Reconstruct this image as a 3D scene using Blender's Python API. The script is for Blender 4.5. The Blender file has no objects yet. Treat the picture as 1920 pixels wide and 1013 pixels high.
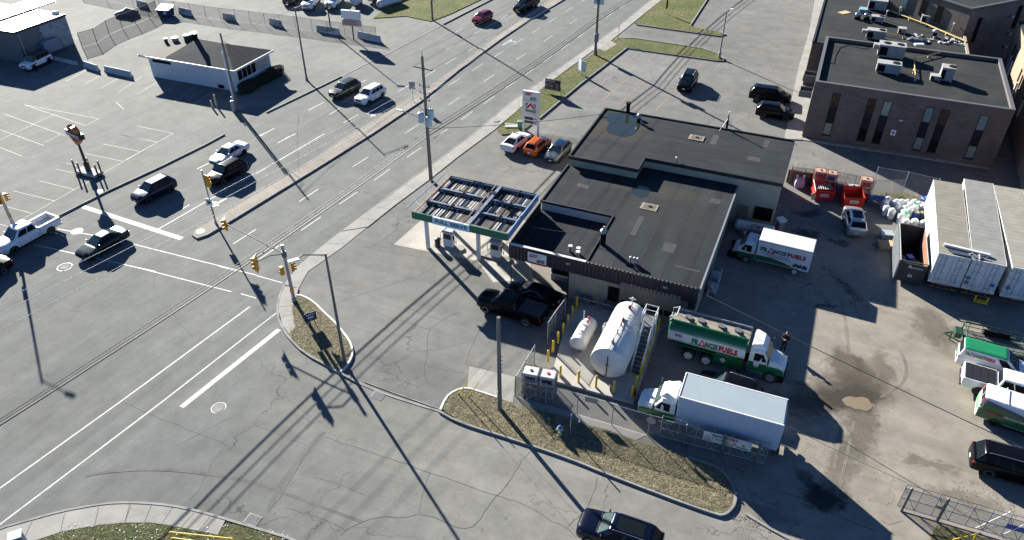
import bpy, math, random
from mathutils import Vector, Matrix
C = bpy.context.scene
COL = C.collection
R = math.radians
# ---------------- camera, world, sun, exposure ----------------
CAMH = 40.0
F = 1430.657
MR = ((0.99995175, -0.00582993, -0.00790588), (0.00982299, 0.59346994, 0.80479621), (0.0, 0.80483504, -0.59349858))
cam_d = bpy.data.cameras.new("camera")
cam = bpy.data.objects.new("camera", cam_d)
COL.objects.link(cam)
cam_d.sensor_width = 36.0
cam_d.lens = 36.0 * F / 1920.0
cam_d.clip_start = 0.5
cam_d.clip_end = 2000
cam.matrix_world = Matrix(((MR[0][0], MR[0][1], -MR[0][2], 0), (MR[1][0], MR[1][1], -MR[1][2], 0), (MR[2][0], MR[2][1], -MR[2][2], CAMH), (0, 0, 0, 1)))
C.camera = cam
SUN_EL, SUN_AZ = 21.0, 122.5
w = bpy.data.worlds.new("World")
C.world = w
w.use_nodes = True
sky = w.node_tree.nodes.new('ShaderNodeTexSky')
sky.sky_type = 'NISHITA'
sky.sun_disc = False
sky.sun_elevation = R(SUN_EL)
sky.sun_rotation = R(90 - SUN_AZ)
sky.air_density = 1.0
sky.dust_density = 0.0
sky.ozone_density = 6.0
sky.altitude = 4000
w.node_tree.links.new(sky.outputs[0], w.node_tree.nodes['Background'].inputs[0])
w.node_tree.nodes['Background'].inputs[1].default_value = 0.05
sl = bpy.data.lights.new("sun", 'SUN')
sl.energy = 5.0
sl.angle = R(0.53)
sl.color = (1.0, 0.958, 0.865)
sun = bpy.data.objects.new("sun", sl)
COL.objects.link(sun)
sd = Vector((math.cos(R(SUN_AZ)) * math.cos(R(SUN_EL)), math.sin(R(SUN_AZ)) * math.cos(R(SUN_EL)), math.sin(R(SUN_EL))))
sun.rotation_euler = sd.to_track_quat('Z', 'Y').to_euler()
sun.location = (-30, 60, 60)
C.view_settings.view_transform = 'Standard'
C.view_settings.look = 'None'
C.view_settings.exposure = 1.88
C.view_settings.gamma = 1.0
C.cycles.max_bounces = 5
C.cycles.diffuse_bounces = 2
C.cycles.transparent_max_bounces = 12
C.cycles.caustics_reflective = False
C.cycles.caustics_refractive = False
C.cycles.sample_clamp_indirect = 4.0

# ---------------- measuring helpers: a photo pixel to a point at height z ----------------
def at(px, py, z=0.0):
    a, b = (px - 960) / F, -(py - 506.5) / F
    d = [MR[i][0] * a + MR[i][1] * b + MR[i][2] for i in range(3)]
    t = (CAMH - z) / -d[2]
    return Vector((d[0] * t, d[1] * t, z))
def pyof(P):
    v = (P[0], P[1], P[2] - CAMH)
    c = [sum(MR[j][i] * v[j] for j in range(3)) for i in range(3)]
    return 960 + F * c[0] / c[2], 506.5 - F * c[1] / c[2]
def hgt(bx, by, ty, z0=0.0):
    B = at(bx, by, z0)
    lo, hi = 0.0, 38.0
    for _ in range(40):
        m = (lo + hi) / 2
        if pyof((B[0], B[1], m))[1] > ty: lo = m
        else: hi = m
    return lo
def atxy(px, py, z=0.0):
    p = at(px, py, z); return (p[0], p[1])

# ---------------- materials ----------------
MC = {}
def nd(nt, t, **k):
    n = nt.nodes.new(t)
    for a, b in k.items():
        setattr(n, a, b)
    return n
def mat(name, col, rough=0.6, metal=0.0, var=0.12, vs=3.0, bump=0.0, bs=40.0, coat=0.0, alpha=1.0, spec=0.5, stretch=None, emit=0.0):
    if name in MC: return MC[name]
    m = bpy.data.materials.new(name)
    m.use_nodes = True
    nt = m.node_tree
    b = nt.nodes['Principled BSDF']
    b.inputs['Roughness'].default_value = rough
    b.inputs['Metallic'].default_value = metal
    b.inputs['Coat Weight'].default_value = coat
    b.inputs['Coat Roughness'].default_value = 0.04
    b.inputs['Specular IOR Level'].default_value = spec
    b.inputs['Alpha'].default_value = alpha
    tc = nd(nt, 'ShaderNodeTexCoord')
    mp = nd(nt, 'ShaderNodeMapping')
    if stretch: mp.inputs['Scale'].default_value = stretch
    nt.links.new(tc.outputs['Object'], mp.inputs[0])
    n = nd(nt, 'ShaderNodeTexNoise')
    n.inputs['Scale'].default_value = vs
    n.inputs['Detail'].default_value = 5
    nt.links.new(mp.outputs[0], n.inputs['Vector'])
    r = nd(nt, 'ShaderNodeMapRange')
    r.inputs['From Min'].default_value = 0.3; r.inputs['From Max'].default_value = 0.7
    r.inputs['To Min'].default_value = 1 - var; r.inputs['To Max'].default_value = 1 + var
    nt.links.new(n.outputs['Fac'], r.inputs[0])
    mx = nd(nt, 'ShaderNodeVectorMath', operation='SCALE')
    mx.inputs[0].default_value = col[:3]
    nt.links.new(r.outputs[0], mx.inputs['Scale'])
    nt.links.new(mx.outputs[0], b.inputs['Base Color'])
    if bump:
        n2 = nd(nt, 'ShaderNodeTexNoise'); n2.inputs['Scale'].default_value = bs; n2.inputs['Detail'].default_value = 4
        nt.links.new(mp.outputs[0], n2.inputs['Vector'])
        bp = nd(nt, 'ShaderNodeBump'); bp.inputs['Strength'].default_value = bump; bp.inputs['Distance'].default_value = 0.05
        nt.links.new(n2.outputs['Fac'], bp.inputs['Height'])
        nt.links.new(bp.outputs[0], b.inputs['Normal'])
    if emit:
        b.inputs['Emission Color'].default_value = (*col[:3], 1); b.inputs['Emission Strength'].default_value = emit
    MC[name] = m
    return m
def ramp(nt, src, lo, hi, a=0.0, b=1.0):
    r = nd(nt, 'ShaderNodeMapRange')
    r.inputs['From Min'].default_value = lo; r.inputs['From Max'].default_value = hi
    r.inputs['To Min'].default_value = a; r.inputs['To Max'].default_value = b
    nt.links.new(src, r.inputs[0]); return r.outputs[0]
def mathn(nt, op, a, b=None):
    n = nd(nt, 'ShaderNodeMath', operation=op)
    for i, v in enumerate((a, b)):
        if v is None: continue
        if isinstance(v, (int, float)): n.inputs[i].default_value = v
        else: nt.links.new(v, n.inputs[i])
    return n.outputs[0]
def mixc(nt, f, a, b):
    n = nd(nt, 'ShaderNodeMix', data_type='RGBA')
    for i, v in ((0, f), (6, a), (7, b)):
        if isinstance(v, (int, float)): n.inputs[i].default_value = v
        elif isinstance(v, tuple): n.inputs[i].default_value = (*v[:3], 1)
        else: nt.links.new(v, n.inputs[i])
    return n.outputs[2]
def noise(nt, vec, scale, detail=5, rough=0.55, dist=0.0):
    n = nd(nt, 'ShaderNodeTexNoise')
    n.inputs['Scale'].default_value = scale; n.inputs['Detail'].default_value = detail
    n.inputs['Roughness'].default_value = rough; n.inputs['Distortion'].default_value = dist
    nt.links.new(vec, n.inputs['Vector']); return n.outputs['Fac']
def mapping(nt, vec, rot=0.0, scale=(1, 1, 1), loc=(0, 0, 0)):
    n = nd(nt, 'ShaderNodeMapping')
    n.inputs['Rotation'].default_value = (0, 0, rot); n.inputs['Scale'].default_value = scale; n.inputs['Location'].default_value = loc
    nt.links.new(vec, n.inputs[0]); return n.outputs[0]
def pavement(name, base, light, streak_rot=None, streak=0.14, stains=(), beige=None, cracks=0.5, rough=0.92, wetrough=None):
    """weathered asphalt or concrete: mottling, wheel-track streaks, hairline cracks, grain, named stains"""
    m = bpy.data.materials.new(name); m.use_nodes = True
    nt = m.node_tree; b = nt.nodes['Principled BSDF']
    g = nd(nt, 'ShaderNodeNewGeometry').outputs['Position']
    n1 = ramp(nt, noise(nt, g, 0.055, 7, 0.62), 0.36, 0.64)
    c = mixc(nt, n1, base, light)
    if beige:
        sep = nd(nt, 'ShaderNodeSeparateXYZ'); nt.links.new(g, sep.inputs[0])
        ex = mathn(nt, 'ADD', sep.outputs[0], mathn(nt, 'MULTIPLY', noise(nt, g, 0.12, 5), 9.0))
        ex = mathn(nt, 'ADD', ex, mathn(nt, 'MULTIPLY', sep.outputs[1], 0.35))
        f = mathn(nt, 'MULTIPLY', ramp(nt, ex, beige[0], beige[1]), ramp(nt, noise(nt, g, 0.35, 6, 0.65), 0.25, 0.6, 0.45, 1.0))
        f = mathn(nt, 'MULTIPLY', f, ramp(nt, sep.outputs[1], 62, 56))
        c = mixc(nt, f, c, beige[2])
        blot = mathn(nt, 'MULTIPLY', ramp(nt, noise(nt, g, 0.5, 7, 0.7, 0.6), 0.54, 0.68), f)
        c = mixc(nt, mathn(nt, 'MULTIPLY', blot, 0.55), c, beige[3])
    mid = noise(nt, g, 0.6, 8, 0.68)
    fac = ramp(nt, mid, 0.28, 0.72, 0.80, 1.17)
    warm = ramp(nt, noise(nt, g, 0.17, 6, 0.7, 0.4), 0.5, 0.66, 0.0, 0.30)
    c = mixc(nt, warm, c, (light[0] * 1.12, light[1] * 1.04, light[2] * 0.90))
    fac = mathn(nt, 'MULTIPLY', fac, ramp(nt, noise(nt, g, 2.3, 6, 0.75, 1.0), 0.30, 0.42, 0.86, 1.0))
    fac = mathn(nt, 'MULTIPLY', fac, ramp(nt, noise(nt, g, 1.1, 3, 0.5), 0.70, 0.74, 1.0, 0.80))
    if streak_rot is not None:
        for sc, am in ((0.55, streak), (1.7, streak * 0.55)):
            v = mapping(nt, mapping(nt, g, -streak_rot), 0, (0.02, sc, 1))
            s = ramp(nt, noise(nt, v, 1.0, 4, 0.6), 0.3, 0.7, 1 - am, 1 + am * 0.8)
            fac = mathn(nt, 'MULTIPLY', fac, s)
    grain = ramp(nt, noise(nt, g, 9.0, 8, 0.75), 0.25, 0.75, 0.86, 1.14)
    fac = mathn(nt, 'MULTIPLY', fac, grain)
    if cracks:
        wv = nd(nt, 'ShaderNodeVectorMath', operation='ADD')
        nn = nd(nt, 'ShaderNodeTexNoise'); nn.inputs['Scale'].default_value = 0.7; nn.inputs['Detail'].default_value = 5
        nt.links.new(g, nn.inputs['Vector'])
        sc_ = nd(nt, 'ShaderNodeVectorMath', operation='SCALE'); sc_.inputs['Scale'].default_value = 2.2
        nt.links.new(nn.outputs['Color'], sc_.inputs[0]); nt.links.new(g, wv.inputs[0]); nt.links.new(sc_.outputs[0], wv.inputs[1])
        vo = nd(nt, 'ShaderNodeTexVoronoi', feature='DISTANCE_TO_EDGE'); vo.inputs['Scale'].default_value = 0.13
        nt.links.new(wv.outputs[0], vo.inputs['Vector'])
        line = ramp(nt, vo.outputs['Distance'], 0.0018, 0.0045, 1.0, 0.0)
        sel = ramp(nt, noise(nt, g, 0.09, 3), 0.47, 0.56)
        cr = mathn(nt, 'MULTIPLY', mathn(nt, 'MULTIPLY', line, sel), cracks)
        fac = mathn(nt, 'MULTIPLY', fac, mathn(nt, 'SUBTRACT', 1.0, cr))
    sc = nd(nt, 'ShaderNodeVectorMath', operation='SCALE')
    nt.links.new(c, sc.inputs[0]); nt.links.new(fac, sc.inputs['Scale'])
    c = sc.outputs[0]
    rg = rough
    if stains:
        pert = nd(nt, 'ShaderNodeTexNoise'); pert.inputs['Scale'].default_value = 0.9; pert.inputs['Detail'].default_value = 7; pert.inputs['Roughness'].default_value = 0.7
        nt.links.new(g, pert.inputs['Vector'])
        pa = nd(nt, 'ShaderNodeVectorMath', operation='MULTIPLY_ADD')
        nt.links.new(pert.outputs['Color'], pa.inputs[0]); pa.inputs[1].default_value = (3.2, 3.2, 0)
        nt.links.new(g, pa.inputs[2])
        for (sx, sy, rx, ry, ang, col, stg) in stains:
            v = mapping(nt, pa.outputs[0], 0, (1, 1, 0), (-sx - 1.6, -sy - 1.6, 0))
            v = mapping(nt, v, -ang, (1, 1, 1))
            v = mapping(nt, v, 0, (1 / rx, 1 / ry, 0))
            ln = nd(nt, 'ShaderNodeVectorMath', operation='LENGTH'); nt.links.new(v, ln.inputs[0])
            f = ramp(nt, ln.outputs['Value'], 0.55, 1.05, stg, 0.0)
            c = mixc(nt, f, c, col)
    nt.links.new(c, b.inputs['Base Color'])
    b.inputs['Roughness'].default_value = rough
    b.inputs['Specular IOR Level'].default_value = 0.25
    bp = nd(nt, 'ShaderNodeBump'); bp.inputs['Strength'].default_value = 0.25; bp.inputs['Distance'].default_value = 0.02
    nt.links.new(noise(nt, g, 14.0, 6, 0.7), bp.inputs['Height'])
    nt.links.new(bp.outputs[0], b.inputs['Normal'])
    return m

# ---------------- mesh builder ----------------
def wloc(o):
    v = Vector((0, 0, 0))
    while o: v = v + o.location; o = o.parent
    return v
class MB:
    def __init__(s, T=None):
        s.v = []; s.f = []; s.m = []; s.mi = 0; s.T = T
    def add(s, vs, fs):
        o = len(s.v)
        s.v += [tuple(s.T @ Vector(p)) if s.T else tuple(p) for p in vs]
        s.f += [tuple(i + o for i in f) for f in fs]
        s.m += [s.mi] * len(fs)
        return s
    def mat(s, i): s.mi = i; return s
    def box(s, c, d, rz=0.0, ry=0.0, M=None):
        x, y, z = d[0] / 2, d[1] / 2, d[2] / 2
        P = [Vector((a * x, b * y, e * z)) for e in (-1, 1) for a, b in ((-1, -1), (1, -1), (1, 1), (-1, 1))]
        Rm = M if M else (Matrix.Rotation(rz, 3, 'Z') @ Matrix.Rotation(ry, 3, 'Y'))
        return s.add([Rm @ p + Vector(c) for p in P], [(0, 3, 2, 1), (4, 5, 6, 7), (0, 1, 5, 4), (1, 2, 6, 5), (2, 3, 7, 6), (3, 0, 4, 7)])
    def cyl(s, a, b, r0, r1=None, n=12, caps=True):
        a = Vector(a); b = Vector(b); r1 = r0 if r1 is None else r1
        d = (b - a).normalized()
        u = d.orthogonal().normalized(); w_ = d.cross(u)
        vs = []
        for p, r in ((a, r0), (b, r1)):
            vs += [p + (u * math.cos(2 * math.pi * k / n) + w_ * math.sin(2 * math.pi * k / n)) * r for k in range(n)]
        fs = [(k, (k + 1) % n, n + (k + 1) % n, n + k) for k in range(n)]
        if caps: fs += [tuple(range(n - 1, -1, -1)), tuple(range(n, 2 * n))]
        return s.add(vs, fs)
    def tube(s, pts, r, n=6):
        for a, b in zip(pts[:-1], pts[1:]): s.cyl(a, b, r, n=n)
        return s
    def lathe(s, a, d, prof, n=20, caps=True):
        """prof: (distance along d, radius)"""
        a = Vector(a); d = Vector(d).normalized(); u = d.orthogonal().normalized(); w_ = d.cross(u)
        vs = []
        for t, r in prof:
            vs += [a + d * t + (u * math.cos(2 * math.pi * k / n) + w_ * math.sin(2 * math.pi * k / n)) * max(r, 1e-4) for k in range(n)]
        fs = []
        for i in range(len(prof) - 1):
            fs += [(i * n + k, i * n + (k + 1) % n, (i + 1) * n + (k + 1) % n, (i + 1) * n + k) for k in range(n)]
        if caps: fs += [tuple(range(n - 1, -1, -1)), tuple(range((len(prof) - 1) * n, len(prof) * n))]
        return s.add(vs, fs)
    def prism(s, poly, z0, z1):
        n = len(poly)
        ar = sum(poly[i][0] * poly[(i + 1) % n][1] - poly[(i + 1) % n][0] * poly[i][1] for i in range(n))
        if ar < 0: poly = list(poly)[::-1]
        vs = [(p[0], p[1], z0) for p in poly] + [(p[0], p[1], z1) for p in poly]
        return s.add(vs, [(i, (i + 1) % n, n + (i + 1) % n, n + i) for i in range(n)] + [tuple(range(n - 1, -1, -1)), tuple(range(n, 2 * n))])
    def poly(s, pts): return s.add(pts, [tuple(range(len(pts)))])
    def plate(s, pts, t):
        """flat polygon in 3D with thickness t backwards along its normal"""
        P = [Vector(p) for p in pts]
        nrm = (P[1] - P[0]).cross(P[2] - P[0]).normalized()
        n = len(P)
        return s.add(P + [p - nrm * t for p in P], [tuple(range(n)), tuple(range(2 * n - 1, n - 1, -1))] + [(i, n + i, n + (i + 1) % n, (i + 1) % n) for i in range(n)])
    def loft(s, rings, caps=True):
        n = len(rings[0]); vs = [p for r in rings for p in r]
        fs = [(i * n + k, i * n + (k + 1) % n, (i + 1) * n + (k + 1) % n, (i + 1) * n + k) for i in range(len(rings) - 1) for k in range(n)]
        if caps: fs += [tuple(range(n - 1, -1, -1)), tuple(range((len(rings) - 1) * n, len(rings) * n))]
        return s.add(vs, fs)
    def ball(s, c, r, n=10, sz=1.0):
        pr = [(-math.cos(math.pi * k / n) * r * sz, math.sin(math.pi * k / n) * r) for k in range(n + 1)]
        return s.lathe(Vector(c), (0, 0, 1), pr, n + 4)
    def strip(s, pts, wd, z):
        """flat ribbon along 2D points"""
        P = [Vector((p[0], p[1])) for p in pts]; L = []; Rr = []
        for i, p in enumerate(P):
            d = (P[min(i + 1, len(P) - 1)] - P[max(i - 1, 0)]).normalized(); nn = Vector((-d.y, d.x)) * wd / 2
            L.append(p + nn); Rr.append(p - nn)
        vs = [(p.x, p.y, z) for p in L] + [(p.x, p.y, z) for p in Rr]; n = len(P)
        return s.add(vs, [(n + i, n + i + 1, i + 1, i) for i in range(n - 1)])
    def build(s, name, mats, parent=None, world=False, smooth=None, bev=0.0, off=None, kind=None, seg=2):
        vs = s.v
        o0 = (off if world else None) if off is not None else (wloc(parent) if (world and parent) else None)
        if o0 is not None: vs = [(p[0] - o0[0], p[1] - o0[1], p[2] - o0[2]) for p in vs]
        me = bpy.data.meshes.new(name)
        me.from_pydata(vs, [], s.f)
        for m_ in (mats if isinstance(mats, (list, tuple)) else [mats]): me.materials.append(m_)
        if any(s.m): me.polygons.foreach_set('material_index', s.m)
        me.validate(clean_customdata=False); me.update()
        if smooth is not None:
            me.shade_smooth(); me.set_sharp_from_angle(angle=R(smooth))
        o = bpy.data.objects.new(name, me)
        COL.objects.link(o)
        if parent: o.parent = parent
        if off is not None and not parent: o.location = off
        if bev:
            b = o.modifiers.new('bevel', 'BEVEL'); b.width = bev; b.segments = seg; b.limit_method = 'ANGLE'; b.angle_limit = R(40)
        if kind: o['kind'] = kind
        return o
def thing(name, label, cat, loc=(0, 0, 0), rz=0.0, group=None):
    o = bpy.data.objects.new(name, None); COL.objects.link(o)
    o.empty_display_size = 0.2
    o.location = loc; o.rotation_euler = (0, 0, rz)
    tag(o, label, cat, group); return o
def tag(o, label, cat, group=None):
    o['label'] = label; o['category'] = cat
    if group: o['group'] = group
    return o
def clone(root, loc, rz, label=None):
    r = root.copy(); COL.objects.link(r); r.location = loc; r.rotation_euler = (0, 0, rz)
    if label: r['label'] = label
    for ch in list(root.children):
        c = ch.copy(); COL.objects.link(c); c.parent = r
        for g in list(ch.children):
            d = g.copy(); COL.objects.link(d); d.parent = c
    return r
TC = {}
def text_mesh(txt, bold=0.0, shear=0.0, ext=0.004):
    k = (txt, bold, shear)
    if k in TC: return TC[k]
    cu = bpy.data.curves.new('t', 'FONT'); cu.body = txt; cu.size = 1.0; cu.offset = bold; cu.extrude = ext; cu.shear = shear; cu.resolution_u = 2; cu.space_character = 1.0 + bold * 2.2
    ob = bpy.data.objects.new('t', cu); COL.objects.link(ob)
    me = bpy.data.meshes.new_from_object(ob.evaluated_get(bpy.context.evaluated_depsgraph_get()))
    bpy.data.objects.remove(ob); bpy.data.curves.remove(cu)
    xs = [v.co.x for v in me.vertices] or [0, 1]; ys = [v.co.y for v in me.vertices] or [0, 1]
    vs = [(v.co.x - min(xs), v.co.y - min(ys), v.co.z) for v in me.vertices]
    r = (vs, [tuple(p.vertices) for p in me.polygons], max(xs) - min(xs), max(ys) - min(ys))
    TC[k] = r; return r
def text(mb, txt, O, X, Y, wd, ht, bold=0.02, shear=0.0, align='l', depth=0.012):
    """lettering on a plane: lower-left corner O, unit axes X (along) and Y (up), fitted to width and height"""
    vs, fs, W_, H_ = text_mesh(txt, bold, shear)
    O = Vector(O); X = Vector(X).normalized(); Y = Vector(Y).normalized(); N = X.cross(Y)
    mb.add([O + X * (v[0] * wd / W_) + Y * (v[1] * ht / H_) + N * (0.006 + (v[2] + 0.004) * depth / 0.008) for v in vs], fs)
    return mb
def rnd(a, b): return random.uniform(a, b)
random.seed(7)
# ---------------- materials used around ----------------
U = Vector((math.cos(R(-22.4)), math.sin(R(-22.4)), 0)); V = Vector((-U.y, U.x, 0)); Z = Vector((0, 0, 1))
ROAD = R(60.8)
yard_col = (0.228, 0.204, 0.170)
def SP(px, py, rx, ry, ang, col, s): p = at(px, py); return (p.x, p.y, rx, ry, R(ang), col, s)
dk = (0.035, 0.032, 0.028); wet = (0.046, 0.038, 0.027); oil = (0.012, 0.012, 0.014)
stains = [SP(1590, 738, 4.6, 2.3, 10, wet, 0.8), SP(1592, 745, 3.0, 1.5, 10, (0.026, 0.022, 0.017), 0.85), SP(1590, 690, 1.7, 2.6, 0, wet, 0.75), SP(1620, 690, .8, 1.6, 0, wet, 0.6), SP(1655, 690, 1.0, 2.3, -10, wet, 0.55), SP(1755, 620, 1.7, 3.2, -5, wet, 0.6),
          SP(1715, 480, 0.1, 0.1, 0, wet, 0.1), SP(1615, 800, 1.3, 4.5, -25, wet, 0.6), SP(1575, 880, 1.0, 3.4, -28, wet, 0.5), SP(1540, 935, 1.6, 1.2, 0, oil, 0.9),
          SP(1520, 905, 0.5, 1.5, 20, oil, 0.6), SP(1518, 400, 1.6, 0.9, 0, oil, 0.8), SP(1512, 437, 1.5, 0.6, -20, oil, 0.75), SP(1573, 455, 1.1, 0.5, -20, oil, 0.7),
          SP(1548, 572, 1.1, 0.45, -15, oil, 0.7), SP(1595, 545, 0.25, 2.5, 12, oil, 0.5), SP(1575, 530, 0.2, 3.0, 12, oil, 0.5), SP(1470, 755, 3.0, 1.0, -20, dk, 0.6),
          SP(1498, 720, 1.0, 0.5, 0, dk, 0.6), SP(1500, 765, 2.4, 2.2, 0, dk, 0.35), SP(1050, 262, 4.5, 1.2, -20, dk, 0.55), SP(1850, 700, 0.1, 0.1, 0, dk, .1),
          SP(1745, 870, 2.2, 0.5, -20, wet, 0.5), SP(1430, 960, 2.0, 0.8, -20, dk, 0.35), SP(1810, 935, 2.5, 0.7, -20, wet, 0.45)]
M_lot = pavement('lot_asphalt', (0.112, 0.113, 0.107), (0.165, 0.164, 0.155), R(-22), 0.10, stains, beige=(22.0, 30.0, yard_col, (0.135, 0.120, 0.095)), cracks=0.55)
M_left = pavement('old_lot_asphalt', (0.108, 0.112, 0.107), (0.158, 0.161, 0.153), ROAD, 0.10, cracks=0.4)
M_road = pavement('road_asphalt', (0.108, 0.114, 0.109), (0.138, 0.144, 0.137), ROAD, 0.13, cracks=0.25)
M_cross = pavement('side_road_asphalt', (0.106, 0.111, 0.105), (0.142, 0.147, 0.138), R(-20), 0.09, cracks=0.5, beige=(-2.0, 13.0, (0.185, 0.180, 0.163), (0.135, 0.128, 0.112)))
M_walk = pavement('sidewalk_concrete', (0.235, 0.230, 0.213), (0.29, 0.282, 0.262), None, cracks=0.25)
M_pad = pavement('pale_concrete', (0.33, 0.31, 0.28), (0.40, 0.385, 0.35), None, cracks=0.15)
M_kerb = mat('kerb_concrete', (0.20, 0.195, 0.185), 0.9, var=0.25, vs=1.2)
M_kerbw = mat('kerb_white_paint', (0.48, 0.48, 0.46), 0.7, var=0.2, vs=2)
M_paint = mat('line_paint', (0.33, 0.33, 0.315), 0.7, var=0.25, vs=2.5)
M_paintw = mat('worn_line_paint', (0.24, 0.235, 0.215), 0.8, var=0.3, vs=1.5)
M_pink = mat('worn_red_paint', (0.30, 0.19, 0.17), 0.8, var=0.3, vs=1.5)
M_crack = mat('crack_filler', (0.055, 0.054, 0.052), 0.9, var=0.3, vs=2)
M_conc = mat('concrete', (0.30, 0.30, 0.29), 0.9, var=0.18, vs=1.5, bump=0.2)
M_rubber = mat('rubber', (0.012, 0.012, 0.013), 0.75, var=0.3, vs=8)
M_black = mat('black_plastic', (0.013, 0.013, 0.014), 0.5, var=0.2)
M_glass = mat('dark_glass', (0.007, 0.010, 0.013), 0.12, var=0.1, spec=0.06)
M_ws = mat('windscreen_glass', (0.030, 0.055, 0.055), 0.06, var=0.35, vs=1.2, spec=0.7)
M_chrome = mat('bright_metal', (0.55, 0.56, 0.57), 0.22, 1.0, var=0.05)
M_alu = mat('alloy', (0.42, 0.43, 0.44), 0.35, 0.8, var=0.08)
M_galv = mat('galvanised_steel', (0.30, 0.31, 0.33), 0.5, 0.6, var=0.15, vs=6)
M_dgalv = mat('weathered_steel', (0.12, 0.125, 0.13), 0.6, 0.4, var=0.2, vs=6)
M_wood = mat('grey_weathered_wood', (0.15, 0.135, 0.12), 0.9, var=0.4, vs=2, stretch=(6, 6, 0.6), bump=0.3, bs=20)
M_wood2 = mat('new_lumber', (0.42, 0.33, 0.20), 0.8, var=0.2, vs=4)
M_white = mat('white_paint', (0.60, 0.60, 0.59), 0.4, var=0.06, vs=2)
M_whited = mat('dirty_white_paint', (0.50, 0.49, 0.46), 0.6, var=0.18, vs=1.3)
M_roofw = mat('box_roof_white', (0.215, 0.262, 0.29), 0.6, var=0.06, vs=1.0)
M_yellow = mat('safety_yellow', (0.62, 0.42, 0.02), 0.5, var=0.2, vs=5)
M_sig = mat('signal_yellow', (0.60, 0.26, 0.01), 0.5, var=0.12, vs=4)
M_green = mat('fleet_green', (0.006, 0.105, 0.035), 0.3, var=0.08, coat=0.5)
M_maroon = mat('sign_maroon', (0.22, 0.008, 0.02), 0.5, var=0.05)
M_tred = mat('letter_red', (0.45, 0.012, 0.02), 0.5, var=0.05)
M_tgreen = mat('letter_green', (0.008, 0.13, 0.05), 0.5, var=0.05)
M_dkgreen = mat('dark_green_paint', (0.010, 0.045, 0.028), 0.5, var=0.25, vs=4)
M_red = mat('bin_red', (0.42, 0.015, 0.012), 0.45, var=0.2, vs=2)
M_blue = mat('bright_blue', (0.01, 0.07, 0.35), 0.5, var=0.15)
M_navy = mat('navy_blue', (0.012, 0.016, 0.09), 0.5, var=0.15)
M_plast = mat('white_poly_plastic', (0.58, 0.60, 0.60), 0.45, var=0.1, vs=3)
M_rust = mat('rusty_steel', (0.16, 0.065, 0.03), 0.85, var=0.5, vs=4)
M_lampred = mat('red_lens', (0.35, 0.01, 0.012), 0.2, var=0.1)
M_lamp = mat('clear_lens', (0.55, 0.56, 0.57), 0.12, 0.3, var=0.1)
M_amber = mat('amber_lens', (0.6, 0.2, 0.02), 0.3, var=0.1)
M_dark = mat('matte_black', (0.006, 0.006, 0.007), 0.9, var=0.2, spec=0.1)
M_mesh = mat('chain_link', (0.22, 0.23, 0.24), 0.6, 0.3, alpha=0.20)
M_meshd = mat('dark_chain_link', (0.05, 0.05, 0.055), 0.7, 0.2, alpha=0.30)

# ---------------- ground ----------------
def px(pts, z=0.0): return [atxy(a, b, z) for a, b in pts]
def sheet(name, pts, z, m, label=None):
    s = MB(); s.poly([(x, y, z) for x, y in pts]); o = s.build(name, m, kind='structure')
    n = o.data.polygons[0].normal
    if n.z < 0: o.data.flip_normals()
    return o
sheet('ground', [(-400, -60), (400, -60), (400, 500), (-400, 500)], 0.0, M_lot)
# left lot (pale old asphalt, everything beyond the far kerb)
kerb_far = [(-700, 720), (-200, 533), (0, 452), (110.4, 406.6), (200, 361), (300, 315), (385, 273), (421, 252.6), (480, 222), (564.7, 181), (649.4, 139.9), (690, 119), (731.5, 98.8), (831.6, 46.2), (921.5, 0), (1100, -92), (1400, -250)]
sheet('parking_lot_ground', px(kerb_far) + [(120, 480), (-390, 480), (-390, 20)], 0.006, M_left)
# main road, from the far kerb to the near kerb / corner
near = [(2600, -900)] + [(1600, -255), (1216.7, 2.6), (1160, 48.8), (1103.7, 88.6), (960, 190), (876.6, 259.2), (813.7, 305.2), (788, 323), (711, 380), (634, 437.4), (590, 472), (557, 500), (531.3, 535.9), (519.8, 574.4), (528.8, 610), (541.6, 633.5), (500, 690), (372, 958), (269.5, 943), (179.7, 946.8), (115.5, 958.3), (51.3, 976.3), (0, 990.4), (-120, 1040), (-700, 1320)]
sheet('main_road', px(kerb_far) + px(near[1:]), 0.014, M_road)
side = [(541.6, 633.5), (569.8, 661.7), (623.7, 691.2), (644.3, 702.8), (670, 716.9), (705.9, 732.3), (736.7, 743.8), (785.4, 759.2), (824, 771), (860, 791.5), (960, 822.3), (1073, 860.8), (1139.7, 889), (1345, 964.8), (1500, 1022), (1800, 1150), (1300, 1500), (554, 1013), (480, 990.4), (423.5, 973.7), (372, 958.3), (500, 690)]
sheet('side_road', px(side), 0.022, M_cross)
def slab(name, pts, z1, m, z0=-0.05):
    s = MB(); s.prism(pts, z0, z1); return s.build(name, m, kind='structure')
def kerb(name, line, wd, z1, m, z0=-0.02):
    P = [Vector((p[0], p[1])) for p in line]; s = MB()
    L = []; Rr = []
    for i, p in enumerate(P):
        d = (P[min(i + 1, len(P) - 1)] - P[max(i - 1, 0)]).normalized(); nn = Vector((-d.y, d.x)) * wd / 2
        L.append(p + nn); Rr.append(p - nn)
    rings = [[(a.x, a.y, z0), (b.x, b.y, z0), (b.x, b.y, z1 - .02), (b.x * .9 + a.x * .1, b.y * .9 + a.y * .1, z1), (a.x * .9 + b.x * .1, a.y * .9 + b.y * .1, z1), (a.x, a.y, z1 - .02)] for a, b in zip(L, Rr)]
    s.loft(rings)
    return s.build(name, m, kind='structure')
def smoothline(pts, it=2):
    P = [Vector(p) for p in pts]
    for _ in range(it):
        Q = [P[0]]
        for a, b in zip(P[:-1], P[1:]): Q += [a * .75 + b * .25, a * .25 + b * .75]
        Q.append(P[-1]); P = Q
    return [tuple(p) for p in P]
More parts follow.
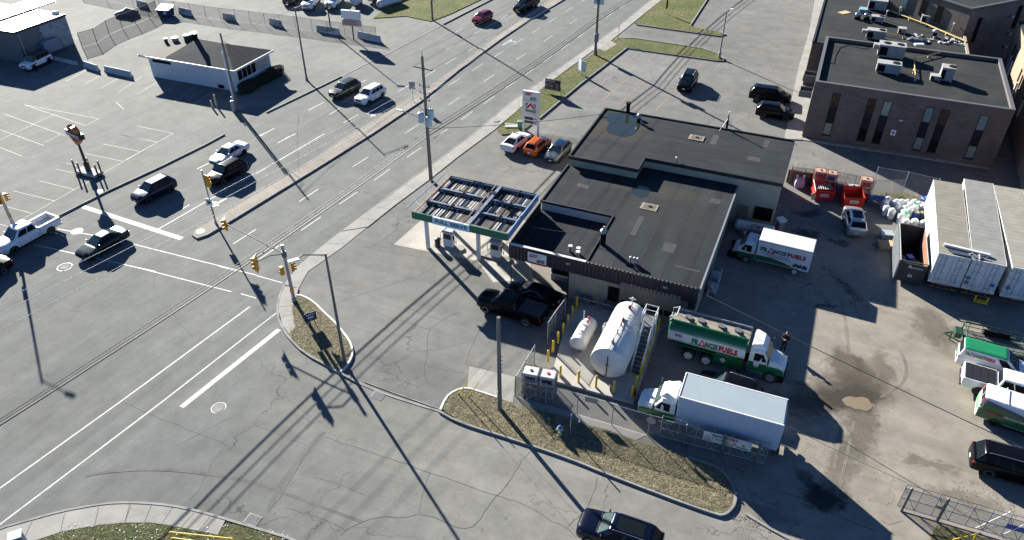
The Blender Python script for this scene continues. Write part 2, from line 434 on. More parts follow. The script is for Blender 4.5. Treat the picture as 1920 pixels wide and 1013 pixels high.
# far kerb of the main road
kerb('far_kerb', px([(-200, 533), (0, 452), (110.4, 406.6), (200, 361), (300, 315), (385, 273), (421, 253.5)]), 0.18, 0.16, M_kerb)
kerb('far_kerb', px([(500, 212), (564.7, 181), (640, 144.5)]), 0.18, 0.15, M_kerb)
kerb('far_kerb', px([(640, 144.5), (690, 119), (731.5, 98.8), (831.6, 46.2)]), 0.22, 0.05, M_kerb)
kerb('far_kerb', px([(831.6, 46.2), (921.5, 0), (1100, -92)]), 0.22, 0.17, M_kerb)
# median
med_lo = [(360.6, 440), (369.6, 446.3), (388, 440), (410.7, 427), (480, 384.7), (589, 318), (698, 250), (788, 190), (800.8, 179.7), (860, 131), (936.9, 74.4), (993, 36), (1055, 0), (1200, -95)]
med_up = [(1180, -100), (1026, 2.6), (960, 48), (916.3, 79.6), (860, 123.2), (798.3, 166.3), (765, 186.6), (736.7, 202.8), (646.8, 257.2), (577.5, 305.7), (480, 362), (369.6, 427)]
M_med = pavement('median_concrete', (0.20, 0.180, 0.155), (0.255, 0.232, 0.20), None, cracks=0.3)
slab('median', px(med_lo + med_up, 0.15), 0.15, M_med)
kerb('median_kerb', px([(p[0], p[1]) for p in med_lo], 0.15), 0.14, 0.165, M_kerb)
kerb('median_kerb', px([med_up[-1]] + med_up[-2::-1][:] if False else med_up, 0.15), 0.14, 0.165, M_kerb)
# near sidewalk along the main road and round the corner
sw_in = [(1239.8, 0), (1186, 43.6), (1144.8, 77), (1119, 89.8), (1024, 159), (960, 215.6), (926.6, 243.8), (860, 293), (804.7, 337), (740, 385), (679, 433.5), (640, 465), (577.5, 509), (556, 553.9), (548, 574.4), (550.6, 602.7), (554.4, 613), (541.6, 626), (531, 611)]
sw_out = [(519.8, 574.4), (531.3, 535.9), (557, 500), (590, 472), (634, 437.4), (711, 380), (788, 323), (813.7, 305.2), (876.6, 259.2), (960, 190), (1103.7, 88.6), (1160, 48.8), (1216.7, 2.6), (1400, -120)]
slab('sidewalk', px([(1430, -120)] + sw_in[:10] + [(690, 425), (640, 433)] + sw_out[5:], 0.06), 0.06, M_walk)
slab('driveway_apron', px([(690, 425), (679, 433.5), (640, 465), (577.5, 509), (560, 540), (533, 533), (557, 500), (590, 472), (634, 437.4), (640, 433)], 0.028), 0.028, M_walk)
slab('sidewalk', px([(560, 540), (556, 553.9), (548, 574.4), (550.6, 602.7), (554.4, 613), (541.6, 626), (531, 611), (519.8, 574.4), (531.3, 535.9)], 0.10), 0.10, M_walk)
kerb('sidewalk_kerb', px(list(reversed(sw_out[5:])), 0.06), 0.16, 0.075, M_kerb)
kerb('sidewalk_kerb', px([(533, 534), (525, 552), (519.8, 574.4), (523, 600)], 0.1), 0.16, 0.115, M_kerb)
seams = MB()
def seam_row(inn, out, step, z):
    A = [Vector(p) for p in px(inn, z)]; B = [Vector(p) for p in px(out, z)]
    n = int((A[1] - A[0]).length / step)
    for k in range(1, n):
        t = k / n; seams.strip([A[0].lerp(A[1], t), B[0].lerp(B[1], t)], 0.035, z + 0.004)
seam_row([(1239.8, 0), (960, 215.6)], [(1216.7, 2.6), (960, 190)], 1.8, 0.06)
seam_row([(960, 215.6), (804.7, 337)], [(935, 208), (790, 322)], 1.8, 0.06)
seam_row([(804.7, 337), (679, 433.5)], [(785, 326), (640, 433)], 1.9, 0.06)
seam_row([(679, 433.5), (577.5, 509)], [(636, 437), (560, 497)], 1.9, 0.028)
for a, b in (((531.3, 536), (556, 540)), ((520.5, 576), (548, 573)), ((529, 594), (551, 589))): seams.strip(px([a, b], .1), 0.04, 0.104)
for a, b in (((505, 343), (519, 354)), ((598, 296), (612, 305)), ((700, 226), (716, 238)), ((425, 395), (440, 409)), ((555, 316), (566, 326)), ((650, 258), (664, 268))): seams.strip(px([a, b], .15), 0.04, 0.157)
seams.build('pavement_joints', M_crack, kind='structure')
# grass islands
M_grs = None
def grass_mat(name, a, b, c, sc=1.3):
    m = bpy.data.materials.new(name); m.use_nodes = True; nt = m.node_tree; bs = nt.nodes['Principled BSDF']
    g = nd(nt, 'ShaderNodeNewGeometry').outputs['Position']
    f1 = ramp(nt, noise(nt, g, 0.35 * sc, 6, 0.7), 0.40, 0.60)
    f2 = ramp(nt, noise(nt, g, 2.6 * sc, 8, 0.75, 0.8), 0.36, 0.64)
    c1 = mixc(nt, f2, a, b); c2 = mixc(nt, mathn(nt, 'MULTIPLY', f1, 0.8), c1, c)
    f3 = ramp(nt, noise(nt, g, 11, 6, 0.8), 0.3, 0.7, 0.6, 1.35)
    sc_ = nd(nt, 'ShaderNodeVectorMath', operation='SCALE'); nt.links.new(c2, sc_.inputs[0]); nt.links.new(f3, sc_.inputs['Scale'])
    nt.links.new(sc_.outputs[0], bs.inputs['Base Color']); bs.inputs['Roughness'].default_value = 0.95; bs.inputs['Specular IOR Level'].default_value = 0.1
    bp = nd(nt, 'ShaderNodeBump'); bp.inputs['Strength'].default_value = 1.0; bp.inputs['Distance'].default_value = 0.25
    nt.links.new(noise(nt, g, 2.2, 8, 0.75, 0.5), bp.inputs['Height']); nt.links.new(bp.outputs[0], bs.inputs['Normal'])
    return m
M_dry = grass_mat('dry_winter_grass', (0.095, 0.078, 0.042), (0.27, 0.225, 0.14), (0.085, 0.088, 0.038))
M_turf = grass_mat('patchy_green_grass', (0.095, 0.105, 0.035), (0.185, 0.165, 0.080), (0.070, 0.100, 0.026), 0.7)
M_verge = grass_mat('littered_green_grass', (0.045, 0.062, 0.018), (0.13, 0.11, 0.065), (0.035, 0.060, 0.014), 1.2)
isl1 = [(556, 554), (567.3, 555.2), (587.8, 566.7), (608.3, 587.3), (626.3, 605.2), (639.1, 620.6), (652, 638.6), (658.4, 654), (657.1, 669.4), (644.3, 688.7), (634, 696), (620, 688), (571, 659.7), (545, 631), (541.6, 626), (554.4, 613), (550.6, 602.7), (548, 574.4)]
isl2 = [(830.3, 768), (836, 750), (844.5, 739), (862.5, 730), (877.9, 729), (901, 736), (931.7, 746.4), (960, 757), (1006, 771), (1065, 783.8), (1091, 796.6), (1139.7, 808.2), (1191, 827.4), (1237, 840.3), (1268, 853.1), (1301.4, 863.4), (1325, 870), (1350, 880.8), (1368, 899), (1377, 925), (1374, 945), (1360, 960), (1345, 961.5), (1139.7, 886), (1073, 858), (960, 819.5), (860, 788.5)]
isl3 = [(932, 243), (960, 217), (1024, 160), (1062, 133.5), (1108.9, 102.7), (1139.7, 79.6), (1160, 72), (1191, 73), (1268, 84.7), (1319, 92.4), (1345, 101.4), (1357, 110), (1345, 112), (1268, 101.4), (1222, 95), (1176, 88.6), (1124, 128), (1088.3, 155.3), (1050, 187), (1011.3, 219.5), (988, 240), (965, 250), (940, 252)]
isl4 = [(1190, 43), (1240, 0), (1300, -60), (1385, -60), (1324.5, 0), (1294, 47.5), (1310, 53), (1353, 61), (1352, 66), (1268, 55), (1200, 46)]
isl5 = [(66.7, 1013), (115.5, 996.8), (179.7, 985.3), (231, 980), (282, 980), (321, 985.3), (359.3, 993), (408, 1003), (424, 980), (480, 991.5), (554, 1013), (700, 1080), (300, 1250), (-100, 1100)]
slab('grass_ground', px(isl1, .13), 0.13, M_dry)
slab('grass_ground', px(isl2, .13), 0.13, M_dry)
slab('grass_ground', px(isl3, .12), 0.12, M_turf)
slab('grass_ground', px(isl4, .12), 0.12, M_turf)
slab('grass_ground', px(isl5, .09), 0.09, M_verge)
slab('grass_ground', px([(735, 5), (700, 34), (733, 32), (760, 30), (808, 40), (845, 26), (900, 0), (960, -30), (760, -30)], .1), 0.10, M_turf)
slab('grass_ground', px([(1610, 372), (1650, 362), (1700, 362), (1742, 377), (1742, 390), (1680, 378)], .06), 0.06, M_dry)
slab('grass_ground', px([(1745, 1008), (1757, 985), (1790, 992), (1850, 1010), (1920, 1035), (1960, 1100), (1760, 1100)], .05), 0.05, M_verge)
kerb('island_kerb', px(smoothline([(556, 553), (567.3, 554), (587.8, 565.5), (608.3, 586), (628, 604), (641, 620), (655, 638), (661, 654), (659.5, 671), (646, 690), (635, 699)], 1), .15), 0.17, 0.17, M_kerbw)
kerb('island_kerb', px(smoothline([(523, 600), (531, 617), (541.6, 633.5), (569.8, 661.7), (623.7, 691.2), (644.3, 702.8), (670, 716.9)], 1), .1), 0.2, 0.15, M_kerb)
kerb('island_kerb', px([(670, 716.9), (705.9, 732.3), (736.7, 743.8), (785.4, 759.2), (824, 771)], .05), 0.2, 0.06, M_kerb)
kerb('island_kerb', px([(684, 716), (740, 737), (785, 753), (822, 766)], .05), 0.08, 0.05, M_kerb)
kerb('island_kerb', px(smoothline([(826, 768), (833, 751), (843, 737.5), (862.5, 728), (878, 727), (901, 734), (931.7, 744.4)], 1), .16), 0.17, 0.17, M_kerbw)
kerb('island_kerb', px(smoothline([(824, 771), (860, 791.5), (960, 822.3), (1073, 860.8), (1139.7, 889), (1343, 965.5), (1362, 964), (1377, 948), (1380.5, 930), (1372, 902), (1350, 878), (1319, 866), (1290, 857)], 2), .15), 0.18, 0.17, M_kerb)
kerb('island_kerb', px([(1157, 71), (1191, 71.5), (1268, 83), (1319, 91), (1348, 101), (1358, 110), (1356, 113.5), (1345, 113.5), (1268, 103), (1222, 96.5), (1175, 89.8), (1124, 129.8), (1088.3, 157), (1050, 189), (1011.3, 221.5)], .14), 0.2, 0.17, M_kerb)
kerb('island_kerb', px([(1193, 45.5), (1268, 56.2), (1350, 67.5), (1360, 64), (1353, 59)], .14), 0.2, 0.17, M_kerb)
kerb('island_kerb', px([(1294, 48), (1325, 0), (1360, -50)], .14), 0.2, 0.17, M_kerb)
kerb('island_kerb', px([(1620, 366), (1665, 369), (1742, 390)], .1), 0.2, 0.12, M_kerb)
kerb('roadside_kerb', px(smoothline([(1399, 963), (1460, 1000), (1560, 1050)], 1), .08), 0.2, 0.08, M_kerb)
# bottom-left sidewalk
bo = [(-100, 1032), (0, 990.4), (51.3, 976.3), (115.5, 958.3), (179.7, 946.8), (218, 942.4), (269.5, 943), (320.8, 948), (372, 958.3), (423.5, 973.7)]
bi = [(408, 1003), (359.3, 993), (321, 985.3), (282, 980), (231, 980), (179.7, 985.3), (115.5, 996.8), (66.7, 1013), (-100, 1090)]
slab('sidewalk', px(bo + bi, .1), 0.10, M_walk)
kerb('sidewalk_kerb', px(smoothline(bo + [(480, 990.4), (554, 1013), (700, 1078)], 1), .1), 0.17, 0.125, M_kerb)
s2 = MB()
for a, b in (((121, 963), (114, 995)), ((185, 950), (178, 984)), ((243, 945), (235, 979)), ((284, 947), (271, 979)), ((324, 951), (305, 980)), ((365, 961), (340, 988)), ((395, 968), (373, 995)), ((60, 978), (45, 1010)), ((246, 948), (234, 978))): s2.strip(px([a, b], .1), 0.035, 0.104)
s2.build('pavement_joints', M_crack, kind='structure')
# sidewalk beside the brick building, fuelling apron, tank pad
slab('building_sidewalk', px([(1471, 260), (1486, 180), (1499, 120), (1517, 60), (1530, -10), (1556, -10), (1530, 160), (1504, 262)], .1), 0.10, M_walk)
slab('building_sidewalk', px([(1504, 258), (1857, 313), (1856, 316.5), (1503, 262)], .08), 0.08, M_walk)
sheet('forecourt_apron', px([(738, 459), (802, 402), (850, 380), (1010, 420), (985, 520), (895, 490)]), 0.008, M_pad)
sheet('forecourt_apron', px([(895, 489), (990, 470), (1000, 525), (925, 530)]), 0.012, M_pad)
slab('tank_pad', px([(1031.7, 712), (1188, 755), (1239, 614), (1200, 590), (1085, 566), (1064, 596)], .22), 0.22, M_pad)
sheet('concrete_patch', px([(876, 728), (880, 687), (966, 707), (962, 756), (932, 746), (901, 735)]), 0.016, M_walk)
sheet('concrete_patch', px([(968, 742), (1082, 777), (1147, 795), (1213, 816), (1192, 826), (1140, 807), (1091, 795), (1066, 783), (1006, 770)]), 0.016, M_walk)
sheet('concrete_patch', px([(1119, 89.8), (1144.8, 77), (1157, 83), (1134, 96)], .12), 0.125, M_walk)
sheet('puddle', px(smoothline([(1578, 750), (1584, 745), (1596, 743), (1604, 746), (1616, 744), (1628, 748), (1632, 755), (1637, 763), (1630, 769), (1621, 772), (1613, 767), (1603, 768), (1596, 763), (1587, 762), (1582, 756), (1578, 750)], 2)), 0.012, mat('muddy_water', (0.19, 0.15, 0.10), 0.3, var=0.1))
M_film = mat('standing_water', (0.022, 0.028, 0.0215), 0.03, var=0.1, spec=0.6)

# ---------------- markings ----------------
mk = MB()
LC = [0]
def ln(a, b, c, d, wd=0.13, z=0.019, s=None):
    LC[0] += 1; (s or mk).strip([atxy(a, b), atxy(c, d)], wd * .85, z + LC[0] % 20 * 0.0001)
def zl(ox, oy, sc, L, wd=0.13, z=0.019, s=None):
    for q in L: ln(ox + q[0] / sc, oy + q[1] / sc, ox + q[2] / sc, oy + q[3] / sc, wd, z, s)
S4 = 3.896
zl(480, 0, S4, [(1840, 107, 1785, 145), (1515, 203, 1455, 237), (1650, 217, 1585, 255), (1750, 255, 1683, 295), (1610, 338, 1548, 375), (1465, 423, 1385, 470), (1310, 515, 1225, 568), (1125, 622, 1040, 670), (1808, 375, 1740, 418), (1655, 470, 1578, 520), (1490, 575, 1405, 627), (1307, 688, 1265, 712), (1740, 547, 1662, 600), (1870, 612, 1820, 648), (1488, 713, 1402, 770), (1745, 702, 1665, 760), (1583, 815, 1497, 878), (1190, 910, 1090, 975), (1400, 945, 1302, 1012), (498, 748, 383, 808), (615, 790, 535, 840), (750, 838, 640, 898), (805, 585, 755, 612), (967, 740, 865, 805), (290, 980, 215, 1012), (135, 940, 20, 1000), (500, 980, 440, 1012), (760, 675, 630, 755), (935, 725, 850, 780), (1440, 335, 1385, 365)])
zl(960, 0, S4, [(80, 285, 10, 327), (208, 203, 147, 242), (325, 130, 265, 167), (445, 53, 393, 88), (105, 393, 30, 437), (293, 262, 232, 305), (418, 320, 360, 363), (480, 137, 423, 178), (293, 408, 230, 455), (530, 240, 477, 278), (160, 503, 95, 550), (740, 93, 690, 130), (830, 30, 785, 65), (635, 165, 590, 205), (860, 125, 810, 165), (530, 0, 505, 17), (640, 30, 600, 60), (30, 597, -20, 625)])
zl(480, 250, S4, [(0, 297, 500, 5), (285, 5, 157, 73), (455, 410, 315, 500), (822, 173, 705, 248), (980, 263, 862, 346), (1210, 103, 1103, 178), (742, 430, 608, 520), (475, 612, 330, 712), (172, 822, 20, 925), (70, 0, 0, 28), (1365, -8, 1302, 38)])
zl(0, 250, S4, [(1870, 290, 1160, 700), (1555, 205, 1440, 262), (1385, 523, 1335, 552), (1870, 703, 1703, 810), (1000, 490, 975, 503), (420, 700, 740, 757), (950, 805, 1870, 1037), (245, 815, 1140, 1012), (240, 815, 420, 850)])
zl(0, 500, S4, [(970, 0, 1690, 185), (1760, 200, 1870, 232)])
ln(480, 517, 530, 531); ln(410.7, 500, 446, 509, .1)
ln(468.4, 575.7, 227, 753, .16); ln(227, 753, 0, 916, .16); ln(0, 916, -120, 1002, .16)
ln(518.5, 587.3, 480, 616.8, .12); ln(480, 616.8, 305.4, 753, .15); ln(305.4, 753, 0, 984, .16)
ln(156, 388, 341, 448, .62); ln(523.6, 618, 340, 764, .50)
for (cx, cy, rx, ry, th) in ((121.5, 501, .6, .6, .11), (410, 765, .5, .5, .08)):
    c = at(cx, cy); ring = [(c.x + rx * math.cos(a * math.pi / 12), c.y + ry * math.sin(a * math.pi / 12)) for a in range(25)]
    mk.strip(ring, th, 0.0215)
c = at(144.5, 434); mk.poly([(c.x + .55 * math.cos(a * math.pi / 10), c.y + .55 * math.sin(a * math.pi / 10), .0215) for a in range(20)])
def arrow(cx, cy, ang, sc=1.0):
    c = at(cx, cy); ca, sa = math.cos(ang), math.sin(ang)
    def q(P): mk.poly([(c.x + (x * ca - y * sa) * sc, c.y + (x * sa + y * ca) * sc, .020) for x, y in P])
    q([(-1.4, -.12), (.5, -.12), (.5, .12), (-1.4, .12)]); q([(.45, -.12), (.7, -.12), (.95, -.6), (.7, -.6), (.45, -.3)])
    q([(.55, -.6), (1.1, -.6), (.8, -1.25)]); q([(.5, .12), (.5, -.12), (.9, -.0), (.9, .12)]); q([(.8, -.35), (.8, .45), (1.5, .05)])
arrow(418, 376, ROAD + math.pi, 1.05); arrow(708, 211, ROAD + math.pi, 1.0); arrow(951, 80, ROAD, 1.0)
mk.build('road_markings', M_paint, kind='structure')
lk = MB()
zl(0, 250, S4, [(885, 12, 1145, 68), (755, 80, 1025, 135), (625, 150, 900, 207), (485, 220, 760, 285), (405, 263, 600, 302), (285, 348, 540, 412), (100, 423, 395, 495), (0, 525, 235, 587), (0, 665, 90, 692), (1265, 2, 110, 660)], .11, .014, lk)
zl(0, 180, 4.603, [(35, 157, 560, 343), (0, 292, 378, 430), (0, 447, 195, 523), (210, 78, 740, 258), (210, 78, 850, 198), (850, 198, 740, 258), (460, 165, 0, 383), (520, 335, 380, 405), (1185, 262, 1400, 305)], .11, .014, lk)
zl(200, 180, 6.4, [(370, 363, 800, 453), (172, 467, 610, 557), (800, 453, 230, 768)], .11, .014, lk)
zl(0, 0, S4, [(645, 508, 480, 597), (770, 530, 615, 620), (885, 560, 735, 650), (1035, 562, 870, 672), (1165, 587, 1010, 690), (1293, 610, 1180, 697), (1430, 633, 1275, 745), (1560, 660, 1410, 772), (405, 455, 230, 552), (530, 480, 350, 580), (850, 750, 905, 800)], .11, .014, lk)
ln(132, 61, 150, 64, .1, .014, lk); ln(134, 71, 148, 73, .1, .014, lk)
zl(1180, 0, 5.053, [(1655, 20, 1630, 80), (1710, 30, 1705, 85), (1775, 45, 1780, 95), (1510, 40, 1500, 70)], .1, .014, lk)
lk.build('parking_bay_markings', M_paintw, kind='structure')
pk = MB()
zl(960, 0, S4, [(935, 375, 865, 437), (1060, 385, 990, 447), (1175, 405, 1105, 467), (1300, 420, 1222, 490), (1420, 437, 1350, 507), (1535, 455, 1470, 525), (745, 540, 530, 713), (865, 560, 660, 735), (985, 580, 780, 765), (1120, 595, 890, 800), (1215, 640, 1050, 810), (340, 878, 272, 935), (465, 905, 440, 925), (1330, 620, 1240, 700)], .1, .008, pk)
zl(1480, 220, 4.364, [(840, 530, 838, 612), (1045, 610, 1040, 655), (1035, 515, 1043, 560), (60, 355, 45, 430), (440, 430, 432, 490)], .12, .008, pk)
pk.build('parking_bay_markings', M_pink, kind='structure')
# seams and cracks
ck = MB()
def inpoly(P, x, y):
    c = False; j = len(P) - 1
    for i in range(len(P)):
        if (P[i][1] > y) != (P[j][1] > y) and x < (P[j][0] - P[i][0]) * (y - P[i][1]) / (P[j][1] - P[i][1]) + P[i][0]: c = not c
        j = i
    return c
ROADP = px(kerb_far) + px(near[1:]); SIDEP = px(side)
def zat(p): return .0255 if inpoly(SIDEP, *p) else .0165 if inpoly(ROADP, *p) else .0035
def cr(pts, wd=0.045, z=None):
    z = zat(atxy(*pts[len(pts) // 2])) + (0.0065 if pts[0][0] > 740 and pts[0][1] < 530 and pts[0][0] < 960 and pts[0][1] > 440 else 0)
    P = smoothline([atxy(*p) for p in pts], 1); Q = [P[0]]
    for a, b in zip(P[:-1], P[1:]):
        a = Vector(a); b = Vector(b); n = max(1, int((b - a).length / 0.5))
        for k in range(1, n + 1):
            q = a.lerp(b, k / n); Q.append((q.x + rnd(-.05, .05), q.y + rnd(-.05, .05)))
    ck.strip(Q, wd * 0.8, z)
def zc(ox, oy, sc, pts, wd=0.045): cr([(ox + a / sc, oy + b / sc) for a, b in pts], wd)
zc(480, 500, S4, [(570, 270), (800, 195), (1000, 130), (1200, 60), (1310, 0)]); zc(480, 500, S4, [(870, 335), (1000, 380), (1150, 425), (1265, 460)])
zc(480, 500, S4, [(1095, 290), (1200, 345), (1340, 385)]); zc(480, 500, S4, [(1490, 330), (1340, 400), (1265, 460), (1245, 540), (1262, 640), (1230, 700), (1240, 830), (1275, 860)], .05)
zc(480, 500, S4, [(1230, 710), (1330, 755), (1530, 780)]); zc(480, 500, S4, [(1640, 440), (1525, 710), (1550, 715), (1870, 805)], .05)
zc(480, 500, S4, [(800, 690), (920, 735), (1000, 790), (1110, 850), (1200, 880)]); zc(480, 500, S4, [(920, 730), (1130, 660)]); zc(480, 500, S4, [(545, 150), (660, 185), (800, 200), (940, 260)], .035)
for k in range(26):
    a0, b0 = 1000 + rnd(-90, 180), 790 + rnd(-70, 70); zc(480, 500, S4, [(a0, b0), (a0 + rnd(-50, 50), b0 + rnd(-30, 30)), (a0 + rnd(-90, 90), b0 + rnd(-50, 50))], .025)
zc(480, 753, S4, [(500, 260), (880, 385), (1270, 520), (1500, 600), (1760, 690), (1870, 725)], .06); zc(480, 753, S4, [(500, 225), (385, 345), (200, 665), (85, 820)], .06)
zc(480, 753, S4, [(620, 980), (680, 920), (900, 845), (1090, 852), (1200, 820), (1340, 860), (1500, 935), (1600, 915), (1740, 700), (1780, 680), (1870, 560)], .07)
zc(480, 753, S4, [(1270, 530), (1220, 650), (1190, 820)]); zc(480, 753, S4, [(430, 555), (600, 605), (790, 680)]); zc(480, 753, S4, [(220, 780), (400, 835), (550, 875), (650, 950)], .05); zc(480, 753, S4, [(0, 180), (200, 250), (380, 320)], .03)
zc(960, 753, S4, [(130, 365), (60, 450), (0, 560)], .05); zc(960, 753, S4, [(625, 560), (600, 660), (540, 790), (480, 850), (405, 915)], .05); zc(960, 753, S4, [(0, 720), (110, 760), (250, 850), (320, 895), (405, 920), (470, 1000)], .05)
zc(0, 753, S4, [(885, 0), (1100, 95), (1430, 230), (1650, 315), (1870, 390)], .05); zc(0, 753, S4, [(1700, 115), (1450, 240), (1280, 330)]); zc(0, 753, S4, [(1650, 320), (1520, 500), (1450, 650), (1390, 720)], .04)
zc(0, 500, S4, [(1130, 60), (1130, 180), (1270, 340), (1340, 450), (1410, 515)], .03); zc(0, 500, S4, [(1300, 600), (1300, 740), (1150, 860)], .03); zc(0, 500, S4, [(440, 300), (620, 345), (690, 340)], .03)
zc(480, 250, S4, [(1120, 630), (850, 840), (710, 830)], .035); zc(480, 250, S4, [(850, 845), (1100, 885), (1400, 945), (1870, 1010)], .05); zc(480, 250, S4, [(1870, 250), (1700, 380)], .03); zc(480, 250, S4, [(1690, 240), (1870, 300)], .03)
zc(960, 250, S4, [(0, 270), (180, 275)], .03); zc(960, 250, S4, [(0, 300), (110, 330)], .03)
zc(1440, 753, S4, [(0, 630), (200, 690), (350, 760), (600, 880), (800, 950)], .05); zc(1440, 753, S4, [(830, 870), (900, 905), (980, 870)], .04)
zc(0, 753, S4, [(1190, 0), (0, 955)], .02)
ck.build('asphalt_cracks', M_crack, kind='structure')
sheet('asphalt_patch', px([(600, 808), (612, 812), (536, 905), (506, 962), (497, 958), (528, 898)]), 0.0245, pavement('patch_asphalt', (0.098, 0.102, 0.097), (0.128, 0.131, 0.124), cracks=0))
# skid marks on the main road
sk = MB()
for pts in ([(575, 352), (600, 345), (625, 344), (650, 350), (690, 362), (760, 382)], [(590, 362), (615, 352), (640, 351), (680, 362), (720, 372)]):
    sk.strip(smoothline([atxy(*p) for p in pts], 2), 0.16, 0.017)
for pts in ([(160, 893), (185, 887), (260, 880), (330, 882), (400, 890), (480, 905), (600, 950), (680, 980)],): sk.strip(smoothline([atxy(*p) for p in pts], 2), 0.22, 0.0262)
sk.build('tyre_marks', mat('tyre_mark', (0.085, 0.082, 0.076), 0.9, var=0.3, vs=1.2), kind='structure'); sk = MB()
for pts in ([(1556, 505), (1568, 530), (1575, 560), (1580, 585), (1584, 610), (1590, 660)], [(1594, 548), (1600, 570), (1612, 600)], [(1670, 640), (1688, 660), (1698, 685), (1697, 710), (1680, 728), (1650, 745)], [(1577, 790), (1566, 850), (1560, 900)], [(1600, 790), (1585, 860), (1572, 915)]):
    for o_ in (0, 3.5): sk.strip(smoothline([atxy(a + o_, b) for a, b in pts], 2), 0.09, 0.006)
sk.build('tyre_marks', mat('dirt_track', (0.145, 0.130, 0.106), 0.9, var=0.4, vs=1.0), kind='structure')
# drain grates and manholes
def grate(px_, py_, rz, label):
    p = at(px_, py_); t = thing('drain_grate', label, 'drain grate', (p.x, p.y, .024), rz)
    s = MB(); s.box((0, 0, .01), (.95, .75, .02)); s.build('frame', M_kerb, t)
    s = MB()
    for i in range(8): s.box((-.35 + i * .1, 0, .03), (.035, .6, .015))
    s.build('bars', M_dgalv, t)
grate(709, 742, R(-22), 'square iron storm grate in the road below the corner grass island')
grate(474, 975, R(-22), 'storm grate at the curb beside the bottom left verge')
def disc(px_, py_, r, m, label, z=.030):
    p = at(px_, py_, z); s = MB(); s.cyl((0, 0, 0), (0, 0, .012), r, n=20); s.cyl((0, 0, .012), (0, 0, .016), r * .75, n=20)
    tag(s.build('manhole_cover', m, off=(p.x, p.y, z)), label, 'manhole cover')
disc(410, 765, .42, M_kerb, 'round pale manhole cover near the wide white stop bar')
disc(121.5, 501, .38, M_kerb, 'manhole cover ringed with white paint beside the dark sedan')
disc(187, 359, .4, M_whited, 'light round manhole cover in the left lot beside the curb', .006)
disc(930, 226, .4, M_kerb, 'round manhole cover in the sidewalk near the fuel price sign', .105)
disc(376, 434, .4, M_whited, 'pale round cover in the tip of the median', .157)
# ---------------- building materials ----------------
def roof_mat(name, col, streak=0.12, rot=None, patches=()):
    m = bpy.data.materials.new(name); m.use_nodes = True; nt = m.node_tree; b = nt.nodes['Principled BSDF']
    g = nd(nt, 'ShaderNodeNewGeometry').outputs['Position']
    f = ramp(nt, noise(nt, g, 0.35, 7, 0.65), 0.3, 0.7, 0.82, 1.22)
    v = mapping(nt, mapping(nt, g, -(rot or 0)), 0, (0.06, 0.9, 1))
    f = mathn(nt, 'MULTIPLY', f, ramp(nt, noise(nt, v, 1.0, 4), 0.3, 0.7, 1 - streak, 1 + streak))
    br = nd(nt, 'ShaderNodeTexWave', wave_type='BANDS', bands_direction='Y'); br.inputs['Scale'].default_value = 0.16; br.inputs['Distortion'].default_value = 0.25
    nt.links.new(mapping(nt, g, -(rot or 0)), br.inputs['Vector'])
    f = mathn(nt, 'MULTIPLY', f, ramp(nt, br.outputs['Fac'], 0.0, 0.03, 0.72, 1.0))
    f = mathn(nt, 'MULTIPLY', f, ramp(nt, noise(nt, g, 12, 6, 0.8), 0.3, 0.7, 0.85, 1.15))
    tint = mixc(nt, ramp(nt, noise(nt, g, 0.22, 5, 0.6), 0.5, 0.7), col, (col[0] * 1.45, col[1] * 1.35, col[2] * 1.15))
    sc = nd(nt, 'ShaderNodeVectorMath', operation='SCALE'); nt.links.new(tint, sc.inputs[0]); nt.links.new(f, sc.inputs['Scale'])
    c = sc.outputs[0]
    if patches:
        pert = nd(nt, 'ShaderNodeTexNoise'); pert.inputs['Scale'].default_value = 1.1; pert.inputs['Detail'].default_value = 7
        nt.links.new(g, pert.inputs['Vector'])
        pa = nd(nt, 'ShaderNodeVectorMath', operation='MULTIPLY_ADD'); nt.links.new(pert.outputs['Color'], pa.inputs[0]); pa.inputs[1].default_value = (1.6, 1.6, 0); nt.links.new(g, pa.inputs[2])
        for (sx, sy, rx, ry, ang, pc, stg) in patches:
            vv = mapping(nt, mapping(nt, mapping(nt, pa.outputs[0], 0, (1, 1, 0), (-sx - .8, -sy - .8, 0)), -ang), 0, (1 / rx, 1 / ry, 0))
            ln_ = nd(nt, 'ShaderNodeVectorMath', operation='LENGTH'); nt.links.new(vv, ln_.inputs[0])
            c = mixc(nt, ramp(nt, ln_.outputs['Value'], 0.75, 1.1, stg, 0.0), c, pc)
    nt.links.new(c, b.inputs['Base Color']); b.inputs['Roughness'].default_value = 0.9; b.inputs['Specular IOR Level'].default_value = 0.1
    return m
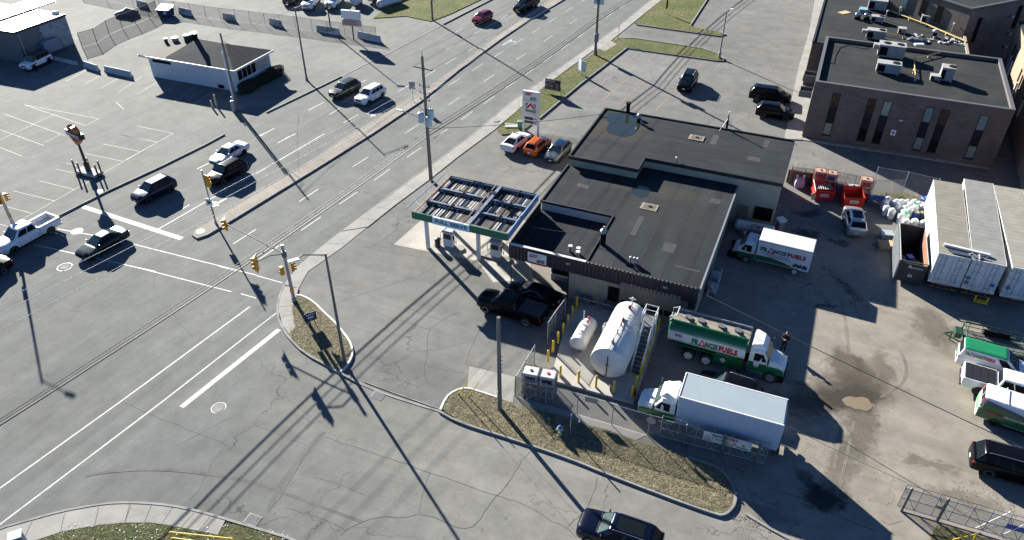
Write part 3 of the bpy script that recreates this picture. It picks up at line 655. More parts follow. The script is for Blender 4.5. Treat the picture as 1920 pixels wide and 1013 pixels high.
def brick_mat(name, c1, c2, mortar, sc=1.0):
    m = bpy.data.materials.new(name); m.use_nodes = True; nt = m.node_tree; b = nt.nodes['Principled BSDF']
    tc = nd(nt, 'ShaderNodeTexCoord'); sep = nd(nt, 'ShaderNodeSeparateXYZ'); nt.links.new(tc.outputs['Object'], sep.inputs[0])
    cb = nd(nt, 'ShaderNodeCombineXYZ')
    nt.links.new(mathn(nt, 'ADD', sep.outputs[0], sep.outputs[1]), cb.inputs[0]); nt.links.new(sep.outputs[2], cb.inputs[1])
    t = nd(nt, 'ShaderNodeTexBrick'); t.inputs['Scale'].default_value = sc
    t.inputs['Brick Width'].default_value = 0.40; t.inputs['Row Height'].default_value = 0.14; t.inputs['Mortar Size'].default_value = 0.012
    t.inputs['Color1'].default_value = (*c1, 1); t.inputs['Color2'].default_value = (*c2, 1); t.inputs['Mortar'].default_value = (*mortar, 1); t.inputs['Bias'].default_value = -0.2
    nt.links.new(cb.outputs[0], t.inputs['Vector'])
    f = ramp(nt, noise(nt, tc.outputs['Object'], 0.5, 6), 0.3, 0.7, 0.8, 1.2)
    s2 = nd(nt, 'ShaderNodeVectorMath', operation='SCALE'); nt.links.new(t.outputs['Color'], s2.inputs[0]); nt.links.new(f, s2.inputs['Scale'])
    nt.links.new(s2.outputs[0], b.inputs['Base Color']); b.inputs['Roughness'].default_value = 0.9
    return m
def corr_mat(name, col, period=0.2, rough=0.5, var=0.1, rot=0.0, depth=0.5):
    """ribbed sheet metal: ribs across object X+Y direction"""
    m = mat(name, col, rough, var=var, vs=1.0); nt = m.node_tree; b = nt.nodes['Principled BSDF']
    tc = nd(nt, 'ShaderNodeTexCoord'); v = mapping(nt, tc.outputs['Object'], rot)
    wv = nd(nt, 'ShaderNodeTexWave', wave_type='BANDS', bands_direction='X'); wv.inputs['Scale'].default_value = 0.314 / period
    nt.links.new(v, wv.inputs['Vector'])
    bp = nd(nt, 'ShaderNodeBump'); bp.inputs['Strength'].default_value = depth; bp.inputs['Distance'].default_value = 0.05
    nt.links.new(wv.outputs['Fac'], bp.inputs['Height']); nt.links.new(bp.outputs[0], b.inputs['Normal'])
    return m
SHROT = R(22.4)
def SPz(px_, py_, z, rx, ry, ang, col, s): p = at(px_, py_, z); return (p.x, p.y, rx, ry, R(ang), col, s)
tan_ = (0.050, 0.042, 0.030)
M_roof1 = roof_mat('bitumen_roof', (0.0215, 0.0255, 0.0300), 0.24, R(67.6), [SPz(1215, 352, 4.2, 5.5, 1.4, -22, tan_, 0.4), SPz(1095, 318, 4.2, 1.6, .7, -22, tan_, 0.6), SPz(1260, 400, 4.2, 6, 3, -22, (0.028, 0.028, 0.025), .4)])
M_roof2 = roof_mat('bitumen_roof_upper', (0.0215, 0.0255, 0.0300), 0.20, R(-22.4), [SPz(1165, 243, 5.2, 3.6, 2.3, -22, tan_, 0.45), SPz(1125, 240, 5.2, 1.2, 2.4, -22, tan_, 0.4), SPz(1400, 265, 5.2, 3, .5, 60, (0.03, 0.028, 0.024), .4)])
M_roof3 = roof_mat('gravel_roof', (0.026, 0.029, 0.031), 0.10, R(-22.4))
M_wallb = corr_mat('beige_ribbed_wall', (0.27, 0.24, 0.175), 0.3, rot=SHROT, depth=0.35)
M_walls = mat('beige_wall', (0.31, 0.28, 0.215), 0.8, var=0.12, vs=0.8)
M_fasc = corr_mat('dark_ribbed_fascia', (0.030, 0.022, 0.028), 0.32, 0.45, rot=SHROT, depth=1.0)
M_edge = mat('dark_roof_edging', (0.012, 0.011, 0.011), 0.5)
M_brick = brick_mat('brown_brick', (0.108, 0.086, 0.080), (0.078, 0.063, 0.060), (0.065, 0.054, 0.05))
M_brick2 = brick_mat('tan_brick', (0.30, 0.20, 0.13), (0.24, 0.16, 0.105), (0.20, 0.16, 0.12))
M_brick3 = brick_mat('grey_brown_brick', (0.15, 0.115, 0.09), (0.11, 0.085, 0.07), (0.09, 0.075, 0.065))
# frame of the shop: u along the front, v into the lot behind
SO = at(957, 456, 4.2)
def uv(px_, py_, z):
    p = at(px_, py_, z) - SO; return p.x * U.x + p.y * U.y, p.x * V.x + p.y * V.y
def W(u, v, z): q = SO + U * u + V * v; return (q.x, q.y, z)
HL, HU = 4.2, 5.2
u_l = 0.0; u_r = uv(1313.4, 534.6, HL)[0]; vf = 0.0
u_rec = (uv(1150, 405, HL)[0] + uv(1100.5, 487, HL)[0]) / 2
v_rec = (uv(1015, 375, HL)[1] + uv(1150, 405, HL)[1]) / 2
u_low = (uv(1067.8, 305.2, HL)[0] + uv(1015, 374.5, HL)[0]) / 2
v_up1 = uv(1130, 303.8, HU)[1]; v_up2 = (uv(1207.7, 296.2, HU)[1] + uv(1470, 343, HU)[1]) / 2
u_step = (uv(1197.4, 316.7, HU)[0] + uv(1207.7, 296.2, HU)[0]) / 2
u_ul = (uv(1067.3, 291.1, HU)[0] + uv(1133.5, 204.8, HU)[0]) / 2
u_ur = (uv(1470, 343, HU)[0] + uv(1488.8, 260.3, HU)[0]) / 2
v_ub = (uv(1133.5, 204.8, HU)[1] + uv(1488.8, 260.3, HU)[1]) / 2
print('SHOP', [round(x, 2) for x in (u_r, u_rec, v_rec, u_low, v_up1, v_up2, u_step, u_ul, u_ur, v_ub)])
def P2(L): return [W(u, v, 0)[:2] for u, v in L]
shop = thing('fuel_station_shop', 'low beige shop and garage with dark flat roofs and ribbed dark fascia', 'shop building', (SO.x, SO.y, 0))
low = [(u_low, v_rec), (u_rec, v_rec), (u_rec, 0.0), (u_r, 0.0), (u_r, v_up2), (u_step, v_up2), (u_step, v_up1), (u_low, v_up1)]
up = [(u_ul, v_up1), (u_step, v_up1), (u_step, v_up2), (u_ur, v_up2), (u_ur, v_ub), (u_ul, v_ub)]
def inset(L, d):
    n = len(L); out = []
    for i in range(n):
        a, b, c = Vector(L[i - 1]), Vector(L[i]), Vector(L[(i + 1) % n])
        d1 = (b - a).normalized(); d2 = (c - b).normalized()
        n1 = Vector((-d1.y, d1.x)); n2 = Vector((-d2.y, d2.x))
        bis = (n1 + n2); k = d / max(0.3, (bis.length_squared / 2))
        out.append(tuple(b + bis * k))
    return out
s = MB(); s.prism(P2(inset(low, .12)), 0, HL - .25); s.prism(P2(inset(up, .12)), 0, HU - .35); s.build('wall', M_walls, shop, world=True)
s = MB(); s.prism(P2(low), HL - .24, HL - .10); lowroof = s.build('roof', M_roof1, shop, world=True)
s = MB(); s.prism(P2(up), HU - .34, HU - .12); uproof = s.build('roof', M_roof2, shop, world=True)
def edging(L, z0, z1, t, par, skip=()):
    s = MB(); n = len(L)
    for i in range(n):
        if i in skip: continue
        a, b = Vector((*L[i], 0)), Vector((*L[(i + 1) % n], 0)); d = (b - a).normalized(); nn = Vector((d.y, -d.x, 0)) * t / 2
        A, B = a - d * t * .4, b + d * t * .4
        q = [W(*(p.x, p.y), 0)[:2] for p in (A + nn, B + nn, B - nn, A - nn)]
        s.prism(q, z0, z1 + 0.002 * i)
    return s.build('roof_edge', M_edge, par, world=True)
edging(low, HL - .22, HL, .14, lowroof, skip=(3, 4, 5, 6))
edging(up, HU - .36, HU, .16, uproof)
s = MB(); s.box(W(u_l + u_r + .08, v_up2 / 2, HL - .12), (.14, v_up2, .14), -SHROT); s.build('gutter', M_galv, shop, world=True)
# light upstand wall between the recess and lower roof (fascia of recess)
s = MB()
q = [W(u_low + .1, v_rec - .02, 0)[:2], W(u_rec - .15, v_rec - .02, 0)[:2], W(u_rec - .15, v_rec - .06, 0)[:2], W(u_low + .1, v_rec - .06, 0)[:2]]
s.prism(q, HL - .95, HL - .24); s.build('upstand', mat('pale_upstand', (0.42, 0.43, 0.44), 0.6), shop, world=True)
# recessed deck roof
rec = [(0.1, 0.1), (u_rec, 0.1), (u_rec, v_rec), (u_low - .2, v_rec)]
s = MB(); s.prism(P2([(0.1, .1), (u_rec - .01, .1), (u_rec - .01, v_rec - .01), (u_low - .3, v_rec - .01)]), HL - 1.25, HL - .95); s.build('roof', M_roof1, shop, world=True)
ug = uv(991, 527, 0)[0]
s = MB(); s.prism(P2([(3.0, 1.9), (u_rec - .15, 1.9), (u_rec - .15, v_rec), (3.0, v_rec)]), 0, HL - 1.26); s.build('wall', M_wallb, shop, world=True)
# fascia, front
s = MB()
def strip3(u0, u1, z0, z1, v0=-.12, v1=-.01): s.prism(P2([(u0, v0), (u1, v0), (u1, v1), (u0, v1)]), z0, z1)
strip3(0, u_r + .02, HL - 1.42, HL)
for k in range(int(u_r / .32)): s.prism(P2([(k * .32 + .05, -.17), (k * .32 + .17, -.17), (k * .32 + .17, -.12), (k * .32 + .05, -.12)]), HL - 1.40, HL - .03)
s.build('fascia', M_fasc, shop, world=True)
s = MB(); s.prism(P2([(-.02, -.2), (u_rec, -.2), (u_rec, .06), (-.02, .06)]), HL, HL + .05); s.build('coping', M_whited, shop, world=True)
s = MB(); s.prism(P2([(-.1, -.1), (0, -.1), (0, v_rec * .95), (-.1, v_rec * .95)]), HL - 1.4, HL - .02); s.build('fascia', M_edge, shop, world=True)
# front posts
for uu in (0.08, uv(1040, 600, 0)[0]):
    s = MB(); s.cyl(W(uu, -.05, 0), W(uu, -.05, HL - 1.4), .05, n=8); s.build('post', M_black, shop, world=True)
# front wall panels, openings
def front_panel(name, u0, u1, z0, z1, v, m, par=shop, t=.05):
    s = MB(); s.prism(P2([(u0, v - t), (u1, v - t), (u1, v), (u0, v)]), z0, z1); return s.build(name, m, par, world=True)
ua_, ub_ = uv(1000, 560, 0)[0], u_r
front_panel('ribbed_wall', 5.2, u_rec + 3.2, 0.02, HL - 1.43, .0, M_wallb, t=.04)
wn = front_panel('window', uv(1131, 600, 0)[0] - .2, uv(1131, 600, 0)[0] + 2.1, .95, 2.35, -.05, M_dark)
gd = front_panel('garage_door', u_r - 6.1, u_r - 1.15, 0.05, 3.1, -.13, mat('beige_door', (0.21, 0.175, 0.13), 0.6, var=.05), t=.04)
s = MB()
for k in range(4): s.prism(P2([(u_r - 5.9 + k * 1.18, -.20), (u_r - 4.85 + k * 1.18, -.20), (u_r - 4.85 + k * 1.18, -.18), (u_r - 5.9 + k * 1.18, -.18)]), .9, 1.4)
o = s.build('door_window', M_glass, gd, off=None); o.data.transform(Matrix.Translation((-shop.location.x, -shop.location.y, 0)))
s = MB(); s.prism(P2([(u_r - .62, -.10), (u_r - .02, -.10), (u_r - .02, -.02), (u_r - .62, -.02)]), HL - 2.1, HL - 1.41); s.build('fascia', M_fasc, shop, world=True)
# shop window below sign at left
front_panel('window', 3.1, 4.9, .75, 1.9, 1.9, M_glass, t=.06)
front_panel('window_frame', 3.0, 5.0, .62, .74, 1.92, M_white, t=.12)
front_panel('door', 5.6, 6.6, .05, 2.1, 1.9, mat('grey_door', (.12, .11, .09), .6), t=.05)
# sign on the fascia
def shopP(u, v, z): return Vector(W(u, v, z))
su0 = uv(992, 470, 3.9)[0]; su1 = uv(1027, 478, 3.9)[0]
sg = front_panel('sign_board', su0, su1, HL - 1.32, HL - .22, -.2, M_white, t=.1)
def local_build(mb, name, m, par, world_par):
    o = mb.build(name, m, par); o.data.transform(Matrix.Translation((-world_par.location.x, -world_par.location.y, -world_par.location.z))); return o
s = MB(); text(s, 'GET', shopP(su0 + .15, -.305, HL - .68), U, Z, (su1 - su0) * .46, .33, .05, .25); local_build(s, 'lettering', M_tred, sg, shop)
s = MB(); text(s, 'GO', shopP(su0 + (su1 - su0) * .50, -.305, HL - 1.08), U, Z, (su1 - su0) * .42, .34, .05, .25); local_build(s, 'lettering', M_black, sg, shop)
s = MB(); s.prism(P2([(su0, -.312), (su1, -.312), (su1, -.302), (su0, -.302)]), HL - 1.32, HL - 1.15); local_build(s, 'stripe', M_tred, sg, shop)
# wall light
for uu in (uv(1069, 490, 3.6)[0], uv(1253, 527, 3.6)[0]):
    s = MB(); s.box(tuple(shopP(uu, -.25, HL - .45)), (.35, .2, .18), -SHROT); s.build('wall_light', M_galv, shop, world=True)
# upper block wall details (right side garage + door facing front)
def up_panel(name, px0, px1, z0, z1, m):
    u0, u1 = px0, px1
    return front_panel(name, u0, u1, z0, z1, v_up2 + .10, m, t=.04)
uw = u_r
up_panel('door', uw + .35, uw + 1.45, .02, 2.1, mat('tan_door', (.16, .13, .10), .6))
up_panel('window', uw + 1.95, uw + 3.6, .9, 2.3, M_dark)
s = MB(); s.box(tuple(shopP(u_r - .6, v_up2 - .1, 4.75)), (.35, .2, .3), -SHROT); s.build('junction_box', M_galv, shop, world=True)
# roof drains, water patches
for (a, b, z) in ((1217.5, 388.5, HL), (1306, 259, HU)):
    p = at(a, b, z - .08); s = MB(); s.box((0, 0, .015), (1.5, 1.1, .03)); s.mat(1).box((.05, .05, .06), (.3, .25, .08)).mat(2).box((0, 0, .035), (1.1, .75, .012))
    t = s.build('roof_drain', [mat('pale_drain_collar', (.20, .17, .13), .9, var=.4, vs=3), M_black, mat('drain_scum', (.09, .08, .065), .9, var=.4, vs=4)], off=p); t.rotation_euler = (0, 0, -SHROT)
    tag(t, 'square pale roof drain on the lower shop roof' if z == HL else 'square pale roof drain on the upper shop roof', 'roof drain')
def pond(pts, z, par):
    s = MB(); s.poly([(q[0], q[1], z) for q in [atxy(a, b, z) for a, b in smoothline(pts + [pts[0]], 2)[:-1]]]); o = s.build('standing_water', M_film, kind='structure')
    if o.data.polygons[0].normal.z < 0: o.data.flip_normals()
pond([(1140, 213), (1160, 211), (1195, 217), (1207, 228), (1201, 235), (1195, 246), (1184, 255), (1165, 257), (1150, 252), (1138, 249), (1137, 240), (1143, 231), (1136, 224), (1139, 219)], HU - .110, shop)
pond([(1186, 351), (1200, 348), (1216, 352), (1221, 358), (1216, 364), (1214, 370), (1200, 371), (1192, 367), (1183, 361)], HL - .094, shop)
pond([(1155, 340), (1172, 341), (1170, 347), (1158, 346)], HL - .094, shop)
def patches(z, par, L, cols):
    for k, (a, b, du, dv) in enumerate(L):
        u0, v0 = uv(a, b, z); s = MB(); s.prism(P2([(u0, v0), (u0 + du, v0), (u0 + du, v0 + dv), (u0, v0 + dv)]), z, z + .004 + .001 * k); s.build('membrane_patch', cols[k % len(cols)], par, world=True)
PCOL = [mat('membrane_patch_a', (.0185, .0225, .026), .9, var=.35, vs=2), mat('membrane_patch_b', (.0165, .020, .0235), .9, var=.35, vs=2)]
patches(HL - .099, shop, [(1240, 470, 1.0, 1.4), (1180, 440, .5, 3.2), (1080, 350, 1.1, .7), (1330, 380, .9, .9), (1265, 500, 2.0, .2)], PCOL)
patches(HU - .119, shop, [(1330, 270, .6, 2.2), (1400, 300, 1.2, .9), (1430, 275, .5, 1.6)], PCOL)
# stacks and vents on the shop roof
def vent(px_, py_, z, parts, name, label, cat, rz=0.0):
    p = at(px_, py_, z); t = thing(name, label, cat, (p.x, p.y, z), rz)
    for nm, m, fn in parts:
        s = MB(); fn(s); s.build(nm, m, t, smooth=40)
    return t
vent(1130, 458, HL - .1, [('stack', M_dark, lambda s: s.cyl((0, 0, 0), (0, 0, 1.1), .24, n=16)), ('cap', M_galv, lambda s: (s.cyl((0, 0, 1.1), (0, 0, 1.35), .2, n=14), s.cyl((0, 0, 1.35), (0, 0, 1.55), .3, .1, n=14), s.cyl((0, 0, 1.5), (0, 0, 1.75), .1, n=10)))], 'flue_stack', 'tall black flue with shiny cap at the recess corner of the lower shop roof', 'flue')
for k, (a, b) in enumerate(((1182, 493), (1189, 494.5), (1195, 496))):
    vent(a, b, HL - .1, [('pipe', M_galv, lambda s: s.cyl((0, 0, 0), (0, 0, .45), .08, n=10)), ('hood', M_galv, lambda s: s.ball((0, 0, .5), .14))], 'roof_vent', ('left', 'middle', 'right')[k] + ' one of three small silver vents in a row near the front roof edge', 'roof vent')['group'] = 'small silver roof vents in a row'
for k, (a, b) in enumerate(((1069, 472), (1084, 476), (1083, 483))):
    vent(a, b, HL - .95, [('pipe', M_galv, lambda s: s.cyl((0, 0, 0), (0, 0, .55 if True else .3), .14, n=12)), ('cap', M_white, lambda s: s.cyl((0, 0, .55), (0, 0, .62), .19, n=12))], 'roof_vent', ('left round capped vent on the recessed roof behind the fascia', 'right round capped vent on the recessed roof behind the fascia', 'small front vent on the recessed roof nearest the fascia')[k], 'roof vent')
vent(1177, 211, HU - .1, [('stack', M_dark, lambda s: s.cyl((0, 0, 0), (0, 0, 1.0), .2, n=12)), ('cap', M_dark, lambda s: s.cyl((0, 0, .95), (0, 0, 1.15), .27, n=12))], 'flue_stack', 'black flue stack at the back edge of the upper shop roof by the standing water', 'flue')
vent(1197, 229, HU - .1, [('base', M_dark, lambda s: s.cyl((0, 0, 0), (0, 0, .45), .2, n=12)), ('cap', M_galv, lambda s: (s.cyl((0, 0, .45), (0, 0, .6), .16, n=12), s.ball((0, 0, .7), .24)))], 'roof_ventilator', 'shiny round ventilator beside the standing water on the upper roof', 'roof vent')
vent(1362, 242, HU - .1, [('mast', M_dark, lambda s: (s.cyl((0, 0, 0), (0, 0, .9), .12, n=10), s.cyl((0, 0, .9), (0, 0, 1.6), .06, n=8))), ('head', M_white, lambda s: s.cyl((0, 0, 1.6), (0, 0, 1.9), .09, n=8)), ('guy_wire', M_galv, lambda s: [s.cyl((0, 0, 1.2), (math.cos(a) * .9, math.sin(a) * .9, 0), .02, n=5) for a in (.3, 2.0, 3.6, 5.2)])], 'vent_mast', 'guyed vent mast at the back right of the upper shop roof', 'vent mast')
vent(1267, 303, HU - .1, [('pipe', M_galv, lambda s: s.cyl((0, 0, 0), (0, 0, .35), .07, n=8)), ('hood', M_white, lambda s: s.ball((.05, 0, .4), .11))], 'roof_vent', 'little white vent at the front edge of the upper shop roof', 'roof vent')

# ---------------- fuel canopy ----------------
CB, CT = 4.25, 4.95
c0 = at(770.9, 396.7, CT); c1 = at(952.3, 438.0, CT); c2 = at(1008.8, 363, CT); c3 = at(840.4, 328, CT)
def cuv(p): q = p - SO; return q.x * U.x + q.y * U.y, q.x * V.x + q.y * V.y
cu0 = (cuv(c0)[0] + cuv(c3)[0]) / 2; cu1 = (cuv(c1)[0] + cuv(c2)[0]) / 2; cv0 = (cuv(c0)[1] + cuv(c1)[1]) / 2; cv1 = (cuv(c2)[1] + cuv(c3)[1]) / 2
cu1 = min(cu1, -.16)
print('CANOPY', cu0, cu1, cv0, cv1)
can = thing('fuel_canopy', 'weathered open-topped fuel canopy with green fascia on white posts', 'fuel canopy', (SO.x, SO.y, 0))
def cbox(s, u0, u1, v0, v1, z0, z1): s.prism(P2([(u0, v0), (u1, v0), (u1, v1), (u0, v1)]), z0, z1)
W_, D_ = cu1 - cu0, cv1 - cv0
fs0, fs1 = cu0 + W_ * .225, cu0 + W_ * .615
s = MB(); cbox(s, cu0, fs0, cv0 - .06, cv0 + .06, CB, CT); s.build('fascia', mat('canopy_green', (0.004, 0.115, 0.070), .4, var=.05), can, world=True); s = MB(); cbox(s, fs1, cu1, cv0 - .06, cv0 + .06, CB, CT); s.build('fascia', mat('canopy_green', (0.004, 0.115, 0.070), .4, var=.05), can, world=True)
s = MB(); cbox(s, fs0, fs1, cv0 - .09, cv0 + .06, CB - .03, CT - .02); fp = s.build('sign_panel', mat('pale_blue_panel', (0.48, 0.62, 0.68), .5, var=.05), can, world=True)
s = MB(); text(s, 'FULL SERVE', shopP(fs0 + .25, cv0 - .092, CB + .16), U, Z, (fs1 - fs0) * .87, .36, .045); local_build(s, 'lettering', mat('teal_lettering', (0.004, 0.13, 0.20), .5), fp, can)
s = MB(); cbox(s, cu1 - .06, cu1 + .05, cv0 + .06, cv1, CB, CT); s.build('fascia', mat('pale_blue_metal', (0.17, 0.25, 0.37), .4, var=.15), can, world=True)
s = MB(); cbox(s, cu0, cu1, cv1 - .05, cv1 + .03, CB + .25, CT - .05); s.build('fascia', mat('dark_blue_metal', (0.04, 0.055, 0.08), .4), can, world=True)
s = MB()
nb = 64
for k in range(nb):
    u0 = cu0 + .25 + (W_ - .4) * k / nb
    rows = [(cv0 + .1 + D_ * j / 3, cv0 + .05 + D_ * (j + 1) / 3) for j in range(3)]
    for (a, b) in rows:
        if random.random() < .13: continue
        g0 = random.random() * .3
        s.mi = 1 if random.random() < .55 and (k % 2) else 0
        cbox(s, u0, u0 + (W_ - .4) / nb * .72, a + (b - a) * g0 * (k % 2), b, CB + .32 + .02 * (k % 2), CB + .36 + .02 * (k % 2))
s.build('roof_deck', [mat('dull_steel_deck', (0.050, 0.040, 0.036), .6, .2, var=.7, vs=2), mat('bright_steel_deck', (0.50, 0.49, 0.47), .4, .2, var=.3, vs=2)], can, world=True)
s = MB(); cbox(s, cu0 + .1, cu1 - .1, cv0 + .1, cv1 - .1, CB + .26, CB + .30); s.build('ceiling', mat('canopy_ceiling', (.05, .065, .09), .6), can, world=True)
M_joist = mat('blue_grey_joist', (0.085, 0.115, 0.165), .5, var=.4, vs=2); M_rjoist = mat('rusty_joist', (0.16, 0.098, 0.075), .8, var=.6, vs=3)
for j in range(1, 4):
    v_ = cv0 + D_ * j / 3 - (.12 if j == 3 else 0); s = MB(); cbox(s, cu0 + .1, cu1 - .1, v_ - .13, v_ + .13, CB + .42, CB + .60); cbox(s, cu0 + .1, cu1 - .1, v_ - .16, v_ - .13, CB + .42, CB + .66); s.build('beam', M_joist, can, world=True)
for uu, wd_, mm in ((cu0 + .12, .22, M_rjoist), (cu0 + W_ * .58, .30, M_joist), (cu0 + W_ * .57 - .3, .08, M_rjoist), (cu0 + W_ * .3, .07, M_dark), (cu0 + W_ * .81, .07, M_dark)):
    s = MB(); cbox(s, uu, uu + wd_, cv0 + .05, cv1, CB + .61, CB + .70); s.build('beam', mm, can, world=True)
s = MB(); cbox(s, fs0, cu1 - .1, cv0 + .07, cv0 + .2, CB + .5, CB + .66); s.build('beam', M_rjoist, can, world=True)
# broken fascia rail on the left
s = MB(); a = Vector(W(cu0 - .75, cv0 + .4, CT - .1)); b = Vector(W(cu0 - .45, cv1 + .2, CT - .1)); s.cyl(a, b, .06, n=6)
for t_ in (.2, .5, .8, .95):
    p_ = a.lerp(b, t_); s.cyl(p_, Vector(W(cu0, cv0 + (cv1 - cv0) * t_, CT - .15)), .02, n=5)
s.build('side_rail', mat('pale_blue_rail', (.36, .45, .50), .4), can, world=True)
colp = []
for k, (a, b) in enumerate(((803, 465), (898, 487))):
    cu_, cv_ = uv(a, b, 0); colp.append((cu_, cv_))
colp += [(colp[0][0], cv1 - 1.2), (colp[1][0], cv1 - 1.2)]
for cu_, cv_ in colp:
    s = MB(); s.box(W(cu_, cv_, CB / 2), (.3, .3, CB), -SHROT); s.build('column', M_white, can, world=True, bev=.03)
def pump(cu_, cv_, lab):
    p = shopP(cu_, cv_, 0); t = thing('fuel_pump', lab, 'fuel pump', (p.x, p.y, .01), -SHROT)
    s = MB(); s.prism([(-1.3, -.45), (1.3, -.45), (1.55, 0), (1.3, .45), (-1.3, .45), (-1.55, 0)], 0, .16); s.build('island_base', M_walk, t)
    s = MB(); s.box((0, 0, .85), (.95, .5, 1.4)); s.build('cabinet', M_white, t, bev=.04)
    s = MB(); s.box((0, -.27, 1.25), (.7, .04, .5)); s.build('display', M_black, t)
    s = MB(); s.box((0, 0, 1.75), (1.05, .6, .28)); s.build('valance', M_galv, t, bev=.03)
    for sx in (-1, 1):
        s = MB(); s.box((sx * .52, 0, 1.1), (.06, .2, .35)); s.build('nozzle', M_dark, t)
        s = MB(); s.tube([(sx * .52, 0, 1.7), (sx * .8, -.1, 1.4), (sx * .8, -.1, .6), (sx * .55, 0, .9)], .025); s.build('hose', M_rubber, t)
pump(colp[0][0] + 1.7, colp[0][1] + .9, 'left fuel pump under the FULL SERVE panel of the canopy')
pump(colp[1][0] + 1.3, colp[1][1] + .9, 'right fuel pump under the canopy next to the shop')
p = shopP(colp[0][0] + .75, colp[0][1] + .5, 0); t = thing('waste_bin', 'round black bin beside the left canopy post', 'bin', (p.x, p.y, .01))
s = MB(); s.lathe((0, 0, 0), (0, 0, 1), [(0, .24), (.8, .28)], 14); s.build('barrel', M_black, t, smooth=40)
s = MB(); s.lathe((0, 0, .8), (0, 0, 1), [(0, .3), (.12, .26), (.2, .1)], 14); s.build('lid', M_black, t, smooth=40)
# ---------------- brown brick building on the right ----------------
HB = 6.8
BO = at(1503, 257, 0); ba = R(-22.0); UB = Vector((math.cos(ba), math.sin(ba), 0)); VB = Vector((-UB.y, UB.x, 0))
def WB(u, v, z): q = BO + UB * u + VB * v; return (q.x, q.y, z)
def uvb(a, b, z): q = at(a, b, z) - BO; return q.x * UB.x + q.y * UB.y, q.x * VB.x + q.y * VB.y
bw = uvb(1857, 312, 0)[0]; bd = (uvb(1546.5, 69.8, HB)[1] + uvb(1871, 106.5, HB)[1]) / 2
print('BRICK', bw, bd, uvb(1857, 312, 0), uvb(1902, 200, HB), uvb(1532, 151, HB))
def PB(L): return [WB(u, v, 0)[:2] for u, v in L]
bk = thing('brick_building', 'two storey brown brick block with tall narrow windows and flat roof units', 'building', (BO.x, BO.y, 0))
def bpart(name, L, z0, z1, m, par=bk, root=bk):
    s = MB(); s.prism(PB(L), z0, z1); o = s.build(name, m, par)
    o.data.transform(Matrix.Translation((-root.location.x, -root.location.y, 0))); return o
bpart('wall', [(0, 0), (bw, 0), (bw, bd), (0, bd)], 0, HB - .5, M_brick)
rf = bpart('roof', [(.3, .3), (bw - .3, .3), (bw - .3, bd - .3), (.3, bd - .3)], HB - .49, HB - .40, M_roof3)
s = MB()
for L in ([(0, 0), (bw, 0), (bw, .3), (0, .3)], [(0, bd - .3), (bw, bd - .3), (bw, bd), (0, bd)], [(0, .3), (.3, .3), (.3, bd - .3), (0, bd - .3)], [(bw - .3, .3), (bw, .3), (bw, bd - .3), (bw - .3, bd - .3)]): s.prism(PB(L), HB - .5, HB - .06)
s.build('parapet', M_brick, bk, world=True)
s = MB()
for L in ([(-.03, -.03), (bw + .03, -.03), (bw + .03, .33), (-.03, .33)], [(-.03, bd - .33), (bw + .03, bd - .33), (bw + .03, bd + .03), (-.03, bd + .03)], [(-.03, .33), (.33, .33), (.33, bd - .33), (-.03, bd - .33)], [(bw - .33, .33), (bw + .03, .33), (bw + .03, bd - .33), (bw - .33, bd - .33)]): s.prism(PB(L), HB - .06, HB)
s.build('coping', M_dgalv, bk, world=True)
# windows: photo column centres (top px, bottom px)
M_wtop = mat('window_blue', (0.10, 0.15, 0.17), .08, var=.2); M_wblind = mat('window_blinds', (0.16, 0.17, 0.17), .3, var=.2); M_wbrn = mat('window_brown', (0.045, 0.028, 0.018), .4, var=.6, vs=1.5, spec=.1)
wl = [((1569, 182), (1549, 253), M_wbrn, M_wblind), ((1634, 190), (1614, 262), M_wbrn, M_dark), ((1661, 195), (1642, 268), M_wtop, M_dark), ((1740, 205), (1718, 279), M_wtop, M_wblind), ((1768, 210), (1746, 283), M_wbrn, M_dark), ((1839, 220), (1816, 294), M_wtop, M_wblind)]
for (a, b, mt, mbm) in wl:
    uu = uvb(b[0], b[1], .9)[0]
    f = bpart('window', [(uu - .42, -.05), (uu + .42, -.05), (uu + .42, -.01), (uu - .42, -.01)], .75, 5.75, mat('dark_panel', (.012, .013, .017), .6, spec=.1))
    bpart('pane', [(uu - .36, -.07), (uu + .36, -.07), (uu + .36, -.052), (uu - .36, -.052)], 4.1, 5.7, mt, f)
    pb = bpart('pane', [(uu - .36, -.07), (uu + .36, -.07), (uu + .36, -.052), (uu - .36, -.052)], .85, 2.2, mbm, f)
    bpart('sill', [(uu - .5, -.12), (uu + .5, -.12), (uu + .5, -.01), (uu - .5, -.01)], .66, .74, M_edge, f)
ul = uvb(1687, 234, 3.6)[0]
s = MB(); s.box(WB(ul, -.15, 3.9), (.4, .25, .2), ba); s.build('wall_light', M_galv, bk, world=True)
s = MB(); s.box(WB(ul - .3, -.03, 2.3), (.5, .04, .65), ba); s.build('notice_board', M_white, bk, world=True)
s = MB(); s.box(WB(ul - .3, -.06, 2.3), (.2, .02, .3), ba); s.build('notice_board', M_blue, bk, world=True)
# entrance boxes on the left side wall
for k, (v0, h0) in enumerate(((3.6, 3.4), (6.0, 4.4))):
    s = MB(); s.box(WB(-.75, v0 + .6, h0), (1.4, 1.5, .12), ba); s.box(WB(-1.4, v0 + .6, h0 + .35), (.08, 1.5, .7), ba); s.box(WB(-.75, v0 - .1, h0 + .35), (1.4, .08, .7), ba); s.box(WB(-.75, v0 + 1.3, h0 + .35), (1.4, .08, .7), ba); s.build('door_canopy', M_dgalv, bk, world=True)
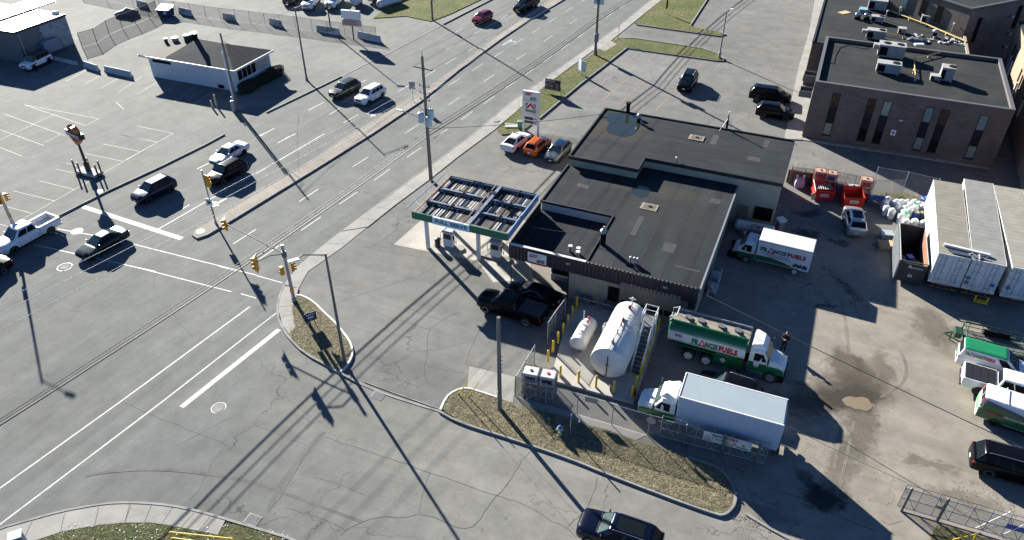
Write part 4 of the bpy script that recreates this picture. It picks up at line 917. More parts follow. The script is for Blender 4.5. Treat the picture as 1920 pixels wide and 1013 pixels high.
# rear wing, lower roof
HW = 6.0
wing = thing('rear_wing', 'long lower flat-roofed wing behind the brown brick block, covered in rooftop equipment', 'building wing', (BO.x, BO.y, 0))
wu0 = uvb(1540, 20, HW)[0]; wu1 = (uvb(1805, 58, HW)[0] + uvb(1820, 99, HW)[0]) / 2
wv1 = bd + 32
def wpart(name, L, z0, z1, m): return bpart(name, L, z0, z1, m, wing, wing)
wpart('wall', [(wu0, bd + .05), (wu1, bd + .05), (wu1, wv1), (wu0, wv1)], 0, HW - .25, M_brick)
wpart('roof', [(wu0 + .2, bd + .06), (wu1 - .25, bd + .06), (wu1 - .25, wv1 - .2), (wu0 + .2, wv1 - .2)], HW - .24, HW - .12, M_roof3)
wpart('parapet', [(wu1 - .25, bd + .05), (wu1 + .05, bd + .05), (wu1 + .05, bd + 13), (wu1 - .25, bd + 13)], HW - .3, HW + .05, mat('pale_coping', (.24, .21, .17), .8))
wpart('parapet', [(wu0 - .05, bd + .05), (wu0 + .2, bd + .05), (wu0 + .2, wv1), (wu0 - .05, wv1)], HW - .3, HW + .02, M_edge)
# back building (rotated)
HK = 9.5
def polybuilding(name, label, pts, z1, m, mr, cat='building', base=0):
    P = [at(a, b, z1) for a, b in pts]; o = P[0]
    t = thing(name, label, cat, (o.x, o.y, 0))
    s = MB(); s.prism([(p.x, p.y) for p in P], base, z1 - .3); s.build('wall', m, t, world=True)
    s = MB(); s.prism([(p.x, p.y) for p in P], z1 - .29, z1 - .08); s.build('roof', mr, t, world=True)
    s = MB(); n = len(P)
    for i in range(n):
        a, b = P[i], P[(i + 1) % n]; d = (b - a).normalized(); mid = (a + b) / 2
        s.box((mid.x, mid.y, z1 - .08 + .002 * i), ((b - a).length + .2, .28, .2), math.atan2(d.y, d.x))
    s.build('roof_edge', M_dgalv, t, world=True)
    return t, P
t, Pk = polybuilding('brick_building', 'dark grey brown brick building at the top right behind the rear wing', [(1824, 15.5), (1640, -42), (1720, -200), (2200, -130), (1995, -17)], HK, M_brick3, M_roof3)
dk_ = (Pk[1] - Pk[0]).normalized(); nk = Vector((dk_.y, -dk_.x, 0))
if nk.y > 0: nk = -nk
for dist, z0, z1, m in ((4.2, 6.5, 8.6, M_dark), (6.6, 6.6, 8.7, M_dark), (9.6, 6.8, 8.9, M_wtop), (14, 6.8, 9.0, M_dark)):
    p = Pk[0] + dk_ * dist + nk * .06; s = MB(); s.box((p.x, p.y, (z0 + z1) / 2), (.9, .08, z1 - z0), math.atan2(dk_.y, dk_.x)); s.build('window', m, t, world=True)
d2 = (Pk[4] - Pk[0]).normalized(); n2 = Vector((d2.y, -d2.x, 0))
for dist, z0, z1 in ((2.2, 4.8, 8.0), (9.5, 5.6, 8.6)):
    p = Pk[0] + d2 * dist + n2 * .06; s = MB(); s.box((p.x, p.y, (z0 + z1) / 2), (.7, .08, z1 - z0), math.atan2(d2.y, d2.x)); s.build('window', M_dark, t, world=True)
for dist, zz in ((8.2, 7.4), (9.0, 5.0), (9.2, 3.2)):
    p = Pk[0] + d2 * dist + n2 * .2; s = MB(); s.box((p.x, p.y, zz), (.5, .3, .35), math.atan2(d2.y, d2.x)); s.build('wall_light', M_galv, t, world=True)
# far right sunlit tan brick building
HT = 8.0
pt = at(1911, 39, HT)
t = thing('brick_building', 'sunlit tan brick building cut off by the right edge of the photo', 'building', (pt.x, pt.y, 0))
q = [pt, pt - VB * 34, pt - VB * 34 + UB * 25, pt + UB * 25]
s = MB(); s.prism([(p.x, p.y) for p in q], 0, HT - .2); s.build('wall', M_brick2, t, world=True)
s = MB(); s.prism([(p.x, p.y) for p in q], HT - .19, HT); s.build('roof', M_roof3, t, world=True)
for dv, z0, z1, wd_ in ((3.8, 2.9, 6.2, .45), (5.2, 2.6, 6.0, .45), (1.6, 1.2, 2.6, .5), (11.5, 2.2, 5.8, .45), (13.0, 2.0, 5.6, .45), (17.5, 2.6, 5.8, .5)):
    p = pt - VB * dv - UB * .04; s = MB(); s.box((p.x, p.y, (z0 + z1) / 2), (.08, wd_, z1 - z0), ba); f = s.build('window', M_dark, t, world=True)
    p = pt - VB * (dv + .45) - UB * .1; s = MB(); s.box((p.x, p.y, z0 + (z1 - z0) * .3), (.2, .3, (z1 - z0) * .6), ba); s.build('reveal', M_whited, t, world=True)
for dv in (8.0, 15.4):
    p = pt - VB * dv - UB * .6; s = MB(); s.box((p.x, p.y, 2.2), (1.2, 2.2, .5), ba, ry=-.5); s.build('awning', mat('cream_awning', (.42, .36, .30), .7), t, world=True)
# ---------------- rooftop equipment ----------------
M_hvac = mat('beige_unit_metal', (0.20, 0.21, 0.21), .6, var=.18, vs=2); M_hv2 = mat('pale_unit_top', (0.30, 0.30, 0.285), .6, var=.12)
def hvac(px_, py_, z, dx, dy, dz, label, fans=1, duct=0, rz=ba):
    p = at(px_, py_, z); t = thing('rooftop_unit', label, 'air handler', (p.x, p.y, z), rz)
    s = MB()
    for sx in (-1, 1): s.box((sx * dx * .42, 0, .06), (.12, dy, .12))
    s.build('base_rails', M_wood2, t)
    s = MB(); s.box((0, 0, .12 + dz / 2), (dx, dy, dz)); s.mat(1).box((-dx * .30, -dy / 2 - .012, .12 + dz * .5), (dx * .3, .02, dz * .75)); s.build('casing', [M_hvac, M_dark], t, bev=.02)
    s = MB(); s.box((0, 0, .16 + dz), (dx + .08, dy + .08, .08)); s.build('lid', M_hv2, t, bev=.015)
    for k in range(fans):
        s = MB(); s.cyl((dx * (.28 - .5 * k), 0, .2 + dz), (dx * (.28 - .5 * k), 0, .26 + dz), min(dy * .32, .4), n=16); s.build('fan_grille', M_dark, t)
    if duct:
        s = MB(); s.box((-dx / 2 - .3, 0, .12 + dz * .7), (.6, dy * .5, dz * .4)); s.build('duct', M_hv2, t, bev=.02)
    return t
zr = HB - .40
hvac(1668, 106, zr, 2.9, 1.6, 1.35, 'large air handler on the back parapet side of the brown brick roof', 2, 1)
hvac(1663, 136, zr, 2.5, 1.3, 1.0, 'long air handler at the middle left of the brown brick roof', 1, 0)
hvac(1771, 150, zr, 1.3, 1.3, 1.4, 'tall square air handler at the middle right of the brown brick roof', 1, 0)
hvac(1752, 150, zr, 1.0, .9, .4, 'low pale box attached beside the tall square air handler', 0, 0)
zw = HW - .12
hvac(1640, 73, zw, 2.2, 1.2, 1.0, 'air handler with a left fan on the rear wing just behind the parapet', 1, 1)
hvac(1643, 18, zw, 2.4, 1.4, 1.2, 'grey air handler near the top edge of the photo on the rear wing', 0, 0)
hvac(1704, 28, zw, 2.2, 1.2, 1.0, 'air handler at the right back of the rear wing against the pipe', 0, 0)
hvac(1737, 43, zw, 1.6, 1.4, .9, 'twin fan condenser on the rear wing beside the brick wall', 2, 0)
hvac(1690, 62, zw, .9, .9, .5, 'small square unit between the rear wing air handlers', 0, 0)
hvac(1644, 41, zw, 1.6, 1.0, .6, 'low unit with one round fan in the rear wing cluster', 1, 0)
for k, (a, b) in enumerate(((1607, 36), (1624, 37))):
    vent(a, b, zw, [('curb', M_dark, lambda s: s.box((0, 0, .2), (.7, .7, .4))), ('hood', M_chrome, lambda s: (s.cyl((0, 0, .4), (0, 0, .6), .3, n=14), s.ball((0, 0, .7), .42, sz=.5)))], 'roof_exhaust_fan', ('left', 'right')[k] + ' of two shiny mushroom exhaust fans on the rear wing', 'exhaust fan', ba)['group'] = 'mushroom exhaust fans'
vent(1618, 22, zw, [('curb', M_galv, lambda s: s.box((0, 0, .15), (1.1, 1.3, .3))), ('dome', mat('skylight_blue', (.25, .42, .48), .2), lambda s: s.box((0, 0, .38), (1.0, 1.2, .16)))], 'skylight', 'pale blue skylight behind the twin mushroom fans', 'skylight', ba)
vent(1751, 70, zw, [('curb', M_dark, lambda s: s.box((0, 0, .3), (.5, .5, .6))), ('hood', M_hv2, lambda s: (s.ball((0, 0, .8), .4, sz=.6)))], 'roof_exhaust_fan', 'single mushroom exhaust fan near the pale coping on the rear wing', 'exhaust fan', ba)
for k, (a, b, l) in enumerate(((1684, 31, 'thin vent pipe in front of the back right air handler'), (1783, 62, 'leaning vent pipe by the pale coping of the rear wing'), (1659, 38, 'thin white vent pipe in the left equipment cluster'))):
    vent(a, b, zw, [('pipe', M_galv, lambda s: s.cyl((0, 0, 0), (0, 0, 1.2), .07, n=8)), ('cap', M_white, lambda s: s.cyl((0, 0, 1.15), (0, 0, 1.3), .12, n=8))], 'vent_pipe', l, 'vent pipe')
vent(1817, 64, zw, [('mount', M_galv, lambda s: s.cyl((0, 0, 0), (0, 0, .7), .05, n=8)), ('dish', M_white, lambda s: s.lathe((.05, -.05, .9), (.8, -.5, .3), [(0, .1), (.06, .3), (.12, .42), (.13, .40)], 16))], 'satellite_dish', 'white satellite dish on the corner of the rear wing coping', 'satellite dish')
def pipe(name, label, pts, z, r, m, cat='pipe', posts=True):
    P = [at(a, b, z) for a, b in pts]; t = thing(name, label, cat, (P[0].x, P[0].y, z - .3))
    s = MB(); s.tube(P, r, 8); s.build('pipe_run', m, t, world=True)
    if posts:
        s = MB()
        for a, b in zip(P[:-1], P[1:]):
            n = max(1, int((b - a).length / 2.5))
            for k in range(n + 1): q_ = a.lerp(b, k / n); s.box((q_.x, q_.y, z - .15), (.25, .15, .28))
        s.build('supports', M_wood2, t, world=True)
M_gasp = mat('yellow_gas_pipe', (.42, .30, .10), .5, var=.2)
pipe('gas_pipe', 'long yellow gas pipe running diagonally across the rear wing roof', [(1657, 15), (1673, 22), (1740, 47), (1812, 78)], zw + .3, .10, M_gasp)
pipe('gas_pipe', 'yellow gas pipe bending behind the middle units of the rear wing', [(1656, 62), (1695, 68)], zw + .3, .06, M_gasp)
pipe('gas_pipe', 'yellow gas pipe from the back parapet to the middle of the brown brick roof', [(1770, 97), (1714, 111), (1717, 147)], zr + .3, .06, M_gasp)
pipe('gas_pipe', 'low yellow gas pipe joining the long air handler to the pipe frame', [(1683, 132), (1714, 135)], zr + .2, .04, M_gasp)
pipe('roof_cable', 'black cable snaking from a white box on the brown brick roof', [(1556, 118), (1564, 120), (1567, 105), (1575, 90), (1590, 85), (1610, 90), (1626, 92), (1628, 86)], zr + .03, .025, M_dark, 'cable', False)
s = MB()
for k in range(40):
    a, b = 1700 + rnd(0, 110), 64 + rnd(0, 12) + 0
    p = at(a, b + (a - 1700) * .10, zw); s.box((p.x, p.y, zw + .1), (rnd(.1, .5), rnd(.1, .3), rnd(.1, .25)), rnd(0, 3))
tag(s.build('roof_debris', [M_whited]), 'scattered blocks and scraps along the rear wing roof', 'debris')['kind'] = 'stuff'
p = at(1719, 78, zw); t = thing('covered_bundle', 'blue grey tarp bundle lying behind the back parapet', 'bundle', (p.x, p.y, zw), ba)
s = MB(); s.loft([[(x, y * w_, z_ * h_) for y, z_ in ((-.5, 0), (.5, 0), (.45, .6), (0, 1), (-.45, .6))] for x, w_, h_ in ((-1.2, .4, .2), (-.7, 1, .6), (0, .8, .4), (.6, 1, .5), (1.3, .5, .15))]); s.build('tarp', mat('blue_grey_tarp', (.07, .09, .12), .6), t, smooth=50)
s = MB(); s.tube([(-1, .5, .05), (-.4, .1, .62), (0, .1, .42), (.6, .1, .52), (1.1, .4, .1)], .02); s.build('strap', M_dark, t)
p = at(1723, 85, zr + .2); s = MB(); s.box((0, 0, .1), (1.1, .5, .2)); tag(s.build('roof_sheet', M_plast, off=p), 'small pale blue white sheet resting by the back parapet', 'sheet')
p = at(1583, 24, zw); s = MB(); s.box((0, 0, .03), (1.6, 1.0, .05), .5); tag(s.build('plywood_sheet', M_wood2, off=p), 'plywood sheet lying on the rear wing roof', 'plywood sheet')
# ---------------- grey warehouse top left ----------------
HG = hgt(138.5, 82, 27)
print('warehouse', HG)
g0 = at(26, 61, HG); g1 = at(121, 27, HG); gd_ = (g1 - g0).normalized(); gn = Vector((-gd_.y, gd_.x, 0))
t = thing('warehouse', 'grey metal-clad warehouse with tan ribbed roof at the top left', 'warehouse', (g0.x, g0.y, 0))
q = [g0 , g1, g1 + gn * 16, g0 + gn * 16 - gd_ * 30, g0 - gd_ * 12 - gn * 0]
dl = (at(-60, 48, HG) - g0).normalized()
q = [g0, g1, g1 + gn * 14, g0 + dl * 30 + gn * 14, g0 + dl * 30]
M_gw = corr_mat('grey_metal_cladding', (0.085, 0.095, 0.11), .4, .6, rot=-math.atan2(gd_.y, gd_.x), depth=.3)
s = MB(); s.prism([(p.x, p.y) for p in q], 0, HG - .15); s.build('wall', M_gw, t, world=True)
s = MB(); s.prism([(p.x, p.y) for p in q], HG - .14, HG + .0); s.build('roof', corr_mat('tan_metal_roof', (0.30, 0.26, 0.20), .8, .45, var=.15, rot=-math.atan2(gd_.y, gd_.x) + math.pi / 2, depth=.6), t, world=True)
s = MB(); P = [g0 - gn * .05, g1 - gn * .05]
for a, b in ((q[0], q[1]), (q[4], q[0])):
    d = (b - a).normalized(); m_ = (a + b) / 2; s.box((m_.x, m_.y, HG - .1), ((b - a).length + .2, .2, .3), math.atan2(d.y, d.x))
s.build('gutter', M_edge, t, world=True)
# white painted patch at the wall's right end, with a jagged edge
s = MB(); L = (g1 - g0).length; pts = []
for k in range(15): pts.append((L - 4.6 + .9 * math.sin(k * 2.3) * .3 + k * .03, HG - .4 - (HG - .5) * k / 14))
poly = [(L - .03, HG - .4)] + pts + [(L - .03, .1)]
s.plate([tuple(g0 + gd_ * a - gn * .04 + Vector((0, 0, b - HG))) for a, b in poly], .03); s.build('painted_patch', mat('patchy_grey_paint', (0.20, 0.23, 0.26), .7, var=.3, vs=1.5), t, world=True)
for dx_, dz_, sz in ((2.2, 2.6, 1.5),):
    p = g0 + gd_ * 4 - gn * .5; s = MB(); s.box((p.x, p.y, 1.4), (2.2, .9, 1.4), math.atan2(gd_.y, gd_.x)); s.build('wall_unit', mat('blue_grey_unit', (.13, .18, .26), .5), t, world=True)
    p = g0 + gd_ * .4 - gn * .1; s = MB(); s.cyl((p.x, p.y, 0), (p.x, p.y, HG - .3), .07, n=8); s.build('downpipe', M_galv, t, world=True)
p = at(30, 18, HG + .1); sp = thing('glare_skylight', 'skylight panel painted white as sun glare on the warehouse roof', 'roof panel', (p.x, p.y, HG + .05), math.atan2(gd_.y, gd_.x))
s = MB(); s.box((0, 0, .1), (10, 4.2, .12)); s.build('panel', mat('glare_white_panel', (.85, .87, .9), .25, .0, var=.03), sp)  # near-white colour stands in for sun glare off a flat skylight
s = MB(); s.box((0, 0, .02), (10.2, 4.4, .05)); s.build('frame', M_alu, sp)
p = at(104, 26, HG); s = MB(); s.ball((0, 0, .15), .55, sz=.5); tag(s.build('roof_dome', mat('dome_glare', (.8, .8, .8), .3), off=p, smooth=60), 'dome vent coloured white for its glare at the warehouse roof corner', 'roof vent')  # the dome's glare is put into its near-white colour
# ---------------- white office with hip roof ----------------
h0 = at(447, 175, 0); h1 = at(281, 145.6, 0); h2 = at(509, 127, 0)
HH = 3.0
e = {k: at(*v, HH) for k, v in dict(fl=(305.4, 110.4), fr=(438.8, 133.9), br=(512.6, 94.5), ll=(259.3, 103.7)).items()}
ux = (e['fr'] - e['ll']).normalized(); uy = (e['br'] - e['fr']); ly = uy.length; uy = uy.normalized()
t = thing('office_hut', 'white single storey office with grey hip roof beside the main road', 'office building', (h0.x, h0.y, 0))
i_ = .45
a = e['fr'] - ux * i_ + uy * i_; b_ = e['ll'] + ux * (i_ + .6) + uy * i_; c_ = b_ + uy * (ly - 2 * i_); d_ = a + uy * (ly - 2 * i_)
M_hutw = mat('pale_office_wall', (.46, .49, .52), .7, var=.06)
s = MB(); s.prism([(p.x, p.y) for p in (a, b_, c_, d_)], 0, HH - .1); s.build('wall', M_hutw, t, world=True)
s = MB(); bl = e['ll'] + uy * ly
s.prism([(p.x, p.y) for p in (e['ll'], e['fl'] + ux * .5, e['fl'] + ux * .5 + uy * ly, bl)], HH - .09, HH + .1); s.build('flat_roof', mat('tan_grey_flat_roof', (.050, .048, .043), .9, var=.2, vs=.6), t, world=True)
RZ = 1.7
fl, fr, br = e['fl'], e['fr'], e['br']; bl2 = fl + uy * ly
ap1 = at(386, 67.6, HH + RZ); ap2 = at(421, 73, HH + RZ)
mid = (fr + br) / 2 - ux * 4.2; rg1 = (fl + bl2) / 2 + ux * 2.6
for p in (mid, rg1): p.z = HH + RZ
ap1 = rg1; ap2 = mid
def zz(p, z): return (p.x, p.y, z)
s = MB(); s.add([zz(fl, HH), zz(fr, HH), zz(br, HH), zz(bl2, HH), tuple(ap1), tuple(ap2), zz(fl, HH - .08), zz(fr, HH - .08), zz(br, HH - .08), zz(bl2, HH - .08)], [(0, 1, 5, 4), (1, 2, 5), (2, 3, 4, 5), (3, 0, 4), (9, 8, 7, 6)])
M_shg = mat('dark_shingles', (.020, .026, .031), .9, var=.35, vs=5, stretch=(1, 1, 4), bump=.4, bs=12)
s.build('hip_roof', M_shg, t, world=True)
s = MB()
for p1, p2 in ((e['ll'], fr), (fr, br)):
    d = (p2 - p1).normalized(); m_ = (p1 + p2) / 2; s.box((m_.x, m_.y, HH - .06), ((p2 - p1).length + .1, .1, .24), math.atan2(d.y, d.x))
s.build('fascia', M_white, t, world=True)
for k in range(7):
    p = a + uy * (.9 + k * (ly - 2.2) / 6.4); s = MB(); q_ = p + ux * .03
    s.box((q_.x, q_.y, 1.95), (.06, (ly - 2.2) / 6.4 - .16, 1.25), math.atan2(ux.y, ux.x)); s.build('window', M_glass if k < 4 else mat('blinds', (.3, .3, .3), .5), t, world=True)
s = MB(); q_ = b_ + ux * 2.2 - uy * .03; s.box((q_.x, q_.y, 2.45), (3.0, .06, .5), math.atan2(ux.y, ux.x)); s.build('dark_recess', M_dark, t, world=True)
s = MB(); q_ = a - ux * 2.6 - uy * .04; s.box((q_.x, q_.y, .35), (.9, .06, .45), math.atan2(ux.y, ux.x)); s.build('vent_grille', M_dark, t, world=True)
s = MB(); p = ap1; s.box((p.x - .2, p.y, HH + RZ + .1), (.45, .45, 1.1), math.atan2(ux.y, ux.x)); s.mat(1).box((p.x - .2, p.y, HH + RZ + .68), (.6, .6, .1), math.atan2(ux.y, ux.x)); s.build('chimney', [M_dark, M_whited], t, world=True)
for k, (px_, py_, w_, hh, m, nm, lab) in enumerate(((352, 79, .5, .9, M_dkgreen, 'roof_exhaust', 'left green capped exhaust on the office flat roof'), (358, 76, .45, .8, M_dkgreen, 'roof_exhaust', 'middle green exhaust on the office flat roof'), (366, 74, .5, .9, M_dkgreen, 'roof_exhaust', 'right green capped exhaust nearest the office chimney'), (312, 80, .3, .5, M_dkgreen, 'roof_exhaust', 'small bent green vent at the left of the office flat roof'), (329, 77, .55, .4, M_galv, 'roof_exhaust', 'silver fan vent on the office flat roof'))):
    vent(px_, py_, HH + .1, [('stack', m, lambda s, w_=w_, hh=hh: s.cyl((0, 0, 0), (0, 0, hh), w_ * .8, n=12)), ('cap', M_plast, lambda s, w_=w_, hh=hh: s.cyl((0, 0, hh), (0, 0, hh + .1), w_ * .85, n=12))], nm, lab, 'roof exhaust')
# ---------------- hedges ----------------
def leafmat(name, c1, c2):
    return mat(name, c1, .85, var=.5, vs=6)
M_leaf = leafmat('dark_hedge_leaf', (0.022, 0.026, 0.012), None)
def hedge(c, rx, ry, h, rz, label, n=2600):
    t = thing('hedge', label, 'hedge', (c.x, c.y, 0), rz)
    s = MB()
    for k in range(n):
        th = rnd(0, 2 * math.pi); ph = rnd(0, 1); r = rnd(.72, 1.04); zt = math.sqrt(ph)
        x = math.cos(th) * rx * r * (1 - .35 * ph ** 3); y = math.sin(th) * ry * r * (1 - .35 * ph ** 3); z = h * ph * rnd(.85, 1.02)
        if rnd(0, 1) < .35: rr = rnd(0, 1) ** .5; x = math.cos(th) * rx * rr; y = math.sin(th) * ry * rr; z = h * (1 - .18 * rr) * rnd(.9, 1.03)
        a = Vector((rnd(-1, 1), rnd(-1, 1), rnd(-1, 1))).normalized() * rnd(.06, .12); b = a.orthogonal().normalized() * rnd(.05, .1)
        c_ = Vector((x, y, z)); s.add([c_ - a, c_ + b, c_ + a], [(0, 1, 2)])
    s.build('foliage', M_leaf, t)
    s = MB(); s.loft([[(math.cos(q) * rx * k_, math.sin(q) * ry * k_, z) for q in [i * math.pi / 6 for i in range(12)]] for z, k_ in ((0, .7), (h * .5, .85), (h * .85, .6))]); s.build('branches', mat('hedge_core', (.012, .012, .008), .9), t)
hz = math.atan2(uy.y, uy.x)
hedge(at(467, 165, .3), 1.9, .9, 1.2, hz, 'rounded dark hedge at the near corner of the white office')
hedge(at(497, 149, .3), 1.6, .8, 1.1, hz, 'middle dark hedge under the office windows')
hedge(at(517, 138, .3), 1.5, .9, 1.2, hz, 'far dark hedge by the office steps')
# ---------------- vehicles ----------------
WH = {}
def wheel(par, x, y, r, wd, rimm, spokes=5, z=None, hubdark=False):
    sgn = 1 if y > 0 else -1; key = ('t', r, wd)
    if key not in WH:
        s = MB(); s.lathe((0, -wd / 2, 0), (0, 1, 0), [(0, r * .62), (0, r * .9), (wd * .12, r), (wd * .88, r), (wd, r * .9), (wd, r * .62)], 24, caps=False)
        o = s.build('wheel', M_rubber, None, smooth=35); WH[key] = o.data; bpy.data.objects.remove(o)
    kr = ('r', r, wd, rimm.name, spokes)
    if kr not in WH:
        s = MB(); q = r * .66
        s.mi = 1; s.cyl((0, wd * .18, 0), (0, wd * .22, 0), q, n=20); s.mi = 0
        s.lathe((0, wd * .22, 0), (0, 1, 0), [(0, q * .98), (wd * .26, q), (wd * .30, q * .98), (wd * .30, q * .88), (wd * .05, q * .84)], 24)
        s.cyl((0, wd * .3, 0), (0, wd * .46, 0), q * .24, n=10)
        for k in range(spokes):
            a = 2 * math.pi * k / spokes; M = Matrix.Rotation(a, 3, 'Y')
            s.box(M @ Vector((0, wd * .40, q * .52)), (q * (.30 if spokes < 7 else .16), wd * .1, q * .82), M=M)
        o = s.build('rim', [rimm, M_dark], None, smooth=35); WH[kr] = o.data; bpy.data.objects.remove(o)
    w_ = bpy.data.objects.new('wheel', WH[key]); COL.objects.link(w_); w_.parent = par; w_.location = (x, y, r if z is None else z)
    if sgn < 0: w_.rotation_euler = (0, 0, math.pi)
    ri = bpy.data.objects.new('rim', WH[kr]); COL.objects.link(ri); ri.parent = w_
    return w_
def lerpz(T, x):
    for (x0, z0), (x1, z1) in zip(T[:-1], T[1:]):
        if x <= x0 and x >= x1: t = (x0 - x) / max(1e-6, x0 - x1); return z0 + (z1 - z0) * t
    return T[0][1] if x > T[0][0] else T[-1][1]
def rring(x0, x1, hw0, hw1, z, r=.12, n=4):
    """rounded rectangle ring, front x0 (half width hw0), rear x1 (half width hw1)"""
    P = []
    for cx, cy, a0 in ((x0 - r, hw0 - r, 0), (x1 + r, hw1 - r, 90), (x1 + r, -(hw1 - r), 180), (x0 - r, -(hw0 - r), 270)):
        for k in range(n + 1):
            a = R(a0 + 90 * k / n); P.append((cx + r * math.cos(a), cy + r * math.sin(a), z))
    return P
TY = dict(
    sedan=dict(wb=2.75, fo=.93, ro=1.02, w=.91, H=1.46, r=.33, top=[(9, .70), (1.9, .80), (1.0, .97), (-1.75, 1.02), (-2.3, 1.0)], cab=(1.05, .28, -.95, -1.72), cw=.83, tw=.60),
    coupe=dict(wb=2.7, fo=.9, ro=.9, w=.9, H=1.41, r=.33, top=[(9, .68), (1.9, .76), (1.0, .94), (-1.6, 1.04), (-2.2, 1.02)], cab=(1.05, .2, -.8, -1.95), cw=.82, tw=.58),
    hatch=dict(wb=2.55, fo=.82, ro=.75, w=.87, H=1.5, r=.31, top=[(9, .76), (1.7, .88), (1.0, 1.02), (-1.9, 1.05)], cab=(1.12, .42, -1.45, -1.93), cw=.80, tw=.62),
    suv=dict(wb=2.68, fo=.88, ro=.92, w=.92, H=1.68, r=.36, top=[(9, .88), (1.9, 1.0), (1.0, 1.12), (-2.1, 1.14)], cab=(1.08, .42, -1.75, -2.15), cw=.84, tw=.66),
    bigsuv=dict(wb=2.95, fo=.92, ro=1.1, w=.97, H=1.80, r=.38, top=[(9, .98), (2.0, 1.08), (1.1, 1.18), (-2.4, 1.18)], cab=(1.12, .48, -2.05, -2.42), cw=.88, tw=.70),
    boxsuv=dict(wb=2.70, fo=.82, ro=.85, w=.92, H=1.80, r=.37, top=[(9, 1.02), (1.8, 1.06), (1.0, 1.12), (-2.1, 1.14)], cab=(1.02, .62, -1.95, -2.1), cw=.84, tw=.74),
    minivan=dict(wb=3.0, fo=.98, ro=1.1, w=.98, H=1.75, r=.34, top=[(9, .82), (2.1, .95), (1.5, 1.08), (-2.4, 1.1)], cab=(1.75, .75, -2.1, -2.5), cw=.90, tw=.72),
    pickup=dict(wb=3.68, fo=.95, ro=1.22, w=.99, H=1.93, r=.41, top=[(9, 1.12), (2.2, 1.18), (1.35, 1.28), (-.9, 1.28)], cab=(1.42, .78, -.72, -.88), cw=.90, tw=.72, bed=True),
    cvan=dict(wb=2.9, fo=.9, ro=.85, w=.92, H=1.84, r=.33, top=[(9, .85), (2.0, 1.0), (1.55, 1.12), (-2.25, 1.14)], cab=(1.6, .85, -2.1, -2.26), cw=.88, tw=.78, van=True),
    van=dict(wb=3.45, fo=.85, ro=1.25, w=1.0, H=2.1, r=.37, top=[(9, 1.0), (2.3, 1.12), (1.9, 1.22), (-2.9, 1.24)], cab=(1.95, 1.25, -2.8, -2.95), cw=.97, tw=.86, van=True),
)
def car(label, cat, typ, paint, f, r_, side='L', name=None, rim=None, spokes=5, rail=None, clad=None, roofm=None, cover=None, group=None, glassroof=False, z0=.02, plate=True, extra=None):
    D = TY[typ]; wb, w = D['wb'], D['w']
    Fp = at(*f, z0); Rp = at(*r_, z0); h = (Fp - Rp).normalized(); left = Vector((-h.y, h.x, 0))
    c = (Fp + Rp) / 2 + left * ((-(w - .1)) if side == 'L' else (w - .1))
    t = thing(name or {'suv': 'suv_car', 'bigsuv': 'suv_car', 'boxsuv': 'suv_car', 'hatch': 'hatchback_car', 'sedan': 'sedan_car', 'coupe': 'coupe_car', 'pickup': 'pickup_truck', 'cvan': 'service_van', 'van': 'service_van', 'minivan': 'minivan'}[typ], label, cat, (c.x, c.y, z0), math.atan2(h.y, h.x), group)
    xf = wb / 2 + D['fo']; bed = D.get('bed'); xr = -(wb / 2 + D['ro']); xb = -.9 if bed else xr
    M = mat(*paint) if isinstance(paint, tuple) else paint
    top = D['top']; zb = .24 if typ not in ('pickup', 'boxsuv') else .36
    xs = [xf, xf - .07, xf - .25, xf - .55]
    x = xf - .95
    while x > xb + .5: xs.append(x); x -= .4
    xs += ([xb + .3, xb] if bed else [xb + .35, xb + .14, xb + .04, xb])
    rings = []
    n = len(xs)
    for i, x in enumerate(xs):
        kf = {0: .74, 1: .86, 2: .95, 3: .985}.get(i, 1.0)
        if not bed: kf = min(kf, {n - 1: .80, n - 2: .90, n - 3: .95, n - 4: .985}.get(i, 1.0))
        ww = w * kf; zt = lerpz(top, x) - {0: .22, 1: .09, 2: .02}.get(i, 0); zbb = zb + {0: .14, 1: .05}.get(i, 0)
        if not bed and i >= n - 2: zt -= (.10 if i == n - 1 else .02); zbb += .08 if i == n - 1 else .03
        zm = zb + (zt - zb) * .55
        half = [(ww * .86, zbb), (ww * .97, zbb + .10), (ww, zm - .08), (ww * .995, zm + .10), (ww * .955, zt - .09), (ww * .87, zt - .015), (ww * .45, zt + .02)]
        rings.append([(x, -y, z) for y, z in half] + [(x, 0, zt + .028)] + [(x, y, z) for y, z in reversed(half)])
    s = MB(); s.loft([list(reversed(q)) for q in rings])
    # wheel arch recess, sills, door seams
    s.mi = 1
    for sx in (wb / 2, -wb / 2):
        if bed and sx < 0: continue
        for sy in (-1, 1):
            rr = D['r'] * 1.17; P = [(sx + rr * math.cos(R(a)), sy * (w + .004), D['r'] + rr * math.sin(R(a))) for a in range(-20, 201, 20)]
            s.poly(P if sy < 0 else P[::-1])
    for sy in (-1, 1):
        y = sy * (w + .003)
        for xx in ((.95, .0, -.95) if not bed else (1.1, .15, -.7)):
            if typ in ('cvan', 'van') and xx < -.1: continue
            s.box((xx, sy * (w * .992), zb + .42), (.012, .03, .55))
        s.box((0, sy * w * .985, zb + .05), (wb - D['r'] * 2.4, .05, .12))
    if clad:
        s.mi = 2
        for sy in (-1, 1):
            s.box((0, sy * (w - .01), zb + .14), (wb - D['r'] * 2.4, .05, .2))
            for sx in (wb / 2, -wb / 2):
                P = [((sx + D['r'] * 1.2 * math.cos(R(a))), sy * (w + .008), D['r'] + D['r'] * 1.2 * math.sin(R(a))) for a in range(-10, 191, 20)]
                s.tube(P, .045, 6)
    s.build('body', [M, M_dark, M_black], t, smooth=38)
    # fender lips
    # cabin
    x0, x1, x2, x3 = D['cab']; zt = D['H']; zc = min(lerpz(top, x0), 9) - .03; cw, tw = D['cw'], D['tw']; zc0 = zc
    zcr = lerpz(top, x3) - .03
